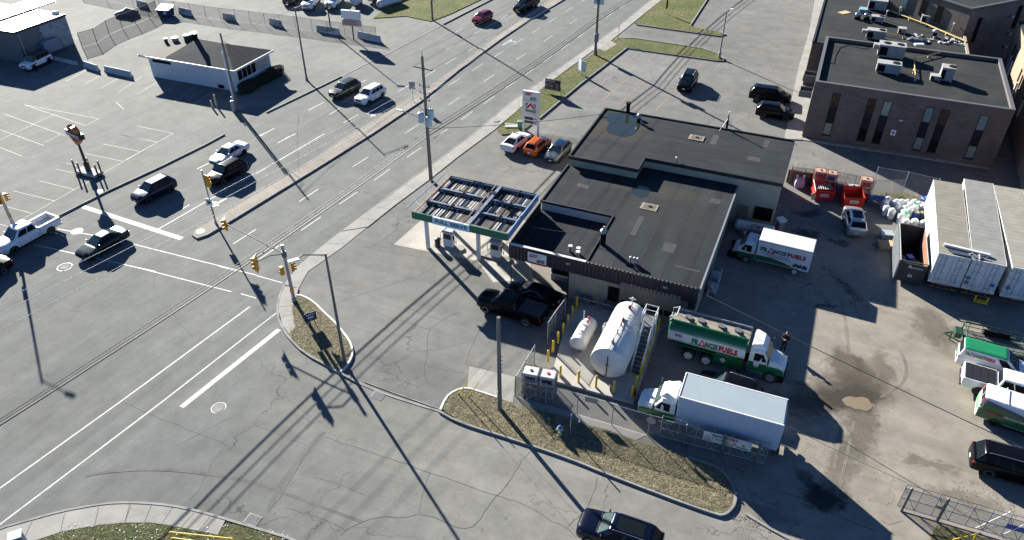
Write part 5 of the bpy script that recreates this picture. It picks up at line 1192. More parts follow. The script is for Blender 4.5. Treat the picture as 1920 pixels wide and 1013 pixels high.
    def slope(P, z_at_front, z_at_rear): return [(p[0], p[1], z_at_front + (z_at_rear - z_at_front) * (x0 - p[0]) / (x0 - x3)) for p in P]
    low_ = slope(rring(x0, x3, cw * .97, cw * .95, 0), zc, zcr)
    hi = rring(x1, x2, tw, tw * .97, zt - .07); hi2 = rring(x1 - .06, x2 + .06, tw - .05, tw - .07, zt - .02); hi3 = rring(x1 - .25, x2 + .25, tw - .25, tw - .27, zt)
    s = MB(); s.loft([low_, hi, hi2, hi3]); s.build('cabin', roofm if (roofm and typ == 'boxsuv') else M, t, smooth=35)
    def P3(sx, t_, sy, out=.012):
        """point on the cabin side: sx 0 front..1 rear, t_ 0 sill..1 roof"""
        xa = x0 + (x3 - x0) * sx; xb_ = x1 + (x2 - x1) * sx; za = zc + (zcr - zc) * sx
        ya = cw * (.97 - .02 * sx); yb = tw * (1 - .03 * sx)
        return Vector((xa + (xb_ - xa) * t_, sy * (ya + (yb - ya) * t_ + out), za + (zt - .07 - za) * t_))
    def quad(nm, L, m, th=.02):
        s = MB(); s.plate(L, th); s.build(nm, m, t)
    segs = [(.15, .47), (.50, .80)] if typ in ('sedan', 'coupe') else [(.12, .38), (.41, .66), (.69, .88)] if not (bed or D.get('van')) else [(.10, .52), (.56, .92)] if bed else [(.06, .25)]
    for sy in (-1, 1):
        for a, b in segs:
            L = [P3(a, .12, sy), P3(b, .12, sy), P3(b, .90, sy), P3(a + .02, .90, sy)]
            quad('side_window', L if sy < 0 and False else (L[::-1] if sy > 0 else L) if False else (L if sy > 0 else L[::-1])[::-1], M_glass)
    def FB(u, t_, front, out=.014):
        a, b, hwa, hwb = (x0, x1, cw * .97, tw) if front else (x3, x2, cw * .95, tw * .97); za = zc if front else zcr
        return Vector((a + (b - a) * t_ + (out if front else -out), u * (hwa + (hwb - hwa) * t_), za + (zt - .07 - za) * t_ + out))
    quad('windshield', [FB(-.86, .06, True), FB(.86, .06, True), FB(.86, .96, True), FB(-.86, .96, True)], M_ws)
    if typ != 'van': quad('rear_window', [FB(.84, .12, False), FB(-.84, .12, False), FB(-.84, .92, False), FB(.84, .92, False)], M_glass)
    s = MB(); s.box((x0 + .06, 0, zc + .035), (.1, cw * 1.6, .03)); s.build('wiper_cowl', M_black, t)
    if glassroof:
        s = MB(); s.box(((x1 + x2) / 2 + .1, 0, zt + .004), ((x1 - x2) * .62, tw * 1.35, .012)); s.build('glass_roof', M_glass, t)
    if roofm and typ != 'boxsuv':
        s = MB(); s.loft([rring(x1 - .02, x2 + .0, tw - .0, tw - .02, zt - .06), rring(x1 - .10, x2 + .05, tw - .08, tw - .1, zt + .006), rring(x1 - .3, x2 + .3, tw - .3, tw - .3, zt + .015)]); s.build('roof_panel', roofm, t, smooth=40)
    if rail:
        for sy in (-1, 1):
            s = MB(); s.tube([(x1 - .2, sy * (tw - .08), zt), (x1 - .35, sy * (tw - .08), zt + .05), (x2 + .35, sy * (tw - .08), zt + .05), (x2 + .2, sy * (tw - .08), zt)], .022); s.build('roof_rail', rail, t)
    # face
    zf = lerpz(top, xf)
    for sy in (-1, 1):
        s = MB(); s.plate([(xf - .02, sy * w * .52, zf - .25), (xf - .20, sy * w * .90, zf - .23), (xf - .30, sy * w * .90, zf - .06), (xf - .08, sy * w * .52, zf - .11)][::(-1 if sy < 0 else 1)], .05); s.build('headlight', M_lamp, t)
        s = MB()
        if bed: s.box((xr + .05, sy * (w - .09), 1.05), (.10, .14, .42))
        elif D.get('van'): s.box((xr + .10, sy * (w * .83), .98), (.16, .1, .32))
        else: s.box((xr + .08, sy * (w * .78), lerpz(top, xr + .1) - .22), (.12, w * .32, .16))
        s.build('taillight', M_lampred, t)
        s = MB(); s.box((x0 - .30, sy * (cw + .06), zc + .16), (.10, .2, .14)); s.build('mirror', M if typ not in ('cvan',) else M_black, t, bev=.03)
    s = MB(); s.box((xf + .005, 0, zf - .26), (.05, w * .9, .16)); s.box((xf - .03, 0, zb + .20), (.08, w * 1.3, .10)); s.build('grille', M_dark if typ != 'pickup' else M_black, t)
    if plate:
        s = MB(); s.box((xr - .012, 0, .62), (.02, .34, .16)); s.build('number_plate', M_white, t)
        s = MB(); s.box((xf + .035, 0, zf - .42), (.02, .34, .14)); s.build('number_plate', M_white, t)
    if bed:
        s = MB(); zs = 1.30; bx0 = -.96
        for sy in (-1, 1):
            s.loft([[(x, sy * (w - .02), .50), (x, sy * w, .62), (x, sy * w, zs - .25), (x, sy * (w - .03), zs), (x, sy * (w - .16), zs), (x, sy * (w - .16), .62)] for x in (bx0, xr + .05)])
            s.mi = 1
            rr = D['r'] * 1.15; P = [(-wb / 2 + rr * math.cos(R(a)), sy * (w + .004), D['r'] + rr * math.sin(R(a))) for a in range(-10, 191, 20)]
            s.poly(P if sy < 0 else P[::-1]); s.mi = 0
        s.box(((bx0 + xr) / 2, 0, .80), (bx0 - xr - .1, 2 * w - .3, .06)); s.box((bx0 + .0, 0, 1.0), (.08, 2 * w - .3, .55))
        s.box((xr + .04, 0, .98), (.09, 2 * w - .12, .62)); s.mi = 1; s.box((xr - .02, 0, .55), (.16, 1.8 * w, .14))
        s.build('bed', [M, M_black], t, bev=.015)
        if cover:
            s = MB(); L_ = bx0 - xr - .1
            for k in range(4): s.box((bx0 - .05 - L_ / 4 * (k + .5), 0, zs + .02 + (.006 if k % 2 else 0)), (L_ / 4 - .03, 2 * w - .28, .04))
            s.build('bed_cover', cover, t)
    rm = rim or M_alu
    for sx in (wb / 2, -wb / 2):
        for sy in (-1, 1): wheel(t, sx, sy * (w - .105), D['r'], .23, rm, spokes)
    if extra: extra(t, D, dict(xf=xf, xr=xr, zt=zt, P3=P3, FB=FB, quad=quad))
    return t
def pt_(n, c, met=.3, ro=.22): return (n, c, ro, met, .05, 2.0, 0.0, 40.0, .35, 1.0, .2 if max(c) < .1 else .5)
BLK = pt_('black_car_paint', (.003, .003, .004), 0, .2)[:8] + (.12, 1.0, .12); WHT = pt_('white_car_paint', (.62, .63, .64), 0, .3); NAVY = pt_('navy_car_paint', (.004, .008, .030), .3)
GRY = pt_('dark_grey_car_paint', (.045, .048, .045), .6, .28); SLV = pt_('silver_car_paint', (.42, .42, .42), .7, .3); GRN = pt_('dark_green_car_paint', (.015, .028, .030), .6, .25)
REDP = pt_('cherry_car_paint', (.22, .006, .02), .3); ORG = pt_('orange_car_paint', (.55, .11, .012), .3); SLW = pt_('pale_silver_car_paint', (.55, .56, .57), .3, .3); MID = pt_('greyish_car_paint', (.16, .18, .19), .6, .28)
car('white crew cab pickup with open empty bed entering the intersection at the left', 'pickup truck', 'pickup', WHT, (28, 478), (99.5, 438.5), rim=M_dgalv, spokes=6)
car('black car cut off by the left edge of the photo below the white pickup', 'car', 'sedan', BLK, (-48, 545), (8, 514.5))
car('dark green grey sedan inside the intersection left of the median tip', 'sedan', 'sedan', GRN, (183, 484.5), (228.5, 458), spokes=10)
car('dark blue crossover waiting behind the wide white stop line', 'suv', 'suv', NAVY, (281, 382), (321, 361), rim=M_black)
car('silver white sedan beside the black wagon in the far left lane', 'sedan', 'sedan', SLW, (426, 309.5), (456.5, 291.5), rim=M_black)
car('black wagon next to the turn arrow and median signal', 'suv', 'suv', BLK, (420, 347.5), (455, 327.5), rim=M_dgalv)
car('dark olive grey suv travelling beside the white crossover on the main road', 'suv', 'suv', pt_('olive_grey_car_paint', (.05, .055, .045), .5, .25), (644, 186), (669, 173.5), rim=M_black, rail=M_black)
car('white crossover on the main road above the turn arrow', 'suv', 'suv', WHT, (693, 197), (716, 184), rim=M_alu)
car('cherry red hatchback far up the main road near the top of the photo', 'hatchback', 'hatch', REDP, (903, 46.5), (921.5, 36.5), rim=M_dgalv)
car('black pickup on the main road at the top of the photo beside the median', 'pickup truck', 'pickup', BLK, (984, 26), (1005, 14.5), rim=M_dgalv)
def jeepx(t, D, K):
    for sx in (1.35, -1.35):
        for sy in (-1, 1):
            s = MB(); s.box((sx, sy * (D['w'] + .02), .86), (.95, .22, .07)); s.build('fender', M_black, t, bev=.02)
    s = MB(); s.lathe((K['xr'] - .05, 0, .95), (-1, 0, 0), [(0, .36), (.2, .36), (.22, .2)], 18); s.build('spare_wheel', M_rubber, t, smooth=40)
car('white boxy off-roader with black roof parked in the shade of the grey warehouse', 'off-roader', 'boxsuv', WHT, (65, 133), (94, 119), roofm=M_black, rim=M_dark, extra=jeepx)
car('black suv driving alone in the parking lot behind the shop', 'suv', 'bigsuv', BLK, (1295.8, 173), (1305, 157.5), rail=M_alu)
car('long black minivan parked nearest the brown brick building', 'minivan', 'minivan', BLK, (1463, 196), (1420.5, 190), 'R', rim=M_alu)
car('black suv parked directly below the long black minivan', 'suv', 'suv', BLK, (1468, 227), (1433, 222), 'R', rim=M_dgalv)
car('white coupe parked under the fuel price sign', 'coupe', 'coupe', WHT, (989, 268.5), (970, 284.5), 'R', rim=M_dgalv)
car('orange hatchback parked between the white coupe and the grey hatchback', 'hatchback', 'hatch', ORG, (1027.5, 278), (1010.5, 293), 'R')
car('grey hatchback parked nose out nearest the shop roof', 'hatchback', 'hatch', MID, (1050.5, 303.5), (1066, 288))
car('black pickup with covered bed parked against the tank fence', 'pickup truck', 'pickup', BLK, (914, 587.8), (983, 610.7), cover=M_black, rim=M_alu, spokes=6)
def chromeline(t, D, K):
    for sy in (-1, 1):
        s = MB(); P = [K['P3'](a, b, sy, .03) for a, b in ((.12, .1), (.2, .55), (.3, .93), (.6, .95), (.78, .7), (.9, .2), (.5, .08), (.12, .1))]; s.tube(P, .014, 5); s.build('window_trim', M_chrome, t)
car('black sedan with chrome window line parked behind the black pickup', 'sedan', 'sedan', BLK, (966, 563), (1015, 579), extra=chromeline)
car('black car half hidden behind the big white box truck', 'car', 'suv', BLK, (1335, 747), (1381, 763), z0=.02, rail=M_alu)
car('silver crossover with dark glass roof parked in the shade by the red bins', 'crossover', 'suv', SLV, (1613.5, 414), (1618.5, 439), 'R', glassroof=True)
car('navy suv with long glass roof driving along the bottom edge of the photo', 'suv', 'bigsuv', pt_('deep_blue_car_paint', (.002, .004, .014), .2, .2), (1112, 1024), (1188, 1051), glassroof=True, rail=M_chrome, rim=M_alu, spokes=6)
car('black suv at the right edge above the steel yard gate', 'suv', 'bigsuv', BLK, (1934, 917.5), (1862, 897), 'R', rail=M_alu, rim=M_dgalv)
# fleet lettering: letters, red peak with a leaf, letters
M_leafw = M_white
def brand_row(par, O, X, Y, wd, ht, off=.006, root=None, dark=M_tgreen, red=M_tred):
    O = Vector(O); X = Vector(X).normalized(); Y = Vector(Y).normalized(); N = X.cross(Y); O = O + N * off
    k = wd / 11.6
    s = MB(); text(s, 'FR', O, X, Y, k * 1.75, ht, .05); text(s, 'NCIS', O + X * k * 3.35, X, Y, k * 3.1, ht, .05); s.build('lettering', dark, par)
    s = MB(); text(s, 'FUELS', O + X * k * 6.75, X, Y, k * 4.6, ht, .055); a = O + X * k * 1.65
    s.plate([a - Y * ht * .12, a + X * k * 1.9 - Y * ht * .12, a + X * k * .95 + Y * ht * 1.28], .01); s.build('lettering', red, par)
    s = MB(); cx = a + X * k * .95 + Y * ht * .28 + N * .012
    s.plate([cx + X * p * k + Y * q * ht for p, q in ((-.1, -.28), (.1, -.28), (.08, -.05), (.42, -.02), (.3, .12), (.42, .28), (.2, .25), (.18, .35), (0, .62), (-.18, .35), (-.2, .25), (-.42, .28), (-.3, .12), (-.42, -.02), (-.08, -.05))], .008); s.build('leaf_emblem', M_white, par)
def vanx(kind):
    def f(t, D, K):
        w = D['w']
        if kind == 'small':
            for sy, X in ((-1, Vector((1, 0, 0))), (1, Vector((-1, 0, 0)))):
                x0_ = -1.9 if sy < 0 else .75
                n = MB(); side = Vector((x0_, sy * (D['cw'] + .02), 1.2)); Yv = Vector((0, -sy * (D['cw'] - D['tw']) / .62, 1)).normalized()
                brand_row(t, side + Vector((0, 0, .14)), X, Yv, 2.0, .24, .015)
                s = MB(); text(s, '24 HOUR SERVICE', Vector((x0_ + .9 * X.x, sy * (w + .012), .80)), X, Vector((0, 0, 1)), 1.2, .13); s.build('lettering', M_tgreen, t)
                s = MB(); s.plate([Vector((X.x * a, sy * (w + .006), b)) for a, b in ((-.6, .50), (1.0, .45), (1.9, .55), (2.2, .8), (.8, .66))], .01); s.build('side_stripe', M_green, t)
                s = MB(); s.plate([Vector((X.x * a, sy * (w + .010), b)) for a, b in ((-.6, .52), (.8, .68), (2.25, .84), (2.25, .88), (.8, .72))], .01); s.build('side_stripe', M_maroon, t)
                s = MB(); s.box((K['xr'] + .0, sy * .33, .75), (.05, .5, .45)); s.build('rear_panel', M_green, t, bev=.02)
            s = MB(); s.box((K['xf'] - .35, -.35, 1.0), (.55, .5, .015)); s.build('hood_decal', M_green, t)
        else:
            for sy, X in ((-1, Vector((1, 0, 0))), (1, Vector((-1, 0, 0)))):
                s = MB(); s.plate([Vector((X.x * a if False else a, sy * (w + .008), b)) for a, b in ((-2.9, 1.22), (-2.9, .42), (2.3, .42), (2.3, .7), (.6, 1.08), (-.4, 1.2))][::(1 if sy < 0 else -1)], .012); s.build('side_livery', M_green, t)
                s = MB(); s.plate([K['P3'](.02, .6, sy, .02) if False else Vector((-2.75, sy * (D['cw'] + .0), 1.75)), Vector((-2.75, sy * (w + .012), 1.24)), Vector((.9, sy * (w + .012), 1.04)), Vector((.5, sy * (D['cw'] + .016), 1.30))][::(1 if sy < 0 else -1)], .012); s.build('side_livery', M_green, t)
                s = MB(); s.tube([Vector((-2.75, sy * (D['cw'] - .055), 1.86)), Vector((-.8, sy * (D['cw'] - .0), 1.60)), Vector((.5, sy * (D['cw'] + .03), 1.33)), Vector((2.2, sy * (w + .01), .72))], .045, 5); s.build('side_stripe', M_maroon, t)
                x0_ = -2.55 if sy < 0 else .6
                s = MB(); text(s, 'PETRO', Vector((x0_, sy * (w + .026), 1.02)), X, Vector((0, 0, 1)), 1.1, .17, .05); s.build('lettering', M_tred, t)
                s = MB(); text(s, 'FRANCIS', Vector((x0_ + X.x * 1.2, sy * (w + .026), 1.02)), X, Vector((0, 0, 1)), 1.2, .17, .05); s.build('lettering', M_white, t)
            s = MB(); s.box((K['xr'] - .01, 0, .85), (.04, 1.5, .6)); s.build('rear_panel', mat('light_green_panel', (.12, .36, .14), .4), t, bev=.02)
            for a_, b_ in ((-.78, -.06), (.06, .78)): K['quad']('rear_window', [K['FB'](b_, .3, False), K['FB'](a_, .3, False), K['FB'](a_, .9, False), K['FB'](b_, .9, False)], M_glass)
            for sy in (-1, 1): K['quad']('rear_light_pillar', [K['FB'](max(sy * .86, sy * .97), .1, False), K['FB'](min(sy * .86, sy * .97), .1, False), K['FB'](min(sy * .86, sy * .97), .98, False), K['FB'](max(sy * .86, sy * .97), .98, False)], M_lampred, .03)
            s = MB()
            for xx in (-1.6, .2): s.tube([(xx, -.8, 2.05), (xx, -.8, 2.2), (xx, .8, 2.2), (xx, .8, 2.05)], .025)
            s.build('roof_rack', M_plast, t)
    return f
car('small white van with green roof and fleet lettering beside the green utility trailer', 'van', 'cvan', WHT, (1893, 716.5), (1810, 692.5), 'R', roofm=mat('van_roof_green', (.012, .17, .07), .35, var=.1), rim=M_alu, spokes=8, extra=vanx('small'))
car('white pickup with black bed cover between the two fleet vans', 'pickup truck', 'pickup', WHT, (1930, 771), (1840, 744), 'R', cover=M_black, rim=M_dgalv)
car('green and white van with roof rack, lowest of the fleet vehicles at the right edge', 'van', 'van', WHT, (1962, 832), (1866, 799), 'R', rim=M_dark, extra=vanx('big'))
car('white pickup at the top edge beside the tall black pole, middle of the shaded row', 'pickup truck', 'pickup', WHT, (588, 20), (600, 5), 'L')
car('white and blue pickup at the top edge nearest the white tanks', 'pickup truck', 'pickup', WHT, (631, 17.5), (645, 3), 'L')
car('dark pickup with white door panel at the left of the shaded top row', 'pickup truck', 'pickup', GRY, (552, 11), (568, -4), 'L')
# ---------------- heavy trucks ----------------
def cab(t, xc, w, sleeper, mm, mlow, big=True, hood=1.7, L=None):
    """conventional cab: xc = rear of cab, facing +x"""
    zf = .55 if big else .40; top = 2.65 if big else 2.15; L = L or (1.75 if big else 1.6); hl = hood; zb_ = 1.75 if big else 1.3
    s = MB()
    s.loft([[(x, -w1, z0), (x, -w1, z1 - .15), (x, -w1 + .15, z1), (x, w1 - .15, z1), (x, w1, z1 - .15), (x, w1, z0)][::-1] for x, w1, z0, z1 in ((xc, w, zf, top - .05), (xc + .3, w, zf, top), (xc + L * .62, w, zf, top - .03), (xc + L * .68, w * .98, zf, top - .15), (xc + L, w * .96, zf, zb_ + .05))])
    s.build('cab', mm, t, smooth=35)
    s = MB()
    s.loft([[(x, -w1, z0), (x, -w1, z1 - .2), (x, -w1 + .22, z1), (x, w1 - .22, z1), (x, w1, z1 - .2), (x, w1, z0)][::-1] for x, w1, z0, z1 in ((xc + L - .02, w * .94, zf, zb_), (xc + L + hl * .5, w * .86, zf, zb_ - .10), (xc + L + hl * .85, w * .80, zf, zb_ - .22), (xc + L + hl, w * .72, zf + .1, zb_ - .42))])
    s.build('hood', mm, t, smooth=35)
    for sy in (-1, 1):
        s = MB(); s.plate([(xc + .02, sy * (w + .014), zf + .02), (xc + L, sy * (w + .014), zf + .02), (xc + L, sy * (w + .014), zb_ - .30), (xc + .02, sy * (w + .014), zb_ - .24)][::(-1 if sy > 0 else 1)], .012); s.build('door_livery', mlow, t)
        s = MB(); s.loft([[(x, sy * a, z0), (x, sy * b, z0), (x, sy * b, z1), (x, sy * a, z1)][::sy] for x, a, b, z0, z1 in ((xc + L + .02, w * .7, w * .99, .55, zb_ - .38), (xc + L + hl * .6, w * .7, w, .6, zb_ - .42), (xc + L + hl * .97, w * .6, w * .94, .62, zb_ - .62))]); s.build('fender', mlow, t, smooth=35)
    for sy in (-1, 1): s = MB(); s.box((xc + L + hl * .55, sy * (w + .006), .5), (1.15, .01, .62)); s.build('wheel_arch', M_dark, t)
    fx = xc + L + .01
    s = MB(); s.plate([(fx - .015, -w * .82, zb_ + .12), (fx - .015, w * .82, zb_ + .12), (xc + L * .70, w * .80, top - .22), (xc + L * .70, -w * .80, top - .22)], .03); o = s.build('windshield', M_ws, t); o.location = (.03, 0, .03)
    for sy in (-1, 1):
        s = MB(); s.plate([(xc + .35, sy * (w + .012), zb_ - .12), (xc + L * .86, sy * (w * .975 + .012), zb_ - .05), (xc + L * .66, sy * (w * .99 + .012), top - .3), (xc + .35, sy * (w + .012), top - .3)][::(-1 if sy > 0 else 1)], .02); s.build('side_window', M_glass, t)
        s = MB(); s.box((xc + L * .95, sy * (w + .28), zb_ + .3), (.12, .22, .42)); s.tube([(xc + L * .9, sy * w, zb_ + .05), (xc + L * .95, sy * (w + .25), zb_ + .1), (xc + L * .95, sy * (w + .25), zb_ + .5)], .02); s.build('mirror', M_black if big else M_white, t)
        s = MB(); s.box((xc + L + hl - .08, sy * w * .72, zb_ - .62), (.14, .3, .2)); s.build('headlight', M_lamp, t, bev=.03)
    s = MB(); s.box((xc + L + hl + .02, 0, zf + .45), (.06, w * 1.0, .55)); s.build('grille', M_chrome if big else M_dark, t)
    s = MB(); s.box((xc + L + hl + .08, 0, .5), (.22, w * 1.95, .28)); s.build('bumper', M_black, t, bev=.04)
    if big:
        for k in range(5): s = MB(); s.box((xc + .9, (k - 2) * w * .32, top + .05), (.12, .1, .08)); s.build('roof_marker', M_amber, t)
        for sy in (-1, 1): s = MB(); s.box((xc + .6, sy * (w - .1), .45), (1.2, .35, .4)); s.build('fuel_tank', M_chrome, t, bev=.05)
def truck_frame(name, label, cat, f, r_, side, w, wb, z0=.008):
    Fp = at(*f, z0); Rp = at(*r_, z0); h = (Fp - Rp).normalized(); left = Vector((-h.y, h.x, 0))
    c = (Fp + Rp) / 2 + left * (-(w - .1) if side == 'L' else (w - .1))
    return thing(name, label, cat, (c.x, c.y, z0), math.atan2(h.y, h.x)), (Fp - Rp).length
M_whw = mat('white_wheel', (.55, .55, .54), .5, var=.15)
# tanker: facing right, right side visible
t, wl_ = truck_frame('tanker_truck', 'green and white fuel tanker truck with red and green fleet lettering beside the tank pad', 'tanker truck', (1440.7, 717), (1305.5, 678.5), 'R', 1.2, 6)
wb2 = wl_ / 2; xR = -wb2 - 2.45; xC = wb2 - 2.0
s = MB(); s.box(((xR + xC) / 2 + 1.0, 0, .85), (xC - xR + 1.6, .8, .22)); s.build('chassis', M_dark, t)
def tsec(x, k=1.0):
    P = []
    for a in range(0, 360, 15):
        ca, sa = math.cos(R(a)), math.sin(R(a)); y = 1.2 * k * (abs(ca) ** .62) * (1 if ca > 0 else -1); z = 2.05 + .88 * k * (abs(sa) ** .72) * (1 if sa > 0 else -1); P.append((x, y, z))
    return P
s = MB(); s.loft([tsec(xR, .94), tsec(xR + .06, 1), tsec(xC - .06, 1), tsec(xC, .94)]); s.build('tank', M_green, t, smooth=40)
s = MB()
for sy in (-1, 1):
    L = [(xR + .05, sy * 1.215, 1.62), (xC - .05, sy * 1.215, 1.62), (xC - .05, sy * 1.19, 2.42), (xR + .05, sy * 1.19, 2.42)]
    s.plate(L if sy < 0 else L[::-1], .05)
s.build('white_band', M_white, t)
s = MB(); s.box(((xR + xC) / 2, -1.222, 1.72), (xC - xR - .2, .02, .03)); s.build('pinstripe', M_tgreen, t)
brand_row(t, (xR + 1.85, -1.225, 1.76), (1, 0, 0), (0, .03, 1), xC - xR - 2.35, .50, .012)
s = MB(); text(s, '90', (xR + .55, -1.235, 2.0), (1, 0, 0), (0, 0.03, 1), .55, .3, .01); s.build('lettering', M_maroon, t)
s = MB(); s.box(((xR + xC) / 2, .05, 2.93), (xC - xR - .15, 1.35, .04)); s.build('walkway', mat('tan_walkway', (.20, .17, .14), .9, var=.2), t)
for sy in (-.68, .78):
    s = MB(); s.box(((xR + xC) / 2, sy, 3.02), (xC - xR - .05, .10, .24)); s.build('catwalk_rail', M_galv if sy > 0 else M_green, t, bev=.02)
for k in range(4):
    xx = xR + (xC - xR) * (.20, .36, .62, .83)[k]; s = MB(); s.cyl((xx, .15, 2.95), (xx, .15, 3.08), .25, n=12); s.box((xx + .15, -.1, 3.10), (.3, .18, .12)); s.build('hatch', M_dgalv, t)
s = MB(); s.tube([(xR, -.55, 1.0), (xR - .12, -.55, 3.2), (xR + .35, -.55, 3.45), (xR + .35, .55, 3.45), (xR - .12, .55, 3.2), (xR, .55, 1.0)], .03)
for k in range(7): s.cyl((xR - .08, -.3, 1.0 + k * .33), (xR - .08, .3, 1.0 + k * .33), .02, n=6)
s.build('rear_ladder', M_white, t)
s = MB(); s.box((xC - 1.15, 0, .95), (2.1, 2.36, .95)); cabn = s.build('side_cabinet', M_green, t, bev=.03)
s = MB(); s.box((-wb2, 0, 1.28), (3.4, 2.36, .10)); s.build('fender', M_green, t)
s = MB(); M_ = Matrix.Rotation(R(45), 3, 'Y'); s.box((xC - 1.5, -1.195, .95), (.32, .02, .32), M=M_); s.build('hazard_placard', M_whited, t)
s = MB(); text(s, '3', (xC - 1.58, -1.21, .88), (1, 0, 0), (0, 0, 1), .12, .16); s.build('lettering', M_black, t)
cab(t, xC + .25, 1.05, False, M_white, M_green, True, 1.15, 1.45)
s = MB(); s.box((xC + .85, -1.07, 1.4), (.4, .02, .35)); text(s, '90', (xC + .72, -1.085, 1.05), (1, 0, 0), (0, 0, 1), .28, .22); s.build('door_emblem', M_plast, t)
s = MB(); s.loft([rring(xC + 1.35, xC + .25, .85, .95, 2.60), rring(xC + 1.0, xC + .28, .7, .9, 3.0, .15)]); s.build('roof_fairing', M_white, t, smooth=40)
for sx in (-wb2 + .68, -wb2 - .68):
    for sy in (-1, 1): wheel(t, sx, sy * 1.02, .50, .5, M_whw, 6)
for sy in (-1, 1): wheel(t, wb2, sy * 1.05, .50, .30, M_alu, 6)
# big white box truck: facing left, left side visible
t, wl_ = truck_frame('box_truck', 'large plain white box truck with white and green cab behind the front gate', 'box truck', (1220, 797), (1392, 847), 'L', 1.22, 6)
wb2 = wl_ / 2
rt = at(1465, 851, 1.05); 
BZ0, BZ1 = 1.05, 3.45
cabx = wb2 - 1.55
xe = -wb2 - 2.0
s = MB(); s.box((-.6, 0, .8), (wl_ + 2.6, .85, .22)); s.build('chassis', M_dark, t)
s = MB(); s.box(((cabx + xe) / 2, 0, (BZ0 + BZ1) / 2), (cabx - xe, 2.44, BZ1 - BZ0)); bx = s.build('cargo_box', mat('sky_tinted_box_side', (.36, .42, .50), .35, var=.05), t, bev=.03)  # sky reflected in the shaded side is mixed into the white as blue
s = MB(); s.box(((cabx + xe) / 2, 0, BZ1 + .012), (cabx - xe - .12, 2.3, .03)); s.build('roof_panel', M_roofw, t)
for sy in (-1, 1): s = MB(); s.box(((cabx + xe) / 2, sy * 1.2, BZ1 + .005), (cabx - xe + .02, .10, .08)); s.build('edge_rail', M_white, t, bev=.02)
s = MB(); s.box((cabx + .0, 0, BZ1 - .1), (.08, 2.46, .35)); s.build('nose_cap', M_white, t, bev=.03)
s = MB(); s.box((xe - .03, 0, 2.2), (.05, 2.2, 2.1)); s.build('rear_door', M_whited, t, bev=.02)
s = MB(); s.box((xe - .1, 0, .75), (.2, 2.3, .15)); s.box((xe + .15, 0, .55), (.1, 2.0, .4)); s.build('bumper', M_black, t)
cab(t, cabx + .12, 1.05, False, M_white, M_green, True, 1.05, 1.5)
s = MB(); s.loft([rring(cabx + 1.3, cabx + .15, .75, .95, 2.60), rring(cabx + .95, cabx + .18, .6, .85, 2.9, .15)]); s.build('roof_fairing', M_white, t, smooth=40)
for sy in (-1, 1):
    wheel(t, wb2, sy * 1.05, .50, .30, M_whw, 6); wheel(t, -wb2, sy * 1.0, .50, .5, M_whw, 6)
# small box truck in shade: facing left
t, wl_ = truck_frame('box_truck', 'small fleet box truck with lettered white cargo box parked in the shade behind the shop', 'box truck', (1397, 492.5), (1488, 515), 'L', 1.08, 4.2)
wb2 = wl_ / 2; cabx = wb2 - .75; xe = cabx - 4.55; bz0, bz1 = .62, 2.72
s = MB(); s.box((-.2, 0, .5), (wl_ + 1.6, .8, .2)); s.build('chassis', M_dark, t)
s = MB(); s.box(((cabx + xe) / 2, 0, (bz0 + bz1) / 2), (cabx - xe, 2.2, bz1 - bz0)); s.build('cargo_box', M_white, t, bev=.03)
s = MB(); s.box(((cabx + xe) / 2, 0, bz1 + .01), (cabx - xe - .1, 2.08, .03)); s.build('roof_panel', mat('warm_white_roof', (.50, .49, .46), .6, var=.1), t)
s = MB(); s.box(((cabx + xe) / 2, 1.105, bz1 - .04), (cabx - xe, .03, .08)); s.build('edge_rail', M_galv, t)
brand_row(t, (cabx - .3, 1.105, 1.72), (-1, 0, 0), (0, 0, 1), 3.9, .42, .014)
s = MB(); s.plate([(cabx - .05, 1.118, .70), (cabx - .05, 1.118, 1.15), (cabx - 1.3, 1.118, 1.18), (cabx - 2.4, 1.118, 1.0), (cabx - 3.3, 1.118, .70)], .01); s.build('side_livery', M_green, t)
s = MB(); s.tube([(cabx - .05, 1.122, 1.18), (cabx - 1.3, 1.122, 1.21), (cabx - 2.4, 1.122, 1.03), (cabx - 3.3, 1.122, .72)], .02, 5); s.build('side_stripe', M_tred, t)
s = MB()
for k in range(3): s.box((cabx - 1.6 - k * .2, 1.115, 1.56 - k * .13), (2.4 - .3 * k, .01, .03))
for k in range(9): xx = cabx - 3.25 - k * .12; s.box((xx, 1.116, .98 + .05 * (k % 3)), (.10, .01, .28 + .08 * (k % 2)))
s.build('lettering', M_black, t)
s = MB(); s.box((cabx - 4.25, 1.116, .95), (.3, .01, .28)); s.build('round_emblem', M_blue, t)
cab(t, cabx + .1, .95, False, M_white, M_green, False, .55, 1.45)
for sy in (-1, 1): wheel(t, wb2, sy * .93, .36, .24, M_alu, 6); wheel(t, -wb2, sy * .92, .36, .4, M_whw, 6)
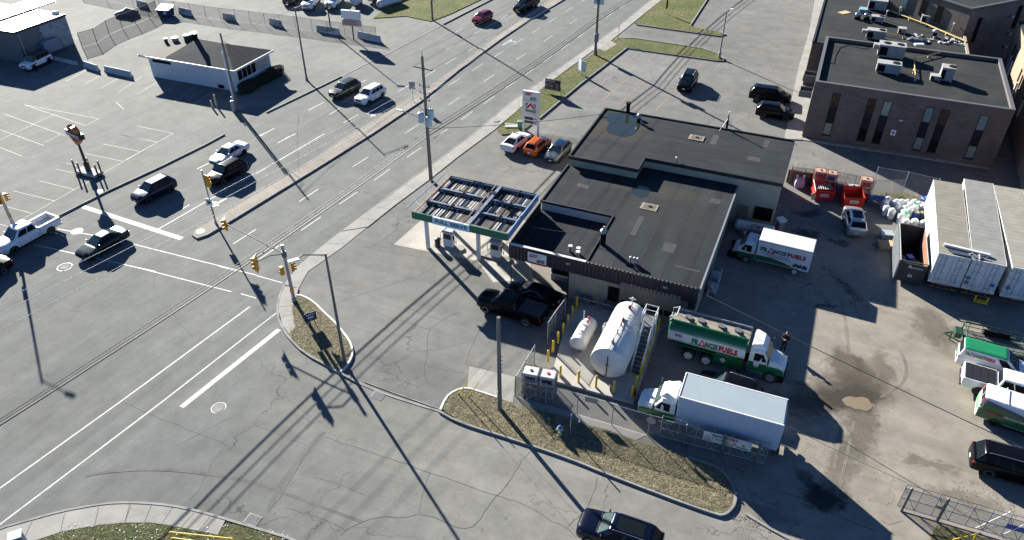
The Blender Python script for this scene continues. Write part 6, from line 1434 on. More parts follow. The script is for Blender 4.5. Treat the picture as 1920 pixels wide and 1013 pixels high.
# semi trailers
def trailer(label, tl, tr, bl, br, zt, mroof, num, x=0):
    """tl,tr: far roof corners in the photo; bl,br: roof corners at the rear doors (nearest)"""
    A, B, Cc, Dd = at(*tl, zt), at(*tr, zt), at(*bl, zt), at(*br, zt)
    d = ((Cc - A) + (Dd - B)).normalized(); rear = (Cc + Dd) / 2; L = (((Cc - A).length + (Dd - B).length) / 2)
    w_ = 2.44; t = thing('semi_trailer', label, 'semi trailer', (rear.x, rear.y, 0), math.atan2(d.y, d.x), 'white semi trailers parked side by side')
    # local +x points to the rear doors
    s = MB(); s.box((-L / 2, 0, (1.15 + zt) / 2), (L, w_, zt - 1.15 - .04)); s.build('box_body', mroof[1], t, bev=.03)
    s = MB(); s.box((-L / 2, 0, zt - .01), (L - .06, w_ - .08, .04)); s.build('roof_panel', mroof[0], t, bev=.0)
    s = MB()
    for sy in (-1, 1): s.box((-L / 2, sy * (w_ / 2), zt - .05), (L, .04, .12))
    s.build('top_rail', M_whited, t)
    for sy in (-1, 1):
        s = MB(); s.box((.025, sy * w_ / 4, (1.25 + zt) / 2), (.05, w_ / 2 - .05, zt - 1.4)); dr = s.build('rear_door', mroof[2], t, bev=.01)
        s = MB()
        for yy in (-.25, .1): s.cyl((.07, sy * w_ / 4 + yy, 1.25), (.07, sy * w_ / 4 + yy, zt - .1), .018, n=6)
        for zz_ in (1.5, 2.2, 2.9, 3.6):
            s.box((.06, sy * (w_ / 2 - .07), zz_), (.03, .16, .06)); s.box((.06, sy * w_ / 4, zz_), (.03, .5, .03))
        s.build('lock_rods', M_galv, dr)
    for a_, b_ in ((zt - .06, .12), (1.15, .14)): s = MB(); s.box((0, 0, a_), (.12, w_, b_)); s.build('door_frame', M_whited, t)
    s = MB(); s.box((-L / 2, 0, 1.02), (L, .9, .22)); s.box((-.1, 0, .62), (.1, 2.2, .1)); s.box((-.1, -.7, .85), (.1, .1, .5)); s.box((-.1, .7, .85), (.1, .1, .5)); s.build('chassis', M_rust, t)
    for sx in (-1.7, -3.0):
        for sy in (-1, 1): wheel(t, sx, sy * 1.02, .5, .5, M_whw, 6)
    for sy in (-1, 1): s = MB(); s.box((-L + 3, sy * .8, .6), (.14, .14, 1.0)); s.build('landing_leg', M_dgalv, t)
    return t, L
M_dr1 = mat('trailer_door', (.40, .44, .48), .5, var=.12, vs=1); M_sd = mat('trailer_side', (.62, .60, .57), .4, var=.05)
def ribroof(n, c): return corr_mat(n, c, 0.62, .6, .12, rot=0.0, depth=.16)
ra = ribroof('tan_trailer_roof', (.20, .182, .145)); rb = ribroof('grey_trailer_roof', (.195, .195, .18)); rc_ = ribroof('cream_trailer_roof', (.235, .22, .185))
ZT = 4.0
trailer('leftmost semi trailer with tan roof beside the black roll-off bin', (1750.9, 338), (1803.5, 344.4), (1759.9, 474.5), (1822.7, 484.5), ZT, (ra, M_sd, M_dr1), 1)
t2, L2 = trailer('middle semi trailer with grey roof and two placards on its doors', (1808.6, 334.9), (1861.2, 344.4), (1824.5, 486), (1887.6, 498.3), ZT, (rb, M_sd, M_dr1), 2)
t3, _ = trailer('right semi trailer with cream roof cut by the photo edge', (1863.8, 347), (1917, 355), (1899.7, 501), (1964, 512), ZT, (rc_, M_sd, M_dr1), 3)
for (tt, y0, z0_) in ((t2, -1.0, 2.2), (t2, -1.0, 1.75), (t3, -.9, 2.0)):
    s = MB(); s.box((.09, y0, z0_), (.02, .3, .3), M=Matrix.Rotation(R(45), 3, 'X')); s.build('placard', M_dgalv, tt)
s = MB(); s.box((.09, .85, 1.95), (.02, .3, .3)); s.build('blue_placard', M_blue, t2)
s = MB(); s.cyl((.1, .3, .35), (.1, 1.1, .35), .03, n=6); s.box((.1, .1, .5), (.08, .12, .5)); s.box((.1, 1.0, .5), (.08, .12, .5)); s.box((.15, .55, .22), (.35, 1.1, .10)); s.build('yellow_bumper', M_yellow, t2)
# white beam and scrap on the trailer roofs
p = at(1769, 461, ZT); q = at(1856, 482, ZT); t = thing('roof_beam', 'long white beam with pipe scrap lying across two trailer roofs', 'beam', (p.x, p.y, ZT + .02), math.atan2(q.y - p.y, q.x - p.x))
Lb = (q - p).length; s = MB(); s.box((Lb / 2, 0, .12), (Lb, .28, .2)); s.build('beam', M_whited, t, bev=.02)
s = MB()
for k in range(5): s.cyl((.3 + k * .1, -.5 - .1 * k, .06), (Lb * .55, -.55 - .08 * k, .08), .04, n=6)
for k in range(8): s.cyl((Lb * .55 + rnd(0, 1.2), -.9 + rnd(0, .6), .06), (Lb * .55 + rnd(0, 1.4), -.9 + rnd(0, .6), .15), .04, n=6)
s.build('scrap_pipes', M_galv, t)
# utility trailer
t = thing('utility_trailer', 'dark green open utility trailer with ladder rack behind the green roofed van', 'utility trailer', tuple(at(1862, 655)), R(-21))
s = MB(); s.box((0, 0, .55), (4.6, 1.9, .08)); s.mat(1).box((0, 0, .61), (4.4, 1.6, .03)); s.build('deck', [M_dkgreen, mat('deck_boards', (.09, .09, .085), .9, var=.3, vs=3)], t)
for sy in (-1, 1):
    s = MB(); s.tube([(-2.3, sy * .95, .55), (-2.3, sy * .95, 1.35), (2.3, sy * .95, 1.25), (2.3, sy * .95, .55)], .045); s.tube([(-2.3, sy * .95, .95), (2.3, sy * .95, .9)], .03)
    for k in range(5): s.cyl((-1.9 + k * .95, sy * .95, .55), (-1.9 + k * .95, sy * .95, 1.3), .03, n=6)
    s.build('side_rail', M_dkgreen, t)
    s = MB(); s.box((.5, sy * 1.08, .72), (1.9, .28, .06)); s.build('fender', M_dkgreen, t)
s = MB(); s.cyl((-2.3, -.95, 1.35), (-2.3, .95, 1.35), .045, n=8); s.tube([(-2.2, -.9, .5), (-3.6, 0, .5)], .06); s.tube([(-2.2, .9, .5), (-3.6, 0, .5)], .06); s.cyl((-3.1, 0, 0), (-3.1, 0, .8), .05, n=8); s.build('drawbar', M_dkgreen, t)
s = MB(); s.box((-2.75, 0, .85), (.5, .9, .5)); s.build('tool_box', M_dkgreen, t, bev=.03)
s = MB(); s.box((0, .75, .9), (1.8, .3, .4)); s.build('gear_rack', M_dark, t)
for sx in (.0, .9):
    for sy in (-1, 1): wheel(t, sx, sy * 1.08, .33, .2, M_alu, 5)
# ---------------- poles, lamps and signals ----------------
def wbuild(s, nm, m, t, **k): return s.build(nm, m, t, world=True, **k)
def polething(name, label, cat, b, zb=0.0): p = at(*b, zb); return thing(name, label, cat, (p.x, p.y, zb)), p
def V3(p, z): return Vector((p.x, p.y, z))
def sighead(t, p, ang, m=M_sig, sc=1.0, back=True):
    """traffic signal head centred at p, lenses facing angle ang"""
    M = Matrix.Rotation(ang, 3, 'Z'); s = MB(); s.box(p, (.22, .38 * sc, 1.05 * sc), M=M)
    if back: s.box(p - M @ Vector((.08, 0, 0)), (.03, .62 * sc, 1.3 * sc), M=M)
    h = wbuild(s, 'signal_head', m, t)
    for k, mm in enumerate((M_lampred, M_amber, M_dkgreen)):
        c = p + Vector((0, 0, (.33 - .33 * k) * sc)); s = MB(); s.cyl(c + M @ Vector((.10, 0, 0)), c + M @ Vector((.13, 0, 0)), .11 * sc, n=12); s.build('lens', mm, h).data.transform(Matrix.Translation(-wloc(h)))
        s = MB(); s.cyl(c + M @ Vector((.1, 0, .0)), c + M @ Vector((.3, 0, -.02)), .13 * sc, n=10, caps=False); s.build('visor', m, h).data.transform(Matrix.Translation(-wloc(h)))
wires = []
# pole 808 with transformers
t, p = polething('utility_pole', 'tall grey wooden utility pole with three transformers beside the fuel canopy', 'utility pole', (808, 337), .1)
h = hgt(808, 337, 106); top808 = V3(p, h); P808 = p
s = MB(); s.lathe(p, (0, 0, 1), [(0, .21), (h * .5, .17), (h, .13)], 12); wbuild(s, 'pole', M_wood, t, smooth=40)
rd = Vector((math.cos(ROAD), math.sin(ROAD), 0)); rn = Vector((-rd.y, rd.x, 0))
s = MB(); s.cyl(top808, top808 + Vector((0, 0, .7)), .06, n=8); wbuild(s, 'pole_top_pin', M_whited, t)
arms = []
for zz_ in (h - 1.1,):
    s = MB(); c = V3(p, zz_); s.box(c, (.12, 2.2, .12), ROAD); wbuild(s, 'crossarm', M_wood, t)
for k, zz_ in enumerate((h - 3.0, h - 3.7, h - 4.4)):
    for sg_ in (-1, 1):
        s = MB(); c = V3(p, zz_); s.cyl(c, c + rn * sg_ * .55 + Vector((0, 0, .12)), .035, n=6); s.cyl(c + rn * sg_ * .55, c + rn * sg_ * .55 + Vector((0, 0, .3)), .05, n=6); wbuild(s, 'bracket', M_dgalv, t)
for k, (ang, zz_) in enumerate(((200, h - 6.6), (330, h - 6.2), (300, h - 6.9))):
    d = Vector((math.cos(R(ang)), math.sin(R(ang)), 0)) * .55; s = MB(); s.lathe(V3(p, zz_) + d, (0, 0, 1), [(0, .27), (.1, .32), (.95, .32), (1.02, .26), (1.05, .1)], 14); tr = wbuild(s, 'transformer', mat('pale_blue_transformer', (.34, .42, .46), .4, var=.08), t, smooth=40)
    s = MB(); s.cyl(V3(p, zz_ + .5), V3(p, zz_ + .5) + d, .05, n=6); wbuild(s, 'bracket', M_dgalv, t)
    s = MB(); q = V3(p, zz_ + 1.05) + d; s.cyl(q, q + Vector((0, 0, .25)), .05, n=6); s.build('bushing', M_wood2, tr).data.transform(Matrix.Translation(-wloc(tr)))
la = at(750, 207, h - 6.2); s = MB(); s.tube([V3(p, h - 7.0), V3(p, h - 6.6) * .6 + la * .4 + Vector((0, 0, .1)), la], .04, 6); wbuild(s, 'lamp_arm', M_galv, t)
s = MB(); s.box(la, (.7, .28, .14), math.atan2(la.y - p.y, la.x - p.x)); wbuild(s, 'lamp_head', M_plast, t, bev=.04)
# pole 1117
t, p = polething('utility_pole', 'utility pole with grey equipment box in the grass strip behind the price sign', 'utility pole', (1115.8, 102.7), .12)
h2_ = 13.5; P1117 = p
s = MB(); s.lathe(p, (0, 0, 1), [(0, .2), (h2_, .13)], 12); wbuild(s, 'pole', M_wood, t, smooth=40)
z1_ = hgt(1115.8, 102.7, 68); s = MB(); s.box(V3(p, z1_) + Vector((0, -.3, 0)), (.6, .45, 1.1)); wbuild(s, 'equipment_box', mat('slate_box', (.10, .13, .17), .5), t, bev=.03)
z2_ = hgt(1115.8, 102.7, 6); s = MB()
for sg_ in (-1, 1): s.lathe(V3(p, z2_) + rn * sg_ * .5, (0, 0, 1), [(0, .3), (.9, .3), (1.0, .1)], 12)
wbuild(s, 'transformer', mat('pale_blue_transformer', (.34, .42, .46)), t, smooth=40)
s = MB(); s.box(V3(p, h2_ - .8), (.12, 2.4, .12), ROAD); wbuild(s, 'crossarm', M_wood, t)
s = MB(); s.cyl(V3(p, 3.0) + Vector((.02, -.02, 0)), V3(p, .1) + Vector((.24, -.1, 0)), .05, n=6); wbuild(s, 'cable_guard', M_dgalv, t)
# pole 441 by the office
t, p = polething('utility_pole', 'weathered utility pole with pale conduit in front of the white office', 'utility pole', (446, 207), .0)
h3 = hgt(446, 207, 62); P441 = p
s = MB(); s.lathe(p, (0, 0, 1), [(0, .15), (h3, .10)], 12); wbuild(s, 'pole', M_wood, t, smooth=40)
s = MB(); q = p + Vector((-.25, -.05, 0)); s.tube([q, V3(q, h3 - 2.3), V3(q, h3 - 2.2) + Vector((.12, .1, .1))], .09, 8); wbuild(s, 'conduit', M_plast, t)
s = MB(); q = p + Vector((-.35, -.3, 0)); s.box((q.x, q.y, .7), (.4, .3, 1.4)); s.cyl((q.x, q.y, 1.4), (q.x, q.y, 1.9), .08, n=8); wbuild(s, 'meter_box', M_galv, t, bev=.02)
s = MB(); s.tube([V3(p, h3 - 1.0), V3(p, h3 - 1.4) + Vector((.7, .2, 0)), V3(p, h3 - 2.2) + Vector((.5, .1, 0)), V3(p, h3 - 3) + Vector((.1, 0, 0))], .03, 5); wbuild(s, 'cable_loop', M_dgalv, t)
def lampost(label, b, topy, armpx, headpx, zb=.1, m=M_dgalv, r=.11, name='street_lamp', h=None):
    t, p = polething(name, label, 'street lamp', b, zb); h = h or hgt(b[0], b[1], topy, zb)
    s = MB(); s.lathe(p, (0, 0, 1), [(0, r * 1.6), (.3, r * 1.6), (.35, r * 1.15), (h - zb, r * .7)], 12); wbuild(s, 'pole', m, t, smooth=40)
    a = at(*headpx, h + .15); mid_ = at(*armpx, h + .1) if armpx else None
    s = MB(); s.tube([V3(p, h - .15)] + ([mid_] if mid_ else []) + [a], .045, 8); wbuild(s, 'lamp_arm', m, t)
    d = (a - V3(p, a.z)); d.z = 0; d.normalize(); s = MB(); s.box(a + d * .2, (.75, .3, .12), math.atan2(d.y, d.x)); s.mat(1).box(a + d * .2 - Vector((0, 0, .07)), (.5, .22, .03), math.atan2(d.y, d.x)); wbuild(s, 'lamp_head', [M_plast, M_lamp], t, bev=.03)
    return t, p, h
lampost('tall grey street lamp on the small corner grass island', (646.5, 681), 475, (567.7, 478), (556, 487), .13)
lampost('tall street lamp in the far lot right of the white office', (575.5, 151), 14, None, (585, 1), .0)
t, p, hh_ = lampost('thin parking lot lamp at the end of the grass strip behind the shop', (1348.5, 108), 22, None, (1370, 18), .12, r=.09)
s = MB(); s.lathe(p, (0, 0, 1), [(0, .22), (.75, .22), (.8, .15)], 12); wbuild(s, 'footing', M_conc, t)
# left signal and lamp pole
t, p = polething('traffic_signal', 'signal pole with worn posters at the left edge above the white pickup', 'traffic signal', (25.6, 422), .05)
HL_ = 9.6
s = MB(); s.lathe(p, (0, 0, 1), [(0, .17), (.4, .17), (.45, .14), (HL_, .09)], 12); wbuild(s, 'pole', M_galv, t, smooth=40)
s = MB(); s.cyl(V3(p, .9), V3(p, 1.5), .15, n=12); s.cyl(V3(p, 1.7), V3(p, 2.1), .145, n=12); wbuild(s, 'posters', mat('torn_posters', (.30, .24, .14), .9, var=.5, vs=9), t)
for a_, dz in ((R(20), 3.1), (R(-70), 3.1), (R(-70), 4.6)):
    q = V3(p, dz) + Vector((math.cos(a_), math.sin(a_), 0)) * .4; sighead(t, q, a_, sc=.75, back=False)
q = V3(p, HL_ - .1); e_ = q + Vector((math.cos(R(-20)), math.sin(R(-20)), 0)) * 2.6 + Vector((0, 0, .25)); s = MB(); s.tube([q, e_], .045, 6); s.box(e_, (.8, .3, .12), R(-20)); wbuild(s, 'lamp_arm', M_galv, t)
# median signal
t, p = polething('traffic_signal', 'slim signal pole with amber signal head and keep-right sign at the median tip', 'traffic signal', (405, 419), .15)
hm = hgt(405, 419, 322, .15)
s = MB(); s.lathe(p, (0, 0, 1), [(0, .13), (.25, .13), (.3, .085), (hm, .06)], 10); wbuild(s, 'pole', M_galv, t, smooth=40)
s = MB(); s.cyl(V3(p, .9), V3(p, 2.1), .085, n=10); wbuild(s, 'posters', mat('torn_posters', (.3, .24, .14)), t)
q = V3(p, hm - .95) + Vector((.32, -.05, 0)); sighead(t, q, ROAD, sc=1.0)
q = V3(p, 2.6) + Vector((-.05, -.14, 0)); s = MB(); s.box(q, (.6, .03, .75), -.1); sg2 = wbuild(s, 'keep_right_sign', M_white, t)
s = MB(); text(s, '>', q + Vector((-.15, -.03, -.2)), (1, -.1, 0), (0, 0, 1), .35, .4, .04); o = s.build('lettering', M_black, sg2); o.data.transform(Matrix.Translation(-wloc(sg2)))
# corner signal mast
t, p = polething('traffic_signal', 'signal mast with two long arms at the tip of the corner grass island', 'traffic signal', (551.5, 564), .13)
hs = hgt(551.5, 564, 462, .13)
s = MB(); s.lathe(p, (0, 0, 1), [(0, .2), (.3, .2), (.35, .15), (hs, .12)], 12); wbuild(s, 'pole', M_galv, t, smooth=40)
s = MB(); s.cyl(V3(p, 1.1), V3(p, 1.5), .17, n=10); wbuild(s, 'push_button', M_sig, t)
za = hs - .75; a1 = at(424, 420, za + .35); a2 = at(482, 491, za + .05)
s = MB(); m1 = V3(p, za).lerp(a1, .45) + Vector((0, 0, .05)); s.tube([V3(p, za), m1, a1], .05, 8); wbuild(s, 'signal_arm', M_dgalv, t)
s = MB(); m2 = V3(p, za).lerp(a2, .5) + Vector((0, 0, .22)); s.tube([V3(p, za), m2, a2], .045, 8); wbuild(s, 'signal_arm', M_dgalv, t)
s = MB(); s.cyl(V3(p, za - .25), V3(p, za + .25), .2, n=10); wbuild(s, 'arm_clamp', M_dgalv, t)
sighead(t, a1 + Vector((-.05, -.05, 0)), R(205), sc=1.0); sighead(t, a2 + Vector((-.1, -.1, -.1)), R(-35 - 180 + 40), sc=1.15)
sighead(t, V3(p, hs - 2.3) + Vector((-.4, -.15, 0)), R(150), sc=.75, back=False); sighead(t, V3(p, hs - 2.05) + Vector((.42, .1, 0)), R(20), sc=.8)
# wood pole 937
t, p = polething('utility_pole', 'lone weathered wooden pole on the grass island in front of the fence', 'utility pole', (937, 767), .13)
h5 = hgt(937, 767, 598, .13); s = MB(); s.lathe(p, (0, 0, 1), [(0, .17), (h5, .12)], 12); wbuild(s, 'pole', M_wood, t, smooth=40)
s = MB()
for k in range(5): s.cyl(V3(p, h5 * .62 - k * .35) + Vector((.12, -.08, 0)), V3(p, h5 * .62 - k * .35) + Vector((.24, -.1, 0)), .03, n=6)
wbuild(s, 'bolts', M_dgalv, t)
for k, (a, b, l) in enumerate((((875, 719.5), (858.6, 739), 'left yellow guy-wire guard leaning over the island tip'), ((896, 719.5), (878, 744), 'right yellow guy-wire guard leaning over the island tip'))):
    B_ = at(*b, .14); T_ = at(a[0], a[1], 1.9); tt = thing('guy_guard', l, 'guy wire guard', tuple(B_)); s = MB(); s.cyl(B_, T_, .035, n=8); wbuild(s, 'guard_tube', M_yellow, tt); s = MB(); s.cyl(B_, B_ + (T_ - B_) * 2.4, .008, n=5); wbuild(s, 'wire', M_dgalv, tt)
# far poles at the top
t, p = polething('utility_pole', 'grey pole with a small sign on the far grass corner at the top', 'utility pole', (811, 37), .1); s = MB(); s.lathe(p, (0, 0, 1), [(0, .17), (11, .12)], 10); s.mat(1).box(V3(p, 3.2) + Vector((.2, -.1, 0)), (.4, .05, .6)); wbuild(s, 'pole', [M_wood, M_whited], t, smooth=40)
t, p = polething('lamp_pole', 'thin black pole behind the chain link fence at the top of the photo', 'pole', (621, 62)); s = MB(); s.lathe(p, (0, 0, 1), [(0, .12), (9.2, .07)], 10); wbuild(s, 'pole', M_black, t); s = MB(); s.box(V3(p, 9.2) + Vector((.4, -.1, 0)), (.9, .3, .15)); wbuild(s, 'lamp_head', M_black, t)
# ---------------- signs ----------------
def panel(t, name, pts, m, th=.06): s = MB(); s.plate(pts, th); return wbuild(s, name, m, t)
def onpanel(par, O, X, N, nm, items, m):
    s = MB()
    for (txt, x, z, w_, h_, b_, sh) in items: text(s, txt, O + X * x + Z * z + N * .012, X, Z, w_, h_, b_, sh)
    o = s.build(nm, m, par); o.data.transform(Matrix.Translation(-wloc(par))); return o
pa = at(981.4, 250.5, 0); pb = at(1008.8, 255.3, 0); X = (pb - pa).normalized(); N = Vector((X.y, -X.x, 0)); Wd = (pb - pa).length
hp = hgt(981.4, 250.5, 169); hb = hgt(981.4, 250.5, 231)
print('PYLON', hp, hb, Wd)
t = thing('price_sign', 'tall white two-post sign with GET GO panel, maple leaf peak emblem and dark price panels', 'pylon sign', (pa.x, pa.y, 0))
for q in (pa, pb):
    s = MB(); s.box(V3(q, hp / 2), (.22, .22, hp), math.atan2(X.y, X.x)); wbuild(s, 'post', M_white, t)
s = MB(); s.box(V3((pa + pb) / 2, (hp + hb) / 2), (Wd - .2, .34, hp - hb), math.atan2(X.y, X.x)); bd_ = wbuild(s, 'sign_cabinet', M_white, t, bev=.02)
O = pa + N * .18 + Vector((0, 0, hb)); hh_ = hp - hb
def flat(par, pts, m, nm='emblem', o_=.016):
    s = MB(); s.plate([O + X * a + Z * b + N * o_ for a, b in pts], .01); o = s.build(nm, m, par); o.data.transform(Matrix.Translation(-wloc(par)))
onpanel(bd_, O, X, N, 'lettering', [('GET', Wd * .14, hh_ * .88, Wd * .45, hh_ * .085, .05, .25)], M_tred)
onpanel(bd_, O, X, N, 'lettering', [('GO', Wd * .45, hh_ * .76, Wd * .42, hh_ * .09, .05, .25), ('FRANCIS', Wd * .16, hh_ * .385, Wd * .70, hh_ * .085, .04, 0)], M_tgreen)
flat(bd_, [(Wd * .1, hh_ * .725), (Wd * .9, hh_ * .725), (Wd * .9, hh_ * .738), (Wd * .1, hh_ * .738)], M_tred, 'stripe')
flat(bd_, [(Wd * .15, hh_ * .50), (Wd * .32, hh_ * .50), (Wd * .5, hh_ * .585), (Wd * .68, hh_ * .50), (Wd * .85, hh_ * .50), (Wd * .5, hh_ * .66)], M_tred)
flat(bd_, [(Wd * .15, hh_ * .55), (Wd * .15, hh_ * .62), (Wd * .25, hh_ * .655), (Wd * .36, hh_ * .655)], M_tgreen); flat(bd_, [(Wd * .85, hh_ * .55), (Wd * .64, hh_ * .655), (Wd * .75, hh_ * .655), (Wd * .85, hh_ * .62)], M_tgreen)
flat(bd_, [(Wd * .14, hh_ * .33), (Wd * .86, hh_ * .33), (Wd * .86, hh_ * .35), (Wd * .14, hh_ * .35)], M_whited, 'stripe')
for k in range(2):
    z0_ = hh_ * (.155 - .115 * k); flat(bd_, [(Wd * .1, z0_), (Wd * .68, z0_), (Wd * .68, z0_ + hh_ * .085), (Wd * .1, z0_ + hh_ * .085)], M_black, 'price_panel')
    onpanel(bd_, O, X, N, 'lettering', [('GAS' if k == 0 else 'DIESEL', Wd * .71, z0_ + hh_ * .02, Wd * .2, hh_ * .04, .02, 0)], M_maroon)
# black mobile sign
pa = at(1022, 172, .12); pb = at(1050, 177, .12); X = (pb - pa).normalized(); N = Vector((X.y, -X.x, 0)); Wd = (pb - pa).length; hb = .5; hp = hgt(1022, 172, 147, .12)
t = thing('mobile_sign', 'black portable message sign on splayed legs in the grass strip', 'sign', (pa.x, pa.y, .12))
s = MB(); s.box(V3((pa + pb) / 2, (hp + hb) / 2), (Wd, .14, hp - hb), math.atan2(X.y, X.x)); bd_ = wbuild(s, 'board', M_black, t)
O = pa + N * .075 + Vector((0, 0, hb - .12)); hh_ = hp - hb
onpanel(bd_, O, X, N, 'lettering', [('AREA RUG', Wd * .05, hh_ * .82, Wd * .6, hh_ * .12, .03, 0), ('Now Open', Wd * .1, hh_ * .60, Wd * .3, hh_ * .08, .02, 0), ('Great Prices', Wd * .05, hh_ * .44, Wd * .5, hh_ * .08, .02, 0), ('CALL TODAY', Wd * .05, hh_ * .30, Wd * .5, hh_ * .07, .02, 0)], M_white)
onpanel(bd_, O, X, N, 'lettering', [('SALE', Wd * .38, hh_ * .62, Wd * .4, hh_ * .14, .04, .3)], M_tred)
flat(bd_, [(Wd * .70, hh_ * .22), (Wd * .93, hh_ * .22), (Wd * .93, hh_ * .66), (Wd * .70, hh_ * .66)], mat('grey_picture', (.13, .13, .14), .5, var=.5, vs=8), 'picture'); flat(bd_, [(Wd * .05, hh_ * .04), (Wd * .9, hh_ * .04), (Wd * .9, hh_ * .18), (Wd * .05, hh_ * .18)], mat('grey_picture', (.13, .13, .14)), 'picture')
for q, sg_ in ((pa, -1), (pb, 1)):
    for f_ in (-1, 1): s = MB(); s.cyl(V3(q, hb + .5), V3(q, .12) + X * sg_ * .35 + N * f_ * .5, .03, n=6); wbuild(s, 'leg', M_dgalv, t)
# white angled sign further up
p1_ = at(1083.5, 135.5, .12); p2_ = at(1097.5, 144, .12); p3_ = at(1089.5, 141.5, .12); hp = hgt(1083.5, 135.5, 108, .12)
t = thing('property_sign', 'white V-shaped property sign on three posts in the grass strip', 'sign', (p1_.x, p1_.y, .12))
for q in (p1_, p2_, p3_): s = MB(); s.box(V3(q, hp / 2), (.09, .09, hp)); wbuild(s, 'post', M_white, t)
for a, b in ((p1_, p3_), (p3_, p2_)):
    d = (b - a); s = MB(); s.box(V3((a + b) / 2, hp - .75), (d.length + .1, .05, 1.5), math.atan2(d.y, d.x)); wbuild(s, 'board', mat('pale_blue_board', (.48, .55, .58), .5, var=.08), t)
# pole sign by the far fence
t, p = polething('pole_sign', 'white two-panel sign on a black post at the end of the far fence', 'sign', (663.6, 75)); hz_ = hgt(663.6, 75, 19); zb1 = hgt(663.6, 75, 36); zb2 = hgt(663.6, 75, 49); X = Vector((math.cos(R(-14)), math.sin(R(-14)), 0))
s = MB(); s.cyl(p, V3(p, hz_), .1, n=8); wbuild(s, 'post', M_black, t)
s = MB(); s.box(V3(p, (hz_ + zb1) / 2), (2.9, .5, hz_ - zb1 - .1), R(-14)); wbuild(s, 'upper_panel', [M_white], t, bev=.02)
s = MB(); s.box(V3(p, (zb1 + zb2) / 2), (2.9, .5, zb1 - zb2 - .1), R(-14)); lp = wbuild(s, 'lower_panel', [mat('cream_letterboard', (.40, .37, .30), .6)], t, bev=.02)
N = Vector((X.y, -X.x, 0)); onpanel(lp, V3(p, zb2) - X * 1.2 + N * .26, X, N, 'lettering', [('TRUCK RENTAL', 0, (zb1 - zb2) * .6, 2.2, .22, .02, 0), ('PROPANE FILL', 0, (zb1 - zb2) * .25, 2.2, .22, .02, 0)], M_tred)
# bar and shield sign, left lot
t, p = polething('shield_pylon', 'orange and black shield pylon sign on a black post ringed by small bollards', 'pylon sign', (168, 326), .05)
hsg = hgt(168, 326, 236); hsb = hgt(168, 326, 268); X = Vector((math.cos(R(-35)), math.sin(R(-35)), 0)); N = Vector((X.y, -X.x, 0)); c = V3(p, (hsg + hsb) / 2)
s = MB(); s.lathe(p, (0, 0, 1), [(0, .26), (1.4, .26), (1.45, .15), (hsb, .12)], 12); wbuild(s, 'pole', M_black, t, smooth=40)
def shp(pts, th, m, nm, off=0.0):
    s = MB(); s.plate([c + X * a + Z * b + N * (th / 2 + off) for a, b in pts], th + 2 * off); return wbuild(s, nm, m, t)
k_ = (hsg - hsb) / 2.0
sh_ = shp([(-.15, -1.1 * k_), (.15, -1.1 * k_), (.9, -.45 * k_), (1.0, .2 * k_), (.8, .75 * k_), (.45, 1.05 * k_), (.3, .9 * k_), (-.3, .9 * k_), (-.45, 1.05 * k_), (-.8, .75 * k_), (-1.0, .2 * k_), (-.9, -.45 * k_)], .42, mat('shield_orange', (.42, .10, .015), .4), 'shield')
br_ = shp([(-1.35, -.22 * k_), (1.35, -.22 * k_), (1.35, .38 * k_), (-1.35, .38 * k_)], .50, M_black, 'bar', .02)
for sg_ in (1, -1):
    X2 = X * sg_; N2 = N * sg_; O = c - X2 * 1.2 + N2 * .30 + Z * (-.08 * k_); onpanel(br_, O, X2, N2, 'lettering', [('HARLEY-DAVIDSON', 0, 0, 2.4, .34 * k_, .03, 0)], M_white)
    o = MB(); text(o, 'MOTOR', c - X2 * .45 + N2 * .225 + Z * .52 * k_, X2, Z, .9, .22 * k_, .02); text(o, 'CYCLES', c - X2 * .45 + N2 * .225 - Z * .62 * k_, X2, Z, .9, .22 * k_, .02); oo = o.build('lettering', M_black, sh_); oo.data.transform(Matrix.Translation(-wloc(sh_)))
s = MB(); s.box(V3(p, .25) , (2.9, 1.2, .3), R(-22)); wbuild(s, 'concrete_base', M_conc, t, bev=.05)
for k, (dx, dy) in enumerate(((-1.5, -.35), (1.5, -.2), (-.5, -.6), (1.2, .5), (-.4, .55))):
    q = p + Vector((dx * math.cos(R(-22)) - dy * math.sin(R(-22)), dx * math.sin(R(-22)) + dy * math.cos(R(-22)), 0)); s = MB(); s.cyl(V3(q, 0), V3(q, 1.5), .09, n=10); s.mat(1).ball((q.x, q.y, 1.5), .11); wbuild(s, 'guard_post', [M_black, M_white], t)
# election sign
pa = at(573, 606, .13 + .45); pb = at(594.5, 598, .58); X = (pb - pa); X.z = 0; Wd = X.length; X.normalize(); N = Vector((X.y, -X.x, 0)); 
t = thing('lawn_sign', 'dark blue campaign lawn sign stuck in the corner grass island', 'lawn sign', (pa.x, pa.y, .13))
s = MB(); s.plate([pa - N * 0, pb, pb + Z * .85, pa + Z * .85], .03); bd_ = wbuild(s, 'panel', M_navy, t)
O = pa + N * .01; onpanel(bd_, O, X, N, 'lettering', [('BARBARA', Wd * .14, .62, Wd * .72, .13, .03, 0), ('BAL', Wd * .26, .30, Wd * .5, .24, .05, 0), ('C', Wd * .46, .08, Wd * .1, .12, .03, 0)], M_white)
for q in (pa + X * .2, pb - X * .2): s = MB(); s.cyl(V3(q, .1), V3(q, .6), .025, n=6); s.box(V3(q, .75) - N * .05, (.06, .04, 1.3), math.atan2(X.y, X.x)); wbuild(s, 'stake', M_wood2, t)
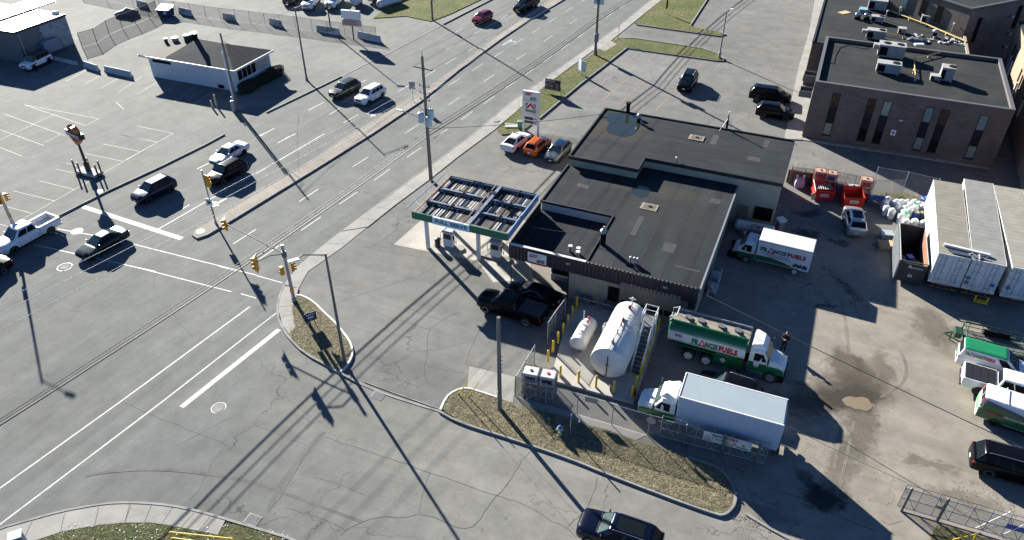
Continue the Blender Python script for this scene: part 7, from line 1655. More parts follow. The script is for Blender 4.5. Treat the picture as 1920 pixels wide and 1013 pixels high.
# small road signs
def smallsign(label, b, topy, wd_, hh_, ang, m, zb=0.0, mp=M_galv, h=None):
    t, p = polething('road_sign', label, 'road sign', b, zb); h = h or hgt(b[0], b[1], topy, zb); s = MB(); s.cyl(p, V3(p, h), .035, n=6); wbuild(s, 'post', mp, t); s = MB(); s.box(V3(p, h - hh_ / 2) + Vector((-.03 * math.sin(ang), -.05, 0)), (wd_, .03, hh_), ang); wbuild(s, 'plate', m, t)
smallsign('grey-backed road sign on the narrow neck of the median', (775, 190), 153, .75, 1.0, R(-5), M_galv, .15)
smallsign('thin sign post at the corner of the driveway behind the shop', (1159, 74), 47, .12, .5, R(60), M_dgalv, .12)
smallsign('sign seen edge-on on a thin post beside the fire hydrant', (1069, 815), 777, .05, .5, R(40), M_galv, .13)
t, p = polething('banner_flag', 'small red feather banner in the top grass area', 'banner', (1247, 26), .12); s = MB(); s.cyl(p, V3(p, 2.6), .025, n=6); wbuild(s, 'pole', M_galv, t); s = MB(); s.plate([V3(p, .8), V3(p, .8) + Vector((.35, 0, .3)), V3(p, 2.2) + Vector((.3, 0, 0)), V3(p, 2.6)], .02); wbuild(s, 'banner', M_lampred, t)
p = at(976, 240, .12); t = thing('utility_pedestal', 'green utility pedestal beside the left post of the price sign', 'utility box', tuple(p)); s = MB(); s.box((0, 0, .45), (.7, .6, .9)); s.build('cabinet', mat('pedestal_green', (.08, .16, .11), .6), t, bev=.04); s = MB(); s.box((-1.1, .5, .06), (1.5, 1.0, .1)); s.build('pad', M_conc, t)
# cabinet at the bottom left corner
p = at(44, 1030, .1); t = thing('mail_cabinet', 'pale metal cabinet box cut by the bottom edge at the left corner', 'cabinet', tuple(p), R(25)); s = MB(); s.box((0, 0, .7), (.65, .55, 1.3)); s.build('body', mat('blue_grey_cabinet', (.13, .18, .25), .4), t, bev=.03); s = MB(); s.box((0, 0, 1.38), (.75, .65, .06)); s.build('lid', mat('pale_cabinet_top', (.40, .48, .52), .4), t, bev=.02)
# yellow pipe guard rail, bottom left
def prail(label, a, b, z, name='pipe_rail'):
    A = at(*a, z); B = at(*b, z); t = thing(name, label, 'guard rail', (A.x, A.y, 0)); s = MB(); s.cyl(A, B, .045, n=8); wbuild(s, 'rail', M_yellow, t)
    for q in (A, B): s = MB(); s.cyl(V3(q, 0), V3(q, z), .045, n=8); wbuild(s, 'leg', M_yellow, t)
prail('upper yellow pipe rail on the bottom left verge', (318, 998), (436, 1010.5), .75); prail('lower yellow pipe rail at the bottom edge of the left verge', (322, 1009), (440, 1024), .75); prail('yellow pipe rail by the bottom right verge', (1785, 1013), (1831, 1002), .8)
# hydrant
p = at(1049, 815, .13); t = thing('fire_hydrant', 'pale yellow fire hydrant with blue cap on the shaded grass island', 'fire hydrant', tuple(p)); s = MB(); s.lathe((0, 0, 0), (0, 0, 1), [(0, .2), (.05, .2), (.06, .14), (.6, .15), (.62, .19), (.68, .19)], 14); s.cyl((-.26, 0, .48), (.26, 0, .48), .075, n=10); s.cyl((0, 0, .45), (0, -.28, .45), .1, n=10); s.build('barrel', mat('hydrant_yellow', (.50, .45, .22), .5), t, smooth=40); s = MB(); s.lathe((0, 0, .68), (0, 0, 1), [(0, .17), (.1, .14), (.17, .05), (.24, .05)], 12); s.build('bonnet', mat('hydrant_blue', (.02, .12, .40), .4), t, smooth=40)
# ---------------- fences ----------------
def fence(label, base, h, z0=0.0, m=M_galv, mm=M_mesh, r=.03, arms=0.0, name='chain_link_fence', extra_posts=0, rails=(1.0,)):
    B = [at(a, b, z0) for a, b in base]; t = thing(name, label, 'fence', (B[0].x, B[0].y, z0))
    posts = []
    for a, b in zip(B[:-1], B[1:]):
        posts.append(a)
        for k in range(extra_posts): posts.append(a.lerp(b, (k + 1) / (extra_posts + 1)))
        s = MB(); s.plate([V3(a, .05), V3(b, .05), V3(b, h), V3(a, h)], .004); wbuild(s, 'mesh_panel', mm, t)
        for rz_ in rails: s = MB(); s.cyl(V3(a, h * rz_), V3(b, h * rz_), r * .75, n=6); wbuild(s, 'rail', m, t)
    posts.append(B[-1])
    for q in posts:
        s = MB(); s.cyl(V3(q, 0), V3(q, h + (.3 if arms else .05)), r, n=8); s.ball((q.x, q.y, h + (.3 if arms else .05)), r * 1.3, 6); wbuild(s, 'post', m, t)
    return t
fence('tall galvanised chain link fence from the shop wall down beside the black pickup', [(1058.5, 601), (1040, 626), (1026, 648)], 2.3, 0, M_galv, M_mesh, rails=(1.0, .02))
fence('chain link gate section between the tall fence and the stacked totes', [(1002, 683), (985, 712), (966.5, 743)], 1.9, 0, M_galv, M_mesh)
fence('front chain link fence between the tank pad and the grass island', [(966.5, 743), (1023, 758), (1081.7, 777), (1146.6, 796.8), (1214, 817), (1236, 822)], 2.0, 0, M_galv, M_mesh)
fence('far chain link fence along the top of the left lot', [(150, -8), (200, 2), (251, 13), (303, 22), (331, 25.5), (359, 29.5), (387, 34), (415, 38), (443, 41), (470, 44), (498, 48), (526, 51), (555, 54.5), (586, 59), (615, 63), (647, 67), (680, 71.5), (706, 75)], 1.9, 0, M_dgalv, M_mesh)
fence('dark leaning chain link fence between the warehouse and the far fence', [(154, 89), (182, 80.7), (205, 65), (229.7, 54), (254.7, 45), (280.5, 34), (296, 26)], 2.1, 0, M_black, M_meshd, r=.045)
fence('rear yard fence between the shop and the trailers behind the totes', [(1478, 345), (1545, 352), (1597, 362), (1632, 371), (1688, 369)], 2.0, 0, M_dgalv, M_mesh, r=.025)
fence('tall posts and wire fence beside the white drums', [(1632, 361), (1688, 370), (1745, 384)], 2.9, 0, M_galv, mat('thin_wire', (.25, .25, .26), .6, alpha=.06), r=.03)
def gate(label, A, B, h, z0, posts, braces, arm, name='cantilever_gate'):
    A = at(*A); B = at(*B); t = thing(name, label, 'gate', (A.x, A.y, 0)); d = (B - A); L = d.length; d.normalize()
    def q(u, z): return A + d * u + Vector((0, 0, z))
    M2 = M_galv
    for zz_ in (.15, h * .52, h): s = MB(); s.cyl(q(0, zz_), q(L, zz_), .035, n=8); wbuild(s, 'frame_rail', M2, t)
    s = MB(); s.cyl(q(0, h + .35), q(L, h + .35), .02, n=6); wbuild(s, 'top_wire', M_dgalv, t)
    for k in range(braces + 1):
        u = L * k / braces; s = MB(); s.cyl(q(u, .15), q(u, h + (.38 if arm else 0)), .03, n=8); wbuild(s, 'upright', M2, t)
        if k < braces: s = MB(); s.cyl(q(u, .15 if k % 2 else h * .98), q(u + L / braces, h * .98 if k % 2 else .15), .022, n=6); wbuild(s, 'brace', M2, t)
    s = MB(); s.plate([q(0, .15), q(L, .15), q(L, h), q(0, h)], .004); wbuild(s, 'mesh_panel', M_mesh, t)
    nn = Vector((d.y, -d.x, 0)) * .22
    for u in [k * L for k in posts]: s = MB(); s.cyl(q(u, 0) + nn, q(u, h + .3) + nn, .085, n=12); s.ball(q(u, h + .3) + nn, .09, 8); wbuild(s, 'gate_post', M_dgalv, t, smooth=40)
    return t, q, L, d
t, q_, L_, d_ = gate('long sliding steel gate with warning sign in front of the white box truck', (1237, 820), (1432, 872), 1.75, 0, (.24, .60, .92), 6, True)
N = Vector((d_.y, -d_.x, 0)); u0, w_ = 2.75, 3.1; O = q_(u0, .95) + N * .08
s = MB(); s.plate([O, O + d_ * w_, O + d_ * w_ + Z * .85, O + Z * .85], .02); bd_ = wbuild(s, 'warning_sign', M_whited, t)
X = d_
def itm(pts, m, nm): s = MB(); s.plate([O + X * a + Z * b + N * .012 for a, b in pts], .008); o = s.build(nm, m, bd_); o.data.transform(Matrix.Translation(-wloc(bd_)))
onpanel(bd_, O, X, N, 'lettering', [('FRANCIS', .55, .60, .95, .16, .04, 0)], M_tgreen); onpanel(bd_, O, X, N, 'lettering', [('FUELS', 1.5, .60, .7, .16, .04, 0)], M_tred)
itm([(.02, .5), (.45, .5), (.45, .83), (.02, .83)], M_white, 'notice')
for k, xx in enumerate((.30, .72)):
    s = MB(); s.lathe(O + X * xx + Z * .38 + N * .01, N, [(0, .15), (.012, .15)], 16); o = s.build('prohibition_sign', M_tred, bd_); o.data.transform(Matrix.Translation(-wloc(bd_))); s = MB(); s.lathe(O + X * xx + Z * .38 + N * .02, N, [(0, .105), (.008, .105)], 16); o = s.build('prohibition_face', M_white, bd_); o.data.transform(Matrix.Translation(-wloc(bd_)))
for xx in (1.55, 2.05, 2.6): itm([(xx - .17, .24), (xx + .17, .24), (xx, .54)], M_yellow, 'hazard_triangle'); onpanel(bd_, O + N * .01, X, N, 'lettering', [('!', xx - .02, .28, .05, .16, .03, 0)], M_black)
itm([(.1, .1), (.6, .1), (.6, .16), (.1, .16)], M_black, 'stripe'); itm([(2.2, .1), (2.9, .1), (2.9, .17), (2.2, .17)], M_black, 'stripe'); onpanel(bd_, O, X, N, 'lettering', [('NO SMOKING', .95, .34, .35, .08, .02, 0), ('DANGER', 1.5, .1, .5, .08, .02, 0)], M_tgreen)
t, q_, L_, d_ = gate('sunlit sliding steel yard gate with a blue sign at the bottom right', (1681, 951), (1940, 1027), 1.85, 0, (.035, .30), 8, True)
s = MB(); c = q_(L_ * .82, 1.2) + Vector((d_.y, -d_.x, 0)) * .05; s.box(c, (1.1, .02, .4), math.atan2(d_.y, d_.x)); wbuild(s, 'blue_sign', mat('faded_blue_sign', (.06, .10, .28), .5, var=.2), t)
s = MB(); c = q_(2.1, 1.1) + Vector((d_.y, -d_.x, 0)) * .03; s.box(c, (.35, .02, .2), math.atan2(d_.y, d_.x)); wbuild(s, 'small_sign', M_galv, t)
for k, (a, b) in enumerate((((1829, 991), (1895, 960)), ((1874, 1006), (1925, 982)))): s = MB(); s.cyl(at(*a, .1), at(*b, 1.9), .035, n=8); wbuild(s, 'prop_brace', M_plast, t)
# notices on the front fence
for a, b, l in ((1109, 750, 'small grey notice hanging on the front chain link fence'),):
    p = at(a, b, 1.3); s = MB(); s.box((0, 0, 0), (.9, .03, .55), R(-17)); tag(s.build('fence_notice', M_galv, off=p), l, 'notice')
# ---------------- wires ----------------
def wire(label, A, B, r=.018, sag=.35, m=M_black, n=14, name='overhead_wire'):
    pts = [Vector(A).lerp(Vector(B), k / n) - Vector((0, 0, sag * 4 * (k / n) * (1 - k / n))) for k in range(n + 1)]
    s = MB(); s.tube(pts, r, 5); o = s.build(name, m, off=Vector(A), world=True); tag(o, label, 'wire', 'overhead wires'); return o
h808 = top808.z
M_wl = mat('pale_wire', (.42, .42, .42), .5)
zc_ = hgt(808, 337, 258, .1)
for k, (yy, dz, lab) in enumerate(((0, 0, 'thick lowest'), (-6, .35, 'middle thin'), (-11, .7, 'upper dashed'))):
    A = V3(P808, zc_ + dz) + rn * .15; B = at(-60, 836 + yy * 1.1, zc_ + dz + .2); wire(lab + ' road cable running to the lower left', A, B, .05 if k == 0 else .028, .5)
    B2 = V3(P1117, hgt(1115.8, 102.7, 40, .12) + dz); wire(lab + ' road cable between the two big utility poles', A, B2, .05 if k == 0 else .028, .4)
    far = B2 + rd * 45; wire(lab + ' road cable leaving the photo at the top', B2, far, .05 if k == 0 else .028, .4)
for k, (z_, ey) in enumerate(((h808 - 2.85, 596), (h808 - 3.55, 619), (h808 - 4.25, 651))):
    nm = ('top', 'middle', 'bottom')[k]
    A = V3(P808, z_) + rn * .55; B = at(-60, ey, z_); wire(nm + ' pale bracket wire crossing the intersection to the left edge', A, B, .018, .3, M_wl)
    wire(nm + ' pale bracket wire running up the road from the transformer pole', A, V3(P1117, z_ + .3) + rn * .4, .016, .3, M_wl)
for k, off_ in enumerate((-1.0, 0, 1.0)):
    A = V3(P808, h808 - (1.0 if off_ else -.6)) + rd.cross(Z) * off_; wire(('left', 'centre', 'right')[k] + ' primary wire above the road towards the upper right', A, V3(P1117, h2_ - (.7 if off_ else -.2)) + rd.cross(Z) * off_, .014, .5, M_dgalv)
wire('service wire from the transformer pole to the back corner of the shop roof', V3(P808, zc_ + 1.0), at(1134, 213, 5.3), .03, .3)
wire('service wire sagging from the front right corner of the shop across the yard', W(u_r, 0, 3.9), at(2000, 878, 5.0), .03, .1)
wire('second thin wire crossing the yard at the right below the box truck', at(1480, 800, 3.3), at(1700, 905, 2.4), .015, .1, M_dgalv)
wire('guy cable across the recessed roof to the black flue', W(.3, 3.0, 4.2), at(1130, 440, 4.9), .02, .2)
wire('office service wire from the weathered pole to the hedge side', V3(P441, h3 - .8), at(520, 143, 2.6), .012, .3)
wire('overhead wire from the weathered pole across the lot to the far lamp', V3(P441, h3 - .6), at(700, -60, 9), .02, .5, M_dgalv)
# ---------------- tank pad contents ----------------
PZ = .22
M_tank = mat('tank_white', (.52, .515, .49), .45, var=.12, vs=1.0)
def tank(label, fpx, bpx, zc, r, par_extra=None):
    A = at(*fpx, zc); B = at(*bpx, zc); d = (B - A).normalized(); L = (B - A).length; c = (A + B) / 2
    t = thing('storage_tank', label, 'storage tank', (c.x, c.y, PZ), math.atan2(d.y, d.x))
    z = zc - PZ; h = L / 2
    s = MB(); s.lathe((-h, 0, z), (1, 0, 0), [(-.22, .02), (-.19, r * .45), (-.10, r * .8), (0, r * .985), (.08, r), (L - .08, r), (L, r * .985), (L + .1, r * .8), (L + .19, r * .45), (L + .22, .02)], 36); s.build('shell', M_tank, t, smooth=35)
    for k in range(1, 3): s = MB(); s.lathe((-h + L * k / 3, 0, z), (1, 0, 0), [(0, r + .006), (.03, r + .006)], 36); s.build('weld_band', M_whited, t)
    for sx in (-1, 1):
        s = MB(); s.loft([[(x, -r * .8, 0), (x, r * .8, 0), (x, r * .85, z * .72), (x, r * .3, z - r * .97), (x, -r * .3, z - r * .97), (x, -r * .85, z * .72)] for x in (sx * h * .62 - .12, sx * h * .62 + .12)]); s.build('saddle', M_whited, t)
    return t, h, z, r, L
t, h, z, r, L = tank('huge white horizontal fuel tank with rail stairs on the concrete pad', (1140, 681), (1183, 592), 1.93, 1.36)
for k in range(7):
    x = -h * .2 + k * .32; s = MB(); s.tube([(x, -.2, z + r), (x, -.75, z + r * .86), (x, -1.15, z + r * .55)], .035, 6); s.build('pipe_strap', M_whited, t)
s = MB(); s.tube([(-h - .24, .0, z + r * .6), (-h - .27, 0, z - r * .7), (-h - .05, .25, z - r * 1.05), (-h + .4, 1.1, .15)], .035, 8); s.build('hose', M_dark, t)
s = MB(); s.tube([(-h - .1, 0, z + r + .1), (-h * .3, 0, z + r + .14), (h * .3, .1, z + r + .12)], .035, 6)
for x in (-h * .7, -h * .35, -.1): s.cyl((x, 0, z + r), (x, 0, z + r + .3), .05, n=8)
s.build('top_pipes', M_dgalv, t)
for x, m in ((h * .15, M_maroon), (h * .72, M_maroon), (-h * .75, M_galv)): s = MB(); s.cyl((x, 0, z + r), (x, 0, z + r + .2), .12, n=12); s.ball((x, 0, z + r + .22), .09); s.build('valve', m if x < h * .5 else M_maroon, t, smooth=40)
s = MB(); s.cyl((h * .8, -.1, z + r), (h * .8, -.1, z + r + .9), .06, n=8); s.cyl((h * .8, -.35, z + r + .75), (h * .8, .15, z + r + .75), .05, n=8); s.build('vent_pipe', M_white, t)
s = MB(); s.plate([(-h - .235, -.15, z - .05), (-h - .235, .15, z + .0), (-h - .235, .0, z + .2), ], .01); s.build('placard', M_tred, t)
s = MB(); s.tube([(.2, 1.25, 0), (.2, 1.45, z + .6), (.5, .9, z + r * .9)], .03, 6); s.tube([(.6, 1.45, 0), (.6, 1.45, z + .6)], .03, 6); s.cyl((.2, 1.45, z + .4), (.6, 1.45, z + .4), .03, n=6); s.build('side_pipe_rack', M_whited, t)
# stairs on the right side (local -y), rising towards the building
sy = -(r + .42); hx0, hx1, top_ = -h * .55, h * .42, z + r * .72
s = MB(); n = 12
for k in range(n): s.box((hx0 + (hx1 - hx0) * k / n + .12, sy, top_ * (k + 1) / n), (.26, .66, .035))
s.build('stair_treads', M_dgalv, t)
for yy in (sy - .35, sy + .35):
    s = MB(); M_ = None; a = Vector((hx0, yy, 0)); b = Vector((hx1, yy, top_)); s.plate([a, b, b + Vector((0, 0, -.22)), a + Vector((.25, 0, 0))][::(1 if yy < sy else -1)], .04); s.build('stringer', M_white, t)
    s = MB(); s.tube([a + Vector((.1, 0, 0)), a + Vector((.1, 0, .95)), b + Vector((0, 0, .95))], .03, 6); s.tube([a + Vector((.1, 0, .5)), b + Vector((0, 0, .5))], .025, 6)
    for k in (1, 2): q = a.lerp(b, k / 3); s.cyl(q, q + Vector((0, 0, .95)), .025, n=6)
    s.build('handrail', M_white, t)
s = MB(); s.box((hx1 + .55, sy + .1, top_), (1.1, .95, .05)); s.build('platform', M_dgalv, t)
s = MB()
P = [(hx1, sy - .37), (hx1 + 1.1, sy - .37), (hx1 + 1.1, sy + .57), (hx1 + .0, sy + .57)]
for zz_ in (.5, 1.0): s.tube([Vector((a, b, top_ + zz_)) for a, b in P], .03, 6)
for a, b in P + [(hx1 + .55, sy - .37)]: s.cyl((a, b, top_), (a, b, top_ + 1.0), .03, n=6)
for a in (hx1 + .1, hx1 + 1.0): s.cyl((a, sy - .35, 0), (a, sy - .35, top_), .045, n=6)
s.build('platform_rail', M_white, t)
t, h, z, r, L = tank('small white horizontal propane tank on the concrete pad', (1083, 646), (1105, 606), 1.12, .66)
s = MB(); s.cyl((.1, .1, z + r), (.1, .1, z + r + 1.5), .035, n=8); s.cyl((.1, .1, z + r + 1.2), (.1, .1, z + r + 1.5), .05, n=8); s.build('vent_pipe', M_whited, t)
s = MB(); s.box((-.3, 0, z + r + .06), (.5, .3, .15)); s.tube([(-.6, 0, z + r), (-.6, 0, z + r + .15), (-1.0, .3, z + r * .9)], .03, 6); s.cyl((.25, 0, z + r), (.25, 0, z + r + .2), .13, n=10); s.build('fittings', M_whited, t)
s = MB(); s.box((h * .85, 0, z + r + .03), (.22, .18, .2)); s.build('valve', M_maroon, t, bev=.03)
s = MB(); s.box((-h - .12, 0, .45), (.12, .7, .25)); s.build('step', M_dgalv, t)
s = MB(); s.box((h * .55, 0, z + r + .01), (.35, .14, .03)); s.build('label_plate', M_tred, t)
# pump skid behind the small tank
p = at(1121, 577, PZ); t = thing('pump_skid', 'grey pump skid in a steel frame between the tanks and the shop wall', 'pump skid', tuple(p), R(-22.4))
s = MB()
for a in (-1.9, 0, 1.9):
    for b in (-.45, .45): s.cyl((a, b, 0), (a, b, .9), .04, n=6)
for zz_ in (.3, .9):
    for b in (-.45, .45): s.cyl((-1.9, b, zz_), (1.9, b, zz_), .04, n=6)
    for a in (-1.9, 0, 1.9): s.cyl((a, -.45, zz_), (a, .45, zz_), .04, n=6)
s.build('frame', M_galv, t)
for x in (-1.1, .9): s = MB(); s.box((x, 0, .5), (1.0, .6, .5)); s.cyl((x, -.1, .75), (x, -.1, .95), .15, n=10); s.build('pump_housing', M_dgalv, t, bev=.03)
s = MB(); s.tube([(1.9, .4, .9), (1.9, .4, 2.8), (2.5, .4, 2.9)], .04, 6); s.build('standpipe', M_whited, t)
# bollards
Z2 = 4.603
bl = [(557, 128), (518, 203), (479, 278), (439, 353), (396, 430), (354, 506), (311, 590)]; bf = [(416, 723), (573, 768), (723, 810), (877, 853)]; brr = [(1262, 308), (1230, 388), (1199, 468), (1170, 543), (1140, 630), (1107, 718), (1070, 808), (1035, 895)]
ordn = ['first', 'second', 'third', 'fourth', 'fifth', 'sixth', 'seventh', 'eighth']
bproto = None
for side, lst, txt in (('l', bl, ' yellow bollard from the shop down the left edge of the tank pad'), ('f', bf, ' yellow bollard from the left along the front edge of the tank pad'), ('r', brr, ' yellow bollard from the shop down the right edge of the tank pad')):
    for k, (a, b) in enumerate(lst):
        p = at(960 + a / Z2, 550 + b / Z2, PZ)
        if bproto is None:
            bproto = thing('bollard', ordn[k] + txt, 'bollard', tuple(p), 0, 'yellow bollards around the tank pad')
            s = MB(); s.lathe((0, 0, 0), (0, 0, 1), [(0, .09), (1.06, .09), (1.13, .07), (1.17, .02)], 14); s.build('post', M_yellow, bproto, smooth=40)
            s = MB(); s.lathe((0, 0, .95), (0, 0, 1), [(0, .093), (.08, .093)], 14); s.build('reflective_band', mat('band_tape', (.55, .42, .10), .4), bproto)
        else: clone(bproto, tuple(p), 0, ordn[k] + txt)
p = at(1189, 741, PZ); t = thing('extinguisher', 'red extinguisher beside the last front right bollard', 'extinguisher', tuple(p)); s = MB(); s.lathe((0, 0, 0), (0, 0, 1), [(0, .13), (.5, .13), (.58, .05), (.65, .04)], 12); s.build('cylinder', M_red, t, smooth=40); s = MB(); s.box((0, 0, .68), (.12, .05, .06)); s.build('handle', M_black, t)
for k, (a, b) in enumerate(((398.5, 203), (406, 199.5))):
    p = at(a, b, 0); t = thing('bollard', ('short', 'taller')[k] + ' pale yellow bollard beside the weathered pole near the office', 'bollard', tuple(p)); s = MB(); s.lathe((0, 0, 0), (0, 0, 1), [(0, .12), ((.95, 1.5)[k], .11), ((1.0, 1.55)[k], .05)], 12); s.build('post', mat('pale_yellow', (.42, .40, .24), .6), t, smooth=40)
# ---------------- totes (caged tanks) ----------------
def tote(p, rz, lab, body, plate, cap, cage=M_galv, z=0.0, group='caged bulk liquid totes', cagec=None):
    t = thing('bulk_tote', lab, 'liquid tote', (p.x, p.y, z), rz, group)
    s = MB()
    for a in (-.5, 0, .5): s.box((a, 0, .07), (.12, 1.0, .14))
    s.build('pallet', M_wood2, t)
    s = MB(); s.box((0, 0, .66), (1.08, .90, .94)); s.build('bottle', body, t, bev=.06)
    s = MB(); s.cyl((0, 0, 1.13), (0, 0, 1.18), .12, n=12); s.build('cap', cap, t)
    s = MB()
    for yy in (-.48, .48):
        for k in range(6): s.cyl((-.58 + k * .232, yy, .15), (-.58 + k * .232, yy, 1.17), .016, n=5)
        for zz_ in (.2, .55, .9, 1.17): s.cyl((-.58, yy, zz_), (.58, yy, zz_), .016, n=5)
    for xx in (-.58, .58):
        for k in range(4): s.cyl((xx, -.36 + k * .24, .15), (xx, -.36 + k * .24, 1.17), .016, n=5)
        for zz_ in (.2, .55, .9, 1.17): s.cyl((xx, -.48, zz_), (xx, .48, zz_), .016, n=5)
    s.build('cage', cage, t)
    s = MB(); s.box((0, -.505, .68), (.7, .012, .42)); s.build('label_plate', plate, t)
    return t
M_bw = mat('milky_bottle', (.52, .52, .50), .4, var=.1, vs=3); M_bdark = mat('dark_blue_bottle', (.03, .04, .08), .4); M_bor = mat('pinkish_bottle', (.42, .26, .20), .5, var=.2, vs=3); M_bred = mat('red_bottle', (.30, .03, .025), .5, var=.15)
fp = at(994, 748, 0); ar = R(-14); ex = Vector((math.cos(ar), math.sin(ar), 0)); ey = Vector((-ex.y, ex.x, 0)); base_ = fp + ey * .5
M_wtop2 = M_bw
for i in range(2):
    for j in range(2):
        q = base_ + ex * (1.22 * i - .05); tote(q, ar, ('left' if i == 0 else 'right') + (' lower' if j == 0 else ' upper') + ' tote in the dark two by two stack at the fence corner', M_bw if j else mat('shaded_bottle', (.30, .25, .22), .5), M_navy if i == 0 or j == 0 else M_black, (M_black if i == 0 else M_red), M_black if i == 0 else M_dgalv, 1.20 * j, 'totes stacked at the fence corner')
yl = [((1530, 357), 0, M_bor, M_red, 'orange framed lower tote behind the left red bin'), ((1530, 357), 1, M_bor, M_red, 'upper tote with red plate on the leftmost tall stack behind the left red bin'), ((1549.5, 361), 0, M_bred, M_red, 'red lower tote beside the orange framed one'), ((1549.5, 361), 1, M_bor, M_navy, 'upper tote with blue plate behind the left red bin'), ((1573, 364), 0, mat('purple_bottle', (.16, .07, .10), .5), mat('purple_plate', (.22, .10, .22), .5), 'single dark purple tote between the two red bins'), ((1596, 367), 0, M_bw, M_black, 'single white tote behind the right red bin'), ((1615, 373), 0, M_bor, M_maroon, 'lower tote of the rightmost stack behind the right red bin'), ((1615, 373), 1, M_bor, M_maroon, 'upper tote of the rightmost stack behind the right red bin')]
for (px_, lv, bm, pm, lab) in yl: tote(at(*px_, 0) , R(-14), lab, bm, pm, M_black, M_rust if bm in (M_bor, M_bred) else M_dgalv, 1.2 * lv)
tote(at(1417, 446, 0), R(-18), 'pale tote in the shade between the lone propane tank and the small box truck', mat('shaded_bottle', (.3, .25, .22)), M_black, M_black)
# purple-ish sack
p = at(1497, 350, 0); t = thing('bulk_bag', 'lilac white bulk bag by the rusty wall behind the shop', 'bulk bag', tuple(p), R(-10)); s = MB(); s.loft([rring(a, -a, a, a, z_, .15) for a, z_ in ((.4, 0), (.5, .25), (.48, .7), (.38, .95))]); s.build('bag', mat('lilac_bag', (.45, .36, .46), .7, var=.12, vs=3), t, smooth=50)
s = MB()
for sx in (-.35, .3): s.tube([(sx, 0, .9), (sx - .04, 0, 1.25), (sx + .08, 0, 1.3), (sx + .06, 0, .9)], .05, 6)
s.build('lifting_loops', M_plast, t)
# rusty low wall panel behind it
a = at(1476, 346, 0); b = at(1535, 356, 0); d = b - a; t = thing('rusty_panel_fence', 'rusty brown panel fence between the shop corner and the tote stacks', 'fence', (a.x, a.y, 0)); s = MB(); s.box(((a.x + b.x) / 2, (a.y + b.y) / 2 + .5, .75), (d.length, .08, 1.5), math.atan2(d.y, d.x)); wbuild(s, 'panel', mat('rust_panel', (.10, .028, .02), .8, var=.3, vs=2), t)
for k in range(3): q = a.lerp(b, .1 + .4 * k) + Vector((0, .45, 0)); s = MB(); s.box((q.x, q.y, .85), (.12, .12, 1.7)); wbuild(s, 'post', M_rust, t)
# vines
s = MB(); a = at(1485, 342, 0); b = at(1600, 358, 0)
for k in range(420):
    q = a.lerp(b, rnd(0, 1)) + Vector((rnd(-.2, .2), rnd(.2, 1.4), rnd(.3, 1.6))); e_ = q + Vector((rnd(-.35, .35), rnd(-.2, .2), rnd(-.3, .3))); s.cyl(q, e_, .007, n=3, caps=False)
o = s.build('bare_vines', mat('bare_twig', (.10, .085, .07), .9)); tag(o, 'tangle of bare vines on the rear yard fence behind the totes', 'vines'); o['kind'] = 'stuff'
# ---------------- red front-load bins ----------------
def redbin(label, b, rz, w_, d_, h0, h1, lid=False):
    p = at(*b, 0); t = thing('waste_container', label, 'waste bin', tuple(p), rz)
    s = MB(); y0, y1 = -d_ / 2, d_ / 2
    s.plate([(-w_ / 2, y0, .12), (w_ / 2, y0, .12), (w_ / 2, y0 - .12, h0), (-w_ / 2, y0 - .12, h0)], .06)
    s.plate([(w_ / 2, y1, .12), (-w_ / 2, y1, .12), (-w_ / 2, y1 + .05, h1), (w_ / 2, y1 + .05, h1)], .06)
    for sx in (-1, 1):
        L = [(sx * w_ / 2, y0, .12), (sx * w_ / 2, y1, .12), (sx * w_ / 2, y1 + .05, h1), (sx * w_ / 2, y0 - .12, h0)]; s.plate(L if sx > 0 else L[::-1], .06)
    s.box((0, 0, .14), (w_, d_, .06)); s.build('body', M_red, t)
    s = MB(); s.tube([(-w_ / 2, y0 - .12, h0), (w_ / 2, y0 - .12, h0), (w_ / 2, y1 + .05, h1), (-w_ / 2, y1 + .05, h1), (-w_ / 2, y0 - .12, h0)], .035, 6); s.build('rim', M_dark if lid else M_red, t)
    s = MB(); s.box((0, y0 - .10, .75), (w_ * .42, .03, .3)); pl = s.build('sign_plate', M_white, t)
    s = MB(); text(s, 'TIM WASTE' if False else 'WASTE', (-w_ * .16, y0 - .122, .68), (1, 0, 0), (0, 0, 1), w_ * .32, .14, .04); s.build('lettering', M_navy, pl)
    for sx in (-1, 1): s = MB(); s.box((sx * (w_ / 2 + .06), 0, .75), (.12, d_ * .8, .18)); s.build('fork_pocket', M_red, t)
    s = MB(); s.box((0, 0, .3), (w_ - .15, d_ - .15, .1)); s.build('contents', M_dark, t)
    return t
t = redbin('open red waste bin with slatted planks, left of the two by the totes', (1540, 371), R(-8), 1.9, 1.5, 1.2, 1.55)
for k in range(8): s = MB(); s.box((-.75 + k * .21, .1, 1.25), (.06, 1.1, .05), ry=0); s.build('plank', M_whited, t)
s = MB(); s.plate([(-1.2, -1.0, .25), (-.85, -.9, .3), (-.8, -.75, 1.0), (-1.3, -.85, .85)], .04); s.build('leaning_board', M_wood2, t)
t = redbin('open empty red waste bin in front of the white tote', (1594, 383), R(-6), 1.95, 1.5, 1.25, 1.6, True)
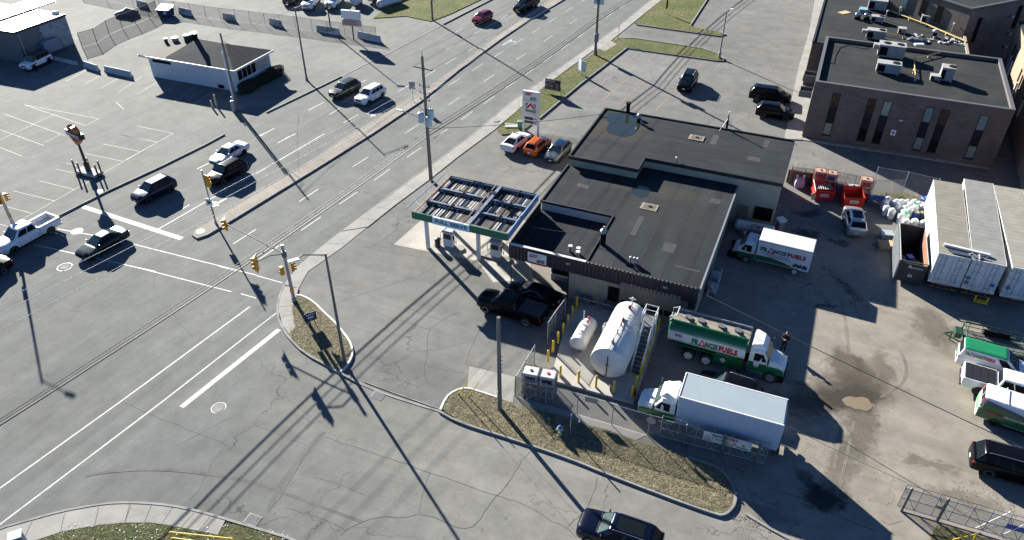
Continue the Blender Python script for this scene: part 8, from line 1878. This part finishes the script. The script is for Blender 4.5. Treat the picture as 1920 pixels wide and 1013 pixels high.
# ---------------- white drums ----------------
Z5 = 5.33
dr = [(1045, 500), (1075, 470), (1060, 560), (1110, 590), (1150, 500), (1200, 500), (1205, 640), (1165, 540), (1245, 560), (1290, 580), (1255, 500), (1330, 500), (1290, 530), (1370, 520), (1405, 530), (1340, 560), (1230, 600), (1420, 545), (1450, 560)]
dproto = None
col_ = ['far left', 'left', 'centre left', 'centre', 'centre right', 'right', 'far right']
for k, (a, b) in enumerate(sorted(dr, key=lambda q: q[0])):
    p = at(1460 + a / Z5, 290 + (b + 45) / Z5, 0); blue = False
    lab = 'white plastic drum number %s from the left in the drum cluster by the trailer' % (['one', 'two', 'three', 'four', 'five', 'six', 'seven', 'eight', 'nine', 'ten', 'eleven', 'twelve', 'thirteen', 'fourteen', 'fifteen', 'sixteen', 'seventeen', 'eighteen', 'nineteen'][k])
    if dproto is None:
        dproto = thing('plastic_drum', lab, 'drum', tuple(p), 0, 'white plastic drums by the trailer')
        s = MB(); s.lathe((0, 0, 0), (0, 0, 1), [(0, .27), (.04, .33), (.42, .35), (.46, .33), (.50, .35), (.90, .34), (1.02, .24), (1.05, .20)], 18); s.build('barrel', M_plast, dproto, smooth=50); s = MB(); s.cyl((0, 0, 1.05), (0, 0, 1.12), .13, n=12); s.build('lid', M_plast, dproto)
    else: clone(dproto, tuple(p), rnd(0, 6), lab)
for (a, b, m, lab) in ((1240, 640, mat('green_lid', (.02, .30, .12), .5), 'white drum with green lid at the front of the drum cluster'), (1335, 545, mat('green_lid', (.02, .30, .12), .5), 'white drum with green lid at the back of the drum cluster')):
    p = at(1460 + a / Z5, 290 + (b + 40) / Z5, 0); t = thing('plastic_drum', lab, 'drum', tuple(p)); s = MB(); s.lathe((0, 0, 0), (0, 0, 1), [(0, .3), (.04, .36), (.95, .36), (1.08, .24)], 18); s.build('barrel', M_plast, t, smooth=50); s = MB(); s.cyl((0, 0, 1.08), (0, 0, 1.16), .19, n=12); s.build('lid', m, t)
for (a, b, m, lab) in ((1350, 625, M_blue, 'blue steel drum beside the roll-off bin'), (1420, 630, mat('slate_drum', (.08, .12, .15), .5), 'slate grey steel drum beside the trailer')):
    p = at(1460 + a / Z5, 290 + (b + 25) / Z5, 0); t = thing('steel_drum', lab, 'drum', tuple(p)); s = MB(); s.lathe((0, 0, 0), (0, 0, 1), [(0, .29), (.28, .29), (.3, .305), (.32, .29), (.58, .29), (.6, .305), (.62, .29), (.88, .29)], 18); s.build('barrel', m, t, smooth=50); s = MB(); s.cyl((0, 0, .88), (0, 0, .9), .27, n=16); s.build('lid', mat('drum_top', (.30, .24, .14), .6), t)
for k, (a, b) in enumerate(((1250, 700), (1335, 700), (1425, 715))):
    p = at(1460 + a / Z5, 290 + (b + 40) / Z5, 0); t = clone(dproto, (p.x, p.y, 0), 0, ('left', 'middle', 'right')[k] + ' of three white drums right behind the roll-off bin')
p = at(1733, 390, 0); t = thing('blue_tarp_heap', 'crumpled bright blue tarp against the trailer side', 'tarp', tuple(p)); s = MB()
for k in range(9): s.ball((rnd(-.3, .3), rnd(-.6, .6), rnd(.2, .9)), rnd(.18, .34), 5, sz=rnd(.5, 1.2))
s.build('tarp', M_blue, t)
p = at(1642, 386, 0); t = thing('blue_cart', 'blue steel stillage left of the white drums', 'stillage', tuple(p), R(-10)); s = MB()
for x in (-.8, .8):
    for y in (-.45, .45): s.cyl((x, y, 0), (x, y, 1.3), .04, n=6)
for zz_ in (.35, .9): 
    for y in (-.45, .45): s.cyl((-.8, y, zz_), (.8, y, zz_), .04, n=6)
s.build('frame', mat('stillage_blue', (.012, .05, .20), .5), t); s = MB(); s.box((0, 0, .9), (1.6, .9, .04)); s.build('shelf', mat('stillage_blue', (.012, .05, .2)), t)
a = at(1644, 371, .4); b = at(1700, 385, .4); d = b - a; s = MB(); s.box((0, 0, .25), (d.length, .12, .5), math.atan2(d.y, d.x)); tag(s.build('white_panel_stack', M_whited, off=Vector(((a.x + b.x) / 2, (a.y + b.y) / 2, 0))), 'white boards standing behind the white drums', 'boards')
# ---------------- roll-off bin ----------------
zr_ = 2.35
A, B_, D_, C_ = at(1688, 419, zr_), at(1735, 427, zr_), at(1689.5, 488, zr_), at(1742, 497, zr_)
d = ((D_ - A) + (C_ - B_)).normalized(); c = (A + B_ + C_ + D_) / 4; Lr = ((D_ - A).length + (C_ - B_).length) / 2; Wr = ((B_ - A).length + (C_ - D_).length) / 2
print('ROLLOFF', Lr, Wr)
t = thing('roll_off_container', 'open black roll-off container with white slatted side holding scrap', 'roll-off bin', (c.x, c.y, 0), math.atan2(d.y, d.x))
M_dkbin = mat('bin_black', (.02, .021, .025), .6, var=.3); M_or = mat('bin_inside_rust', (.20, .085, .045), .8, var=.4, vs=2)
hz_ = zr_
for sy in (-1, 1):
    s = MB(); s.box((0, sy * Wr / 2, .3 + (hz_ - .3) / 2), (Lr, .08, hz_ - .3)); s.mat(1).box((0, sy * (Wr / 2 - .05), .3 + (hz_ - .3) / 2), (Lr - .1, .02, hz_ - .4)); s.build('side_wall', [M_dkbin, M_dkbin if sy < 0 else M_or], t)
    if sy < 0:
        s = MB()
        n = 14
        for k in range(n): s.box((-Lr / 2 + Lr * (k + .5) / n, sy * (Wr / 2 + .08), .3 + (hz_ - .3) / 2), (.10, .10, hz_ - .35))
        s.build('side_ribs', mat('pale_rib', (.40, .42, .43), .5), t)
s = MB(); s.box((Lr / 2, 0, .9 + .35), (.08, Wr, hz_ - .5)); fw = s.build('front_wall', M_dkbin, t)
s = MB(); text(s, 'A', (Lr / 2 + .05, -Wr * .18, 1.75), (0, 1, 0), (0, 0, 1), .28, .32, .04); text(s, 'DISPOSAL', (Lr / 2 + .05, -Wr * .05, 1.75), (0, 1, 0), (0, 0, 1), .9, .14, .02); text(s, '83', (Lr / 2 + .05, -.2, .85), (0, 1, 0), (0, 0, 1), .35, .28, .04); s.build('lettering', M_white, fw)
s = MB(); s.box((-Lr / 2, 0, .3 + (hz_ - .3) / 2), (.08, Wr, hz_ - .3)); s.build('tailgate', M_dkbin, t)
s = MB(); s.box((0, 0, .33), (Lr, Wr, .08)); s.build('floor', M_dark, t)
s = MB(); s.tube([(-Lr / 2, -Wr / 2, hz_), (Lr / 2, -Wr / 2, hz_), (Lr / 2, Wr / 2, hz_), (-Lr / 2, Wr / 2, hz_), (-Lr / 2, -Wr / 2, hz_)], .05, 6); s.build('rim', M_dgalv, t)
s = MB()
for k in range(40): s.box((rnd(-.2, Lr / 2 - .3), rnd(-Wr / 2 + .25, Wr / 2 - .25), .5 + rnd(0, .35)), (rnd(.1, .7), rnd(.05, .3), rnd(.05, .3)), rnd(0, 3))
s.build('scrap_load', mat('scrap_metal', (.10, .10, .11), .6, var=.8, vs=4), t)
s = MB(); s.box((.1, .1, .95), (.6, .5, .25), .4); s.build('blue_crate', M_blue, t)
for sy in (-1, 1):
    for sx in (-1, 1): s = MB(); s.cyl((sx * Lr * .38, sy * Wr * .32 - .1, .15), (sx * Lr * .38, sy * Wr * .32 + .1, .15), .15, n=12); s.build('roller', M_dgalv, t)
# pallets and lumber left of it
p = at(1662, 465, 0); t = thing('lumber_pallet', 'low timber box with stacked boards left of the roll-off bin', 'lumber', tuple(p), R(-12)); s = MB(); s.box((0, 0, .25), (1.7, 1.1, .5)); s.build('crate', mat('brown_crate', (.17, .13, .09), .8, var=.3, vs=3), t, bev=.02)
for k in range(7): s = MB(); s.box((.2 + k * .10, 0, .54), (.085, 1.0, .06)); s.build('board', M_wood2, t)
p = at(1660, 447, 0); t = thing('grey_tub', 'grey plastic tub beside the timber box', 'tub', tuple(p), R(-12)); s = MB(); s.loft([rring(.5, -.5, .38, .38, 0, .1), rring(.58, -.58, .45, .45, .6, .1)]); s.build('tub', mat('tub_grey', (.22, .24, .27), .5), t, smooth=50); s = MB(); s.box((0, 0, .63), (1.15, .9, .05)); s.build('lid', mat('tub_lid', (.28, .31, .35), .5), t, bev=.02)
# ---------------- shaded corner by the shop ----------------
t_, h_, z_, r_, L_ = tank('lone white propane tank lying in the shade behind the small box truck', (1383, 417), (1449, 431), .85, .55)
t_.location.z = 0
p = at(1461, 430, 0); t = thing('white_chair_stack', 'white stacked tub on a stand beside the lone propane tank', 'tub', tuple(p), .3); s = MB(); s.loft([rring(.28, -.28, .28, .28, 0, .08), rring(.34, -.34, .34, .34, .9, .1)]); s.build('stand', M_galv, t); s = MB(); s.loft([rring(.36, -.36, .36, .36, .9, .1), rring(.42, -.42, .42, .42, 1.15, .1)]); s.build('tub', M_plast, t, smooth=50)
for k, (a, b) in enumerate(((1341, 524), (1335, 545))):
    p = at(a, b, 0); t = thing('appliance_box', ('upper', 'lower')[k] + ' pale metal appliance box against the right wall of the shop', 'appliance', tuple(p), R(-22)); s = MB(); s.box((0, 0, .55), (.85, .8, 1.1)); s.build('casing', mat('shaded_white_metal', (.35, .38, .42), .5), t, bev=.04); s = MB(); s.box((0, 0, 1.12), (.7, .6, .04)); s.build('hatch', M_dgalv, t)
p = at(1326, 556, 0); t = thing('gas_meter', 'yellow gas meter with white pipe at the shop front right corner', 'gas meter', tuple(p)); s = MB(); s.box((0, 0, .9), (.3, .25, .35)); s.build('meter', mat('meter_ochre', (.30, .14, .03), .6), t, bev=.05); s = MB(); s.tube([(0, 0, 0), (0, 0, .8), (.2, -.1, 1.3), (.5, -.3, .5)], .045, 6); s.build('pipe', M_plast, t)
# ---------------- top left odds and ends ----------------
def jersey(label, a, b, h=.85, wd=.5):
    A = at(*a); B = at(*b); d = B - A; L = d.length; t = thing('concrete_barrier', label, 'concrete barrier', tuple((A + B) / 2), math.atan2(d.y, d.x), 'concrete barriers')
    s = MB(); s.loft([[(x, -wd / 2, 0), (x, wd / 2, 0), (x, wd / 2 - .02, h * .15), (x, wd * .22, h * .45), (x, wd * .16, h), (x, -wd * .16, h), (x, -wd * .22, h * .45), (x, -wd / 2 + .02, h * .15)] for x in (-L / 2, L / 2)]); s.build('block', mat('barrier_concrete', (.34, .36, .37), .85, var=.15, vs=2), t, bev=.02)
    s = MB(); s.box((0, 0, h + .005), (L * .12, .05, .03)); s.build('lifting_hook', M_dgalv, t)
jl = ['first', 'second', 'third', 'fourth', 'fifth', 'sixth']
for k, (a, b) in enumerate((((258.6, 11.5), (278, 16)), ((337, 25), (360, 30)), ((419.5, 35.5), (441, 39.5)), ((506.6, 45.5), (529, 50.5)), ((595, 59), (637, 65.5)), ((672, 70.5), (714, 80)))): jersey(jl[k] + ' concrete barrier from the left along the far fence', a, b, 1.0)
jersey('short concrete block between the warehouse shadow and the parking bays', (160, 125), (185, 133), .8, .6); jersey('long concrete block at the head of the parking bays', (198.5, 134), (247, 144.5), .8, .6)
p1_ = at(100, 111); p2_ = at(144, 121.5); jersey('low rounded concrete curb block behind the white off-roader', (100, 111), (144, 121.5), .45, .5)
p = at(313, 31, 0); t = thing('dumpster', 'navy blue dumpster with white lid by the far fence corner', 'dumpster', tuple(p), R(-8)); s = MB(); s.loft([rring(.95, -.95, .75, .75, .1, .05), rring(1.05, -1.05, .9, .9, 1.3, .05)]); s.build('body', M_navy, t); s = MB(); s.plate([(-1.1, -.95, 1.3), (1.1, -.95, 1.3), (1.1, .95, 1.65), (-1.1, .95, 1.65)], .06); s.build('lid', M_white, t); s = MB(); s.box((.4, -.95, .9), (.5, .03, .45)); s.build('sticker', M_whited, t)
p = at(240, 30, 0); t = thing('covered_watercraft', 'grey covered watercraft on the ground by the leaning fence', 'watercraft', tuple(p), R(18)); s = MB(); s.loft([[(x, -w1, .15), (x, w1, .15), (x, w1 * 1.05, h_ * .5), (x, w1 * .5, h_), (x, -w1 * .5, h_), (x, -w1 * 1.05, h_ * .5)] for x, w1, h_ in ((-1.9, .2, .5), (-1.4, .6, .8), (-.5, .75, 1.0), (.1, .7, 1.35), (.7, .7, 1.1), (1.6, .65, .8))]); s.build('cover', mat('grey_cover', (.10, .11, .125), .7, var=.5, vs=2), t, smooth=30); s = MB(); s.box((0, 0, .1), (3.4, 1.0, .12)); s.build('cradle', M_dgalv, t)
# stored tanks at the top
for k, (a, b, rz_, L_, r_, lab) in enumerate(((666, 14, 80, 2.6, .85, 'white tank on end beside the shaded pickups at the top'), (693, 6, 70, 5.5, .95, 'large pale tank lying at the top of the photo'), (712, 0, 60, 5.5, .9, 'rear pale tank partly hidden at the top'), (711, 18, 48, 4.6, .6, 'slender white tank with a red round emblem at the grass edge'))):
    p = at(a, b, 0); t = thing('stored_tank', lab, 'storage tank', (p.x, p.y, 0), R(rz_)); s = MB(); s.lathe((0, 0, r_ + .25), (1, 0, 0), [(-.15, .05), (-.05, r_ * .8), (.1, r_), (L_ - .1, r_), (L_ + .05, r_ * .8), (L_ + .15, .05)], 24); s.build('shell', mat('pale_blue_tank', (.44, .50, .53), .4, var=.06), t, smooth=40)
    s = MB(); s.box((L_ * .25, 0, .2), (.3, r_ * 1.3, .4)); s.box((L_ * .75, 0, .2), (.3, r_ * 1.3, .4)); s.build('skid', M_dgalv, t)
    if k == 3: s = MB(); s.cyl((-.16, 0, r_ + .35), (-.19, 0, r_ + .35), .2, n=14); s.build('emblem', M_tred, t)
# ---------------- person ----------------
def blob(par, nm, chains, m, vox=.012, balls=()):
    s = MB()
    for ch in chains:
        for (a, ra), (b, rb) in zip(ch[:-1], ch[1:]): s.cyl(a, b, ra, rb, n=12)
        for a, ra in ch: s.ball(a, ra, 8)
    for c, r_, sz in balls: s.ball(c, r_, 10, sz)
    o = s.build(nm, m, par); md = o.modifiers.new('remesh', 'REMESH'); md.mode = 'VOXEL'; md.voxel_size = vox; md.use_smooth_shade = True
    sm = o.modifiers.new('smooth', 'SMOOTH'); sm.iterations = 3; return o
p = at(1468, 655, 0); t = thing('person', 'person in black jacket and trousers standing in the yard looking down at their hands', 'person', tuple(p), R(-118)); 
M_skin = mat('skin', (.30, .17, .12), .6, var=.05)
ch = [[((0, 0, 1.42), .06), ((.01, 0, 1.52), .055)]]
for sg_ in (-1, 1):
    hx = Vector((.27, sg_ * .07, 1.16)); ch.append([(hx + Vector((-.05, sg_ * .03, -.02)), .026), (hx, .036), (hx + Vector((.05, -sg_ * .02, .01)), .034)])
    for k in range(4):
        b0 = hx + Vector((.055, sg_ * (-.035 + .02 * k), .005)); ln_ = (.045, .055, .05, .038)[k]; ch.append([(b0, .010), (b0 + Vector((ln_ * .7, -sg_ * .01, -.005)), .009), (b0 + Vector((ln_ * .9, -sg_ * .035, .01)), .008)])
    ch.append([(hx + Vector((0, -sg_ * .03, .02)), .012), (hx + Vector((.04, -sg_ * .055, .035)), .010), (hx + Vector((.07, -sg_ * .05, .04)), .009)])
bd_ = blob(t, 'body', ch, M_skin, .007, balls=(((.05, 0, 1.64), .095, 1.2), ((.145, 0, 1.62), .02, 1.3), ((.10, 0, 1.575), .055, .8), ((.03, .095, 1.63), .022, 1.3), ((.03, -.095, 1.63), .022, 1.3), ((0, 0, 1.35), .1, .8)))
for sg_ in (-1, 1): s = MB(); s.ball((.138, sg_ * .035, 1.655), .012, 6); s.build('eye', M_dark, bd_)
s = MB(); s.box((.142, 0, 1.575), (.01, .045, .01)); s.build('mouth', M_maroon, bd_)
blob(t, 'hair', [[((-.01, 0, 1.70), .095), ((-.03, 0, 1.63), .085)]], mat('dark_hair', (.012, .009, .007), .7), .012)
ja = [[((0, 0, 1.44), .09), ((0, 0, 1.32), .15), ((0, 0, 1.1), .145), ((0, 0, .95), .15), ((0, 0, .88), .16)], [((0, -.13, 1.38), .1), ((0, .13, 1.38), .1)], [((0, -.08, 1.1), .13), ((0, .08, 1.1), .13)]]
for sg_ in (-1, 1): ja.append([((0, sg_ * .2, 1.39), .075), ((.03, sg_ * .27, 1.13), .06), ((.14, sg_ * .17, 1.11), .052), ((.22, sg_ * .10, 1.15), .045)])
blob(t, 'jacket', ja, mat('black_jacket', (.012, .013, .015), .8, var=.3), .012)
tr_ = [[((0, sg_ * .08, .92), .115), ((.02, sg_ * .10, .5), .075), ((-.01, sg_ * .11, .10), .06)] for sg_ in (-1, 1)]
blob(t, 'trousers', tr_, mat('black_trousers', (.010, .011, .016), .85, var=.2), .012)
for sg_ in (-1, 1): blob(t, 'shoe', [[((-.04, sg_ * .11, .045), .045), ((.13, sg_ * .13, .04), .042)]], M_dark, .012)
s = MB(); s.box((.34, 0, 1.19), (.09, .07, .012), ry=-.4); tag(s.build('mobile_phone', M_black, off=tuple(Vector((p.x, p.y, 0)) + Matrix.Rotation(R(-118), 3, 'Z') @ Vector((0, 0, 0)))), 'small dark phone held by the person in the yard', 'phone').rotation_euler = (0, 0, R(-118))
# ---------------- grass tufts ----------------
def tufts(label, poly_px, z, n, mats, hmax=.22):
    P = px(poly_px, z); xs = [q[0] for q in P]; ys = [q[1] for q in P]
    def inside(x, y):
        c = False; j = len(P) - 1
        for i in range(len(P)):
            if (P[i][1] > y) != (P[j][1] > y) and x < (P[j][0] - P[i][0]) * (y - P[i][1]) / (P[j][1] - P[i][1]) + P[i][0]: c = not c
            j = i
        return c
    s = MB(); k = 0; g = 0
    while k < n and g < n * 6:
        g += 1; x, y = rnd(min(xs), max(xs)), rnd(min(ys), max(ys))
        if not inside(x, y): continue
        k += 1; a = rnd(0, 6.28); h = rnd(.01, hmax * .45); wv = rnd(.006, .016); lean = rnd(.12, .35); s.mi = random.choices(range(len(mats)), weights=[5, 3, 2][:len(mats)])[0]
        dx, dy = math.cos(a), math.sin(a); bx, by = -dy * wv, dx * wv
        s.add([(x - bx, y - by, z), (x + bx, y + by, z), (x + dx * lean, y + dy * lean, z + h)], [(0, 1, 2)])
    o = s.build('grass', mats); tag(o, label, 'grass'); o['kind'] = 'stuff'
G1 = mat('straw_blade', (.30, .255, .165), .9, var=.3); G2 = mat('brown_blade', (.14, .115, .065), .9, var=.3); G3 = mat('green_blade', (.075, .095, .03), .9, var=.3); G4 = mat('olive_blade', (.125, .13, .05), .9, var=.3)
tufts('dry straw grass on the corner island', isl1, .13, 9000, [G1, G2, G3]); tufts('dry straw grass on the long front island', isl2, .13, 26000, [G1, G2, G3]); tufts('short green grass on the strip beside the lot', isl3, .12, 10000, [G4, G3, G2], .12); tufts('short green grass at the top', isl4, .12, 6000, [G4, G3, G2], .12); tufts('littered grass verge at the bottom left', isl5, .09, 12000, [G3, G2, G1], .14)
tufts('weedy strip by the rear fence', [(1610, 372), (1650, 362), (1700, 362), (1742, 377), (1742, 390), (1680, 378)], .06, 2500, [G1, G3, G2], .15); tufts('weedy verge under the bottom right gate', [(1745, 1008), (1757, 985), (1790, 992), (1850, 1010), (1920, 1035), (1800, 1040)], .05, 3500, [G3, G2, G1], .18)
# litter and gravel
s = MB()
def scatter(poly, z, n, a, b):
    P = px(poly, z); xs = [q[0] for q in P]; ys = [q[1] for q in P]
    for k in range(n): s.box((rnd(min(xs), max(xs)), rnd(min(ys), max(ys)), z + .02), (rnd(a, b), rnd(a, b), rnd(a, b) * .5), rnd(0, 3))
scatter([(120, 985), (420, 985), (420, 1012), (120, 1012)], .09, 60, .02, .07); scatter([(480, 993), (560, 1012), (520, 1000)], .09, 12, .02, .07)
o = s.build('litter', M_plast); tag(o, 'bits of white litter on the bottom left verge', 'litter'); o['kind'] = 'stuff'
s = MB(); scatter([(1370, 965), (1450, 1005), (1400, 1013)], .0, 420, .015, .05); scatter([(1500, 800), (1640, 840), (1560, 900)], 0, 260, .012, .035); scatter([(960, 262), (1062, 275), (1030, 262)], .0, 320, .02, .06); scatter([(1780, 900), (1920, 960), (1850, 990)], 0, 320, .015, .04); scatter([(1545, 755), (1660, 790), (1600, 800)], 0, 260, .012, .03)
o = s.build('gravel', mat('gravel_stone', (.19, .175, .148), .9, var=.5, vs=9)); tag(o, 'loose gravel scattered on the worn lot', 'gravel'); o['kind'] = 'stuff'
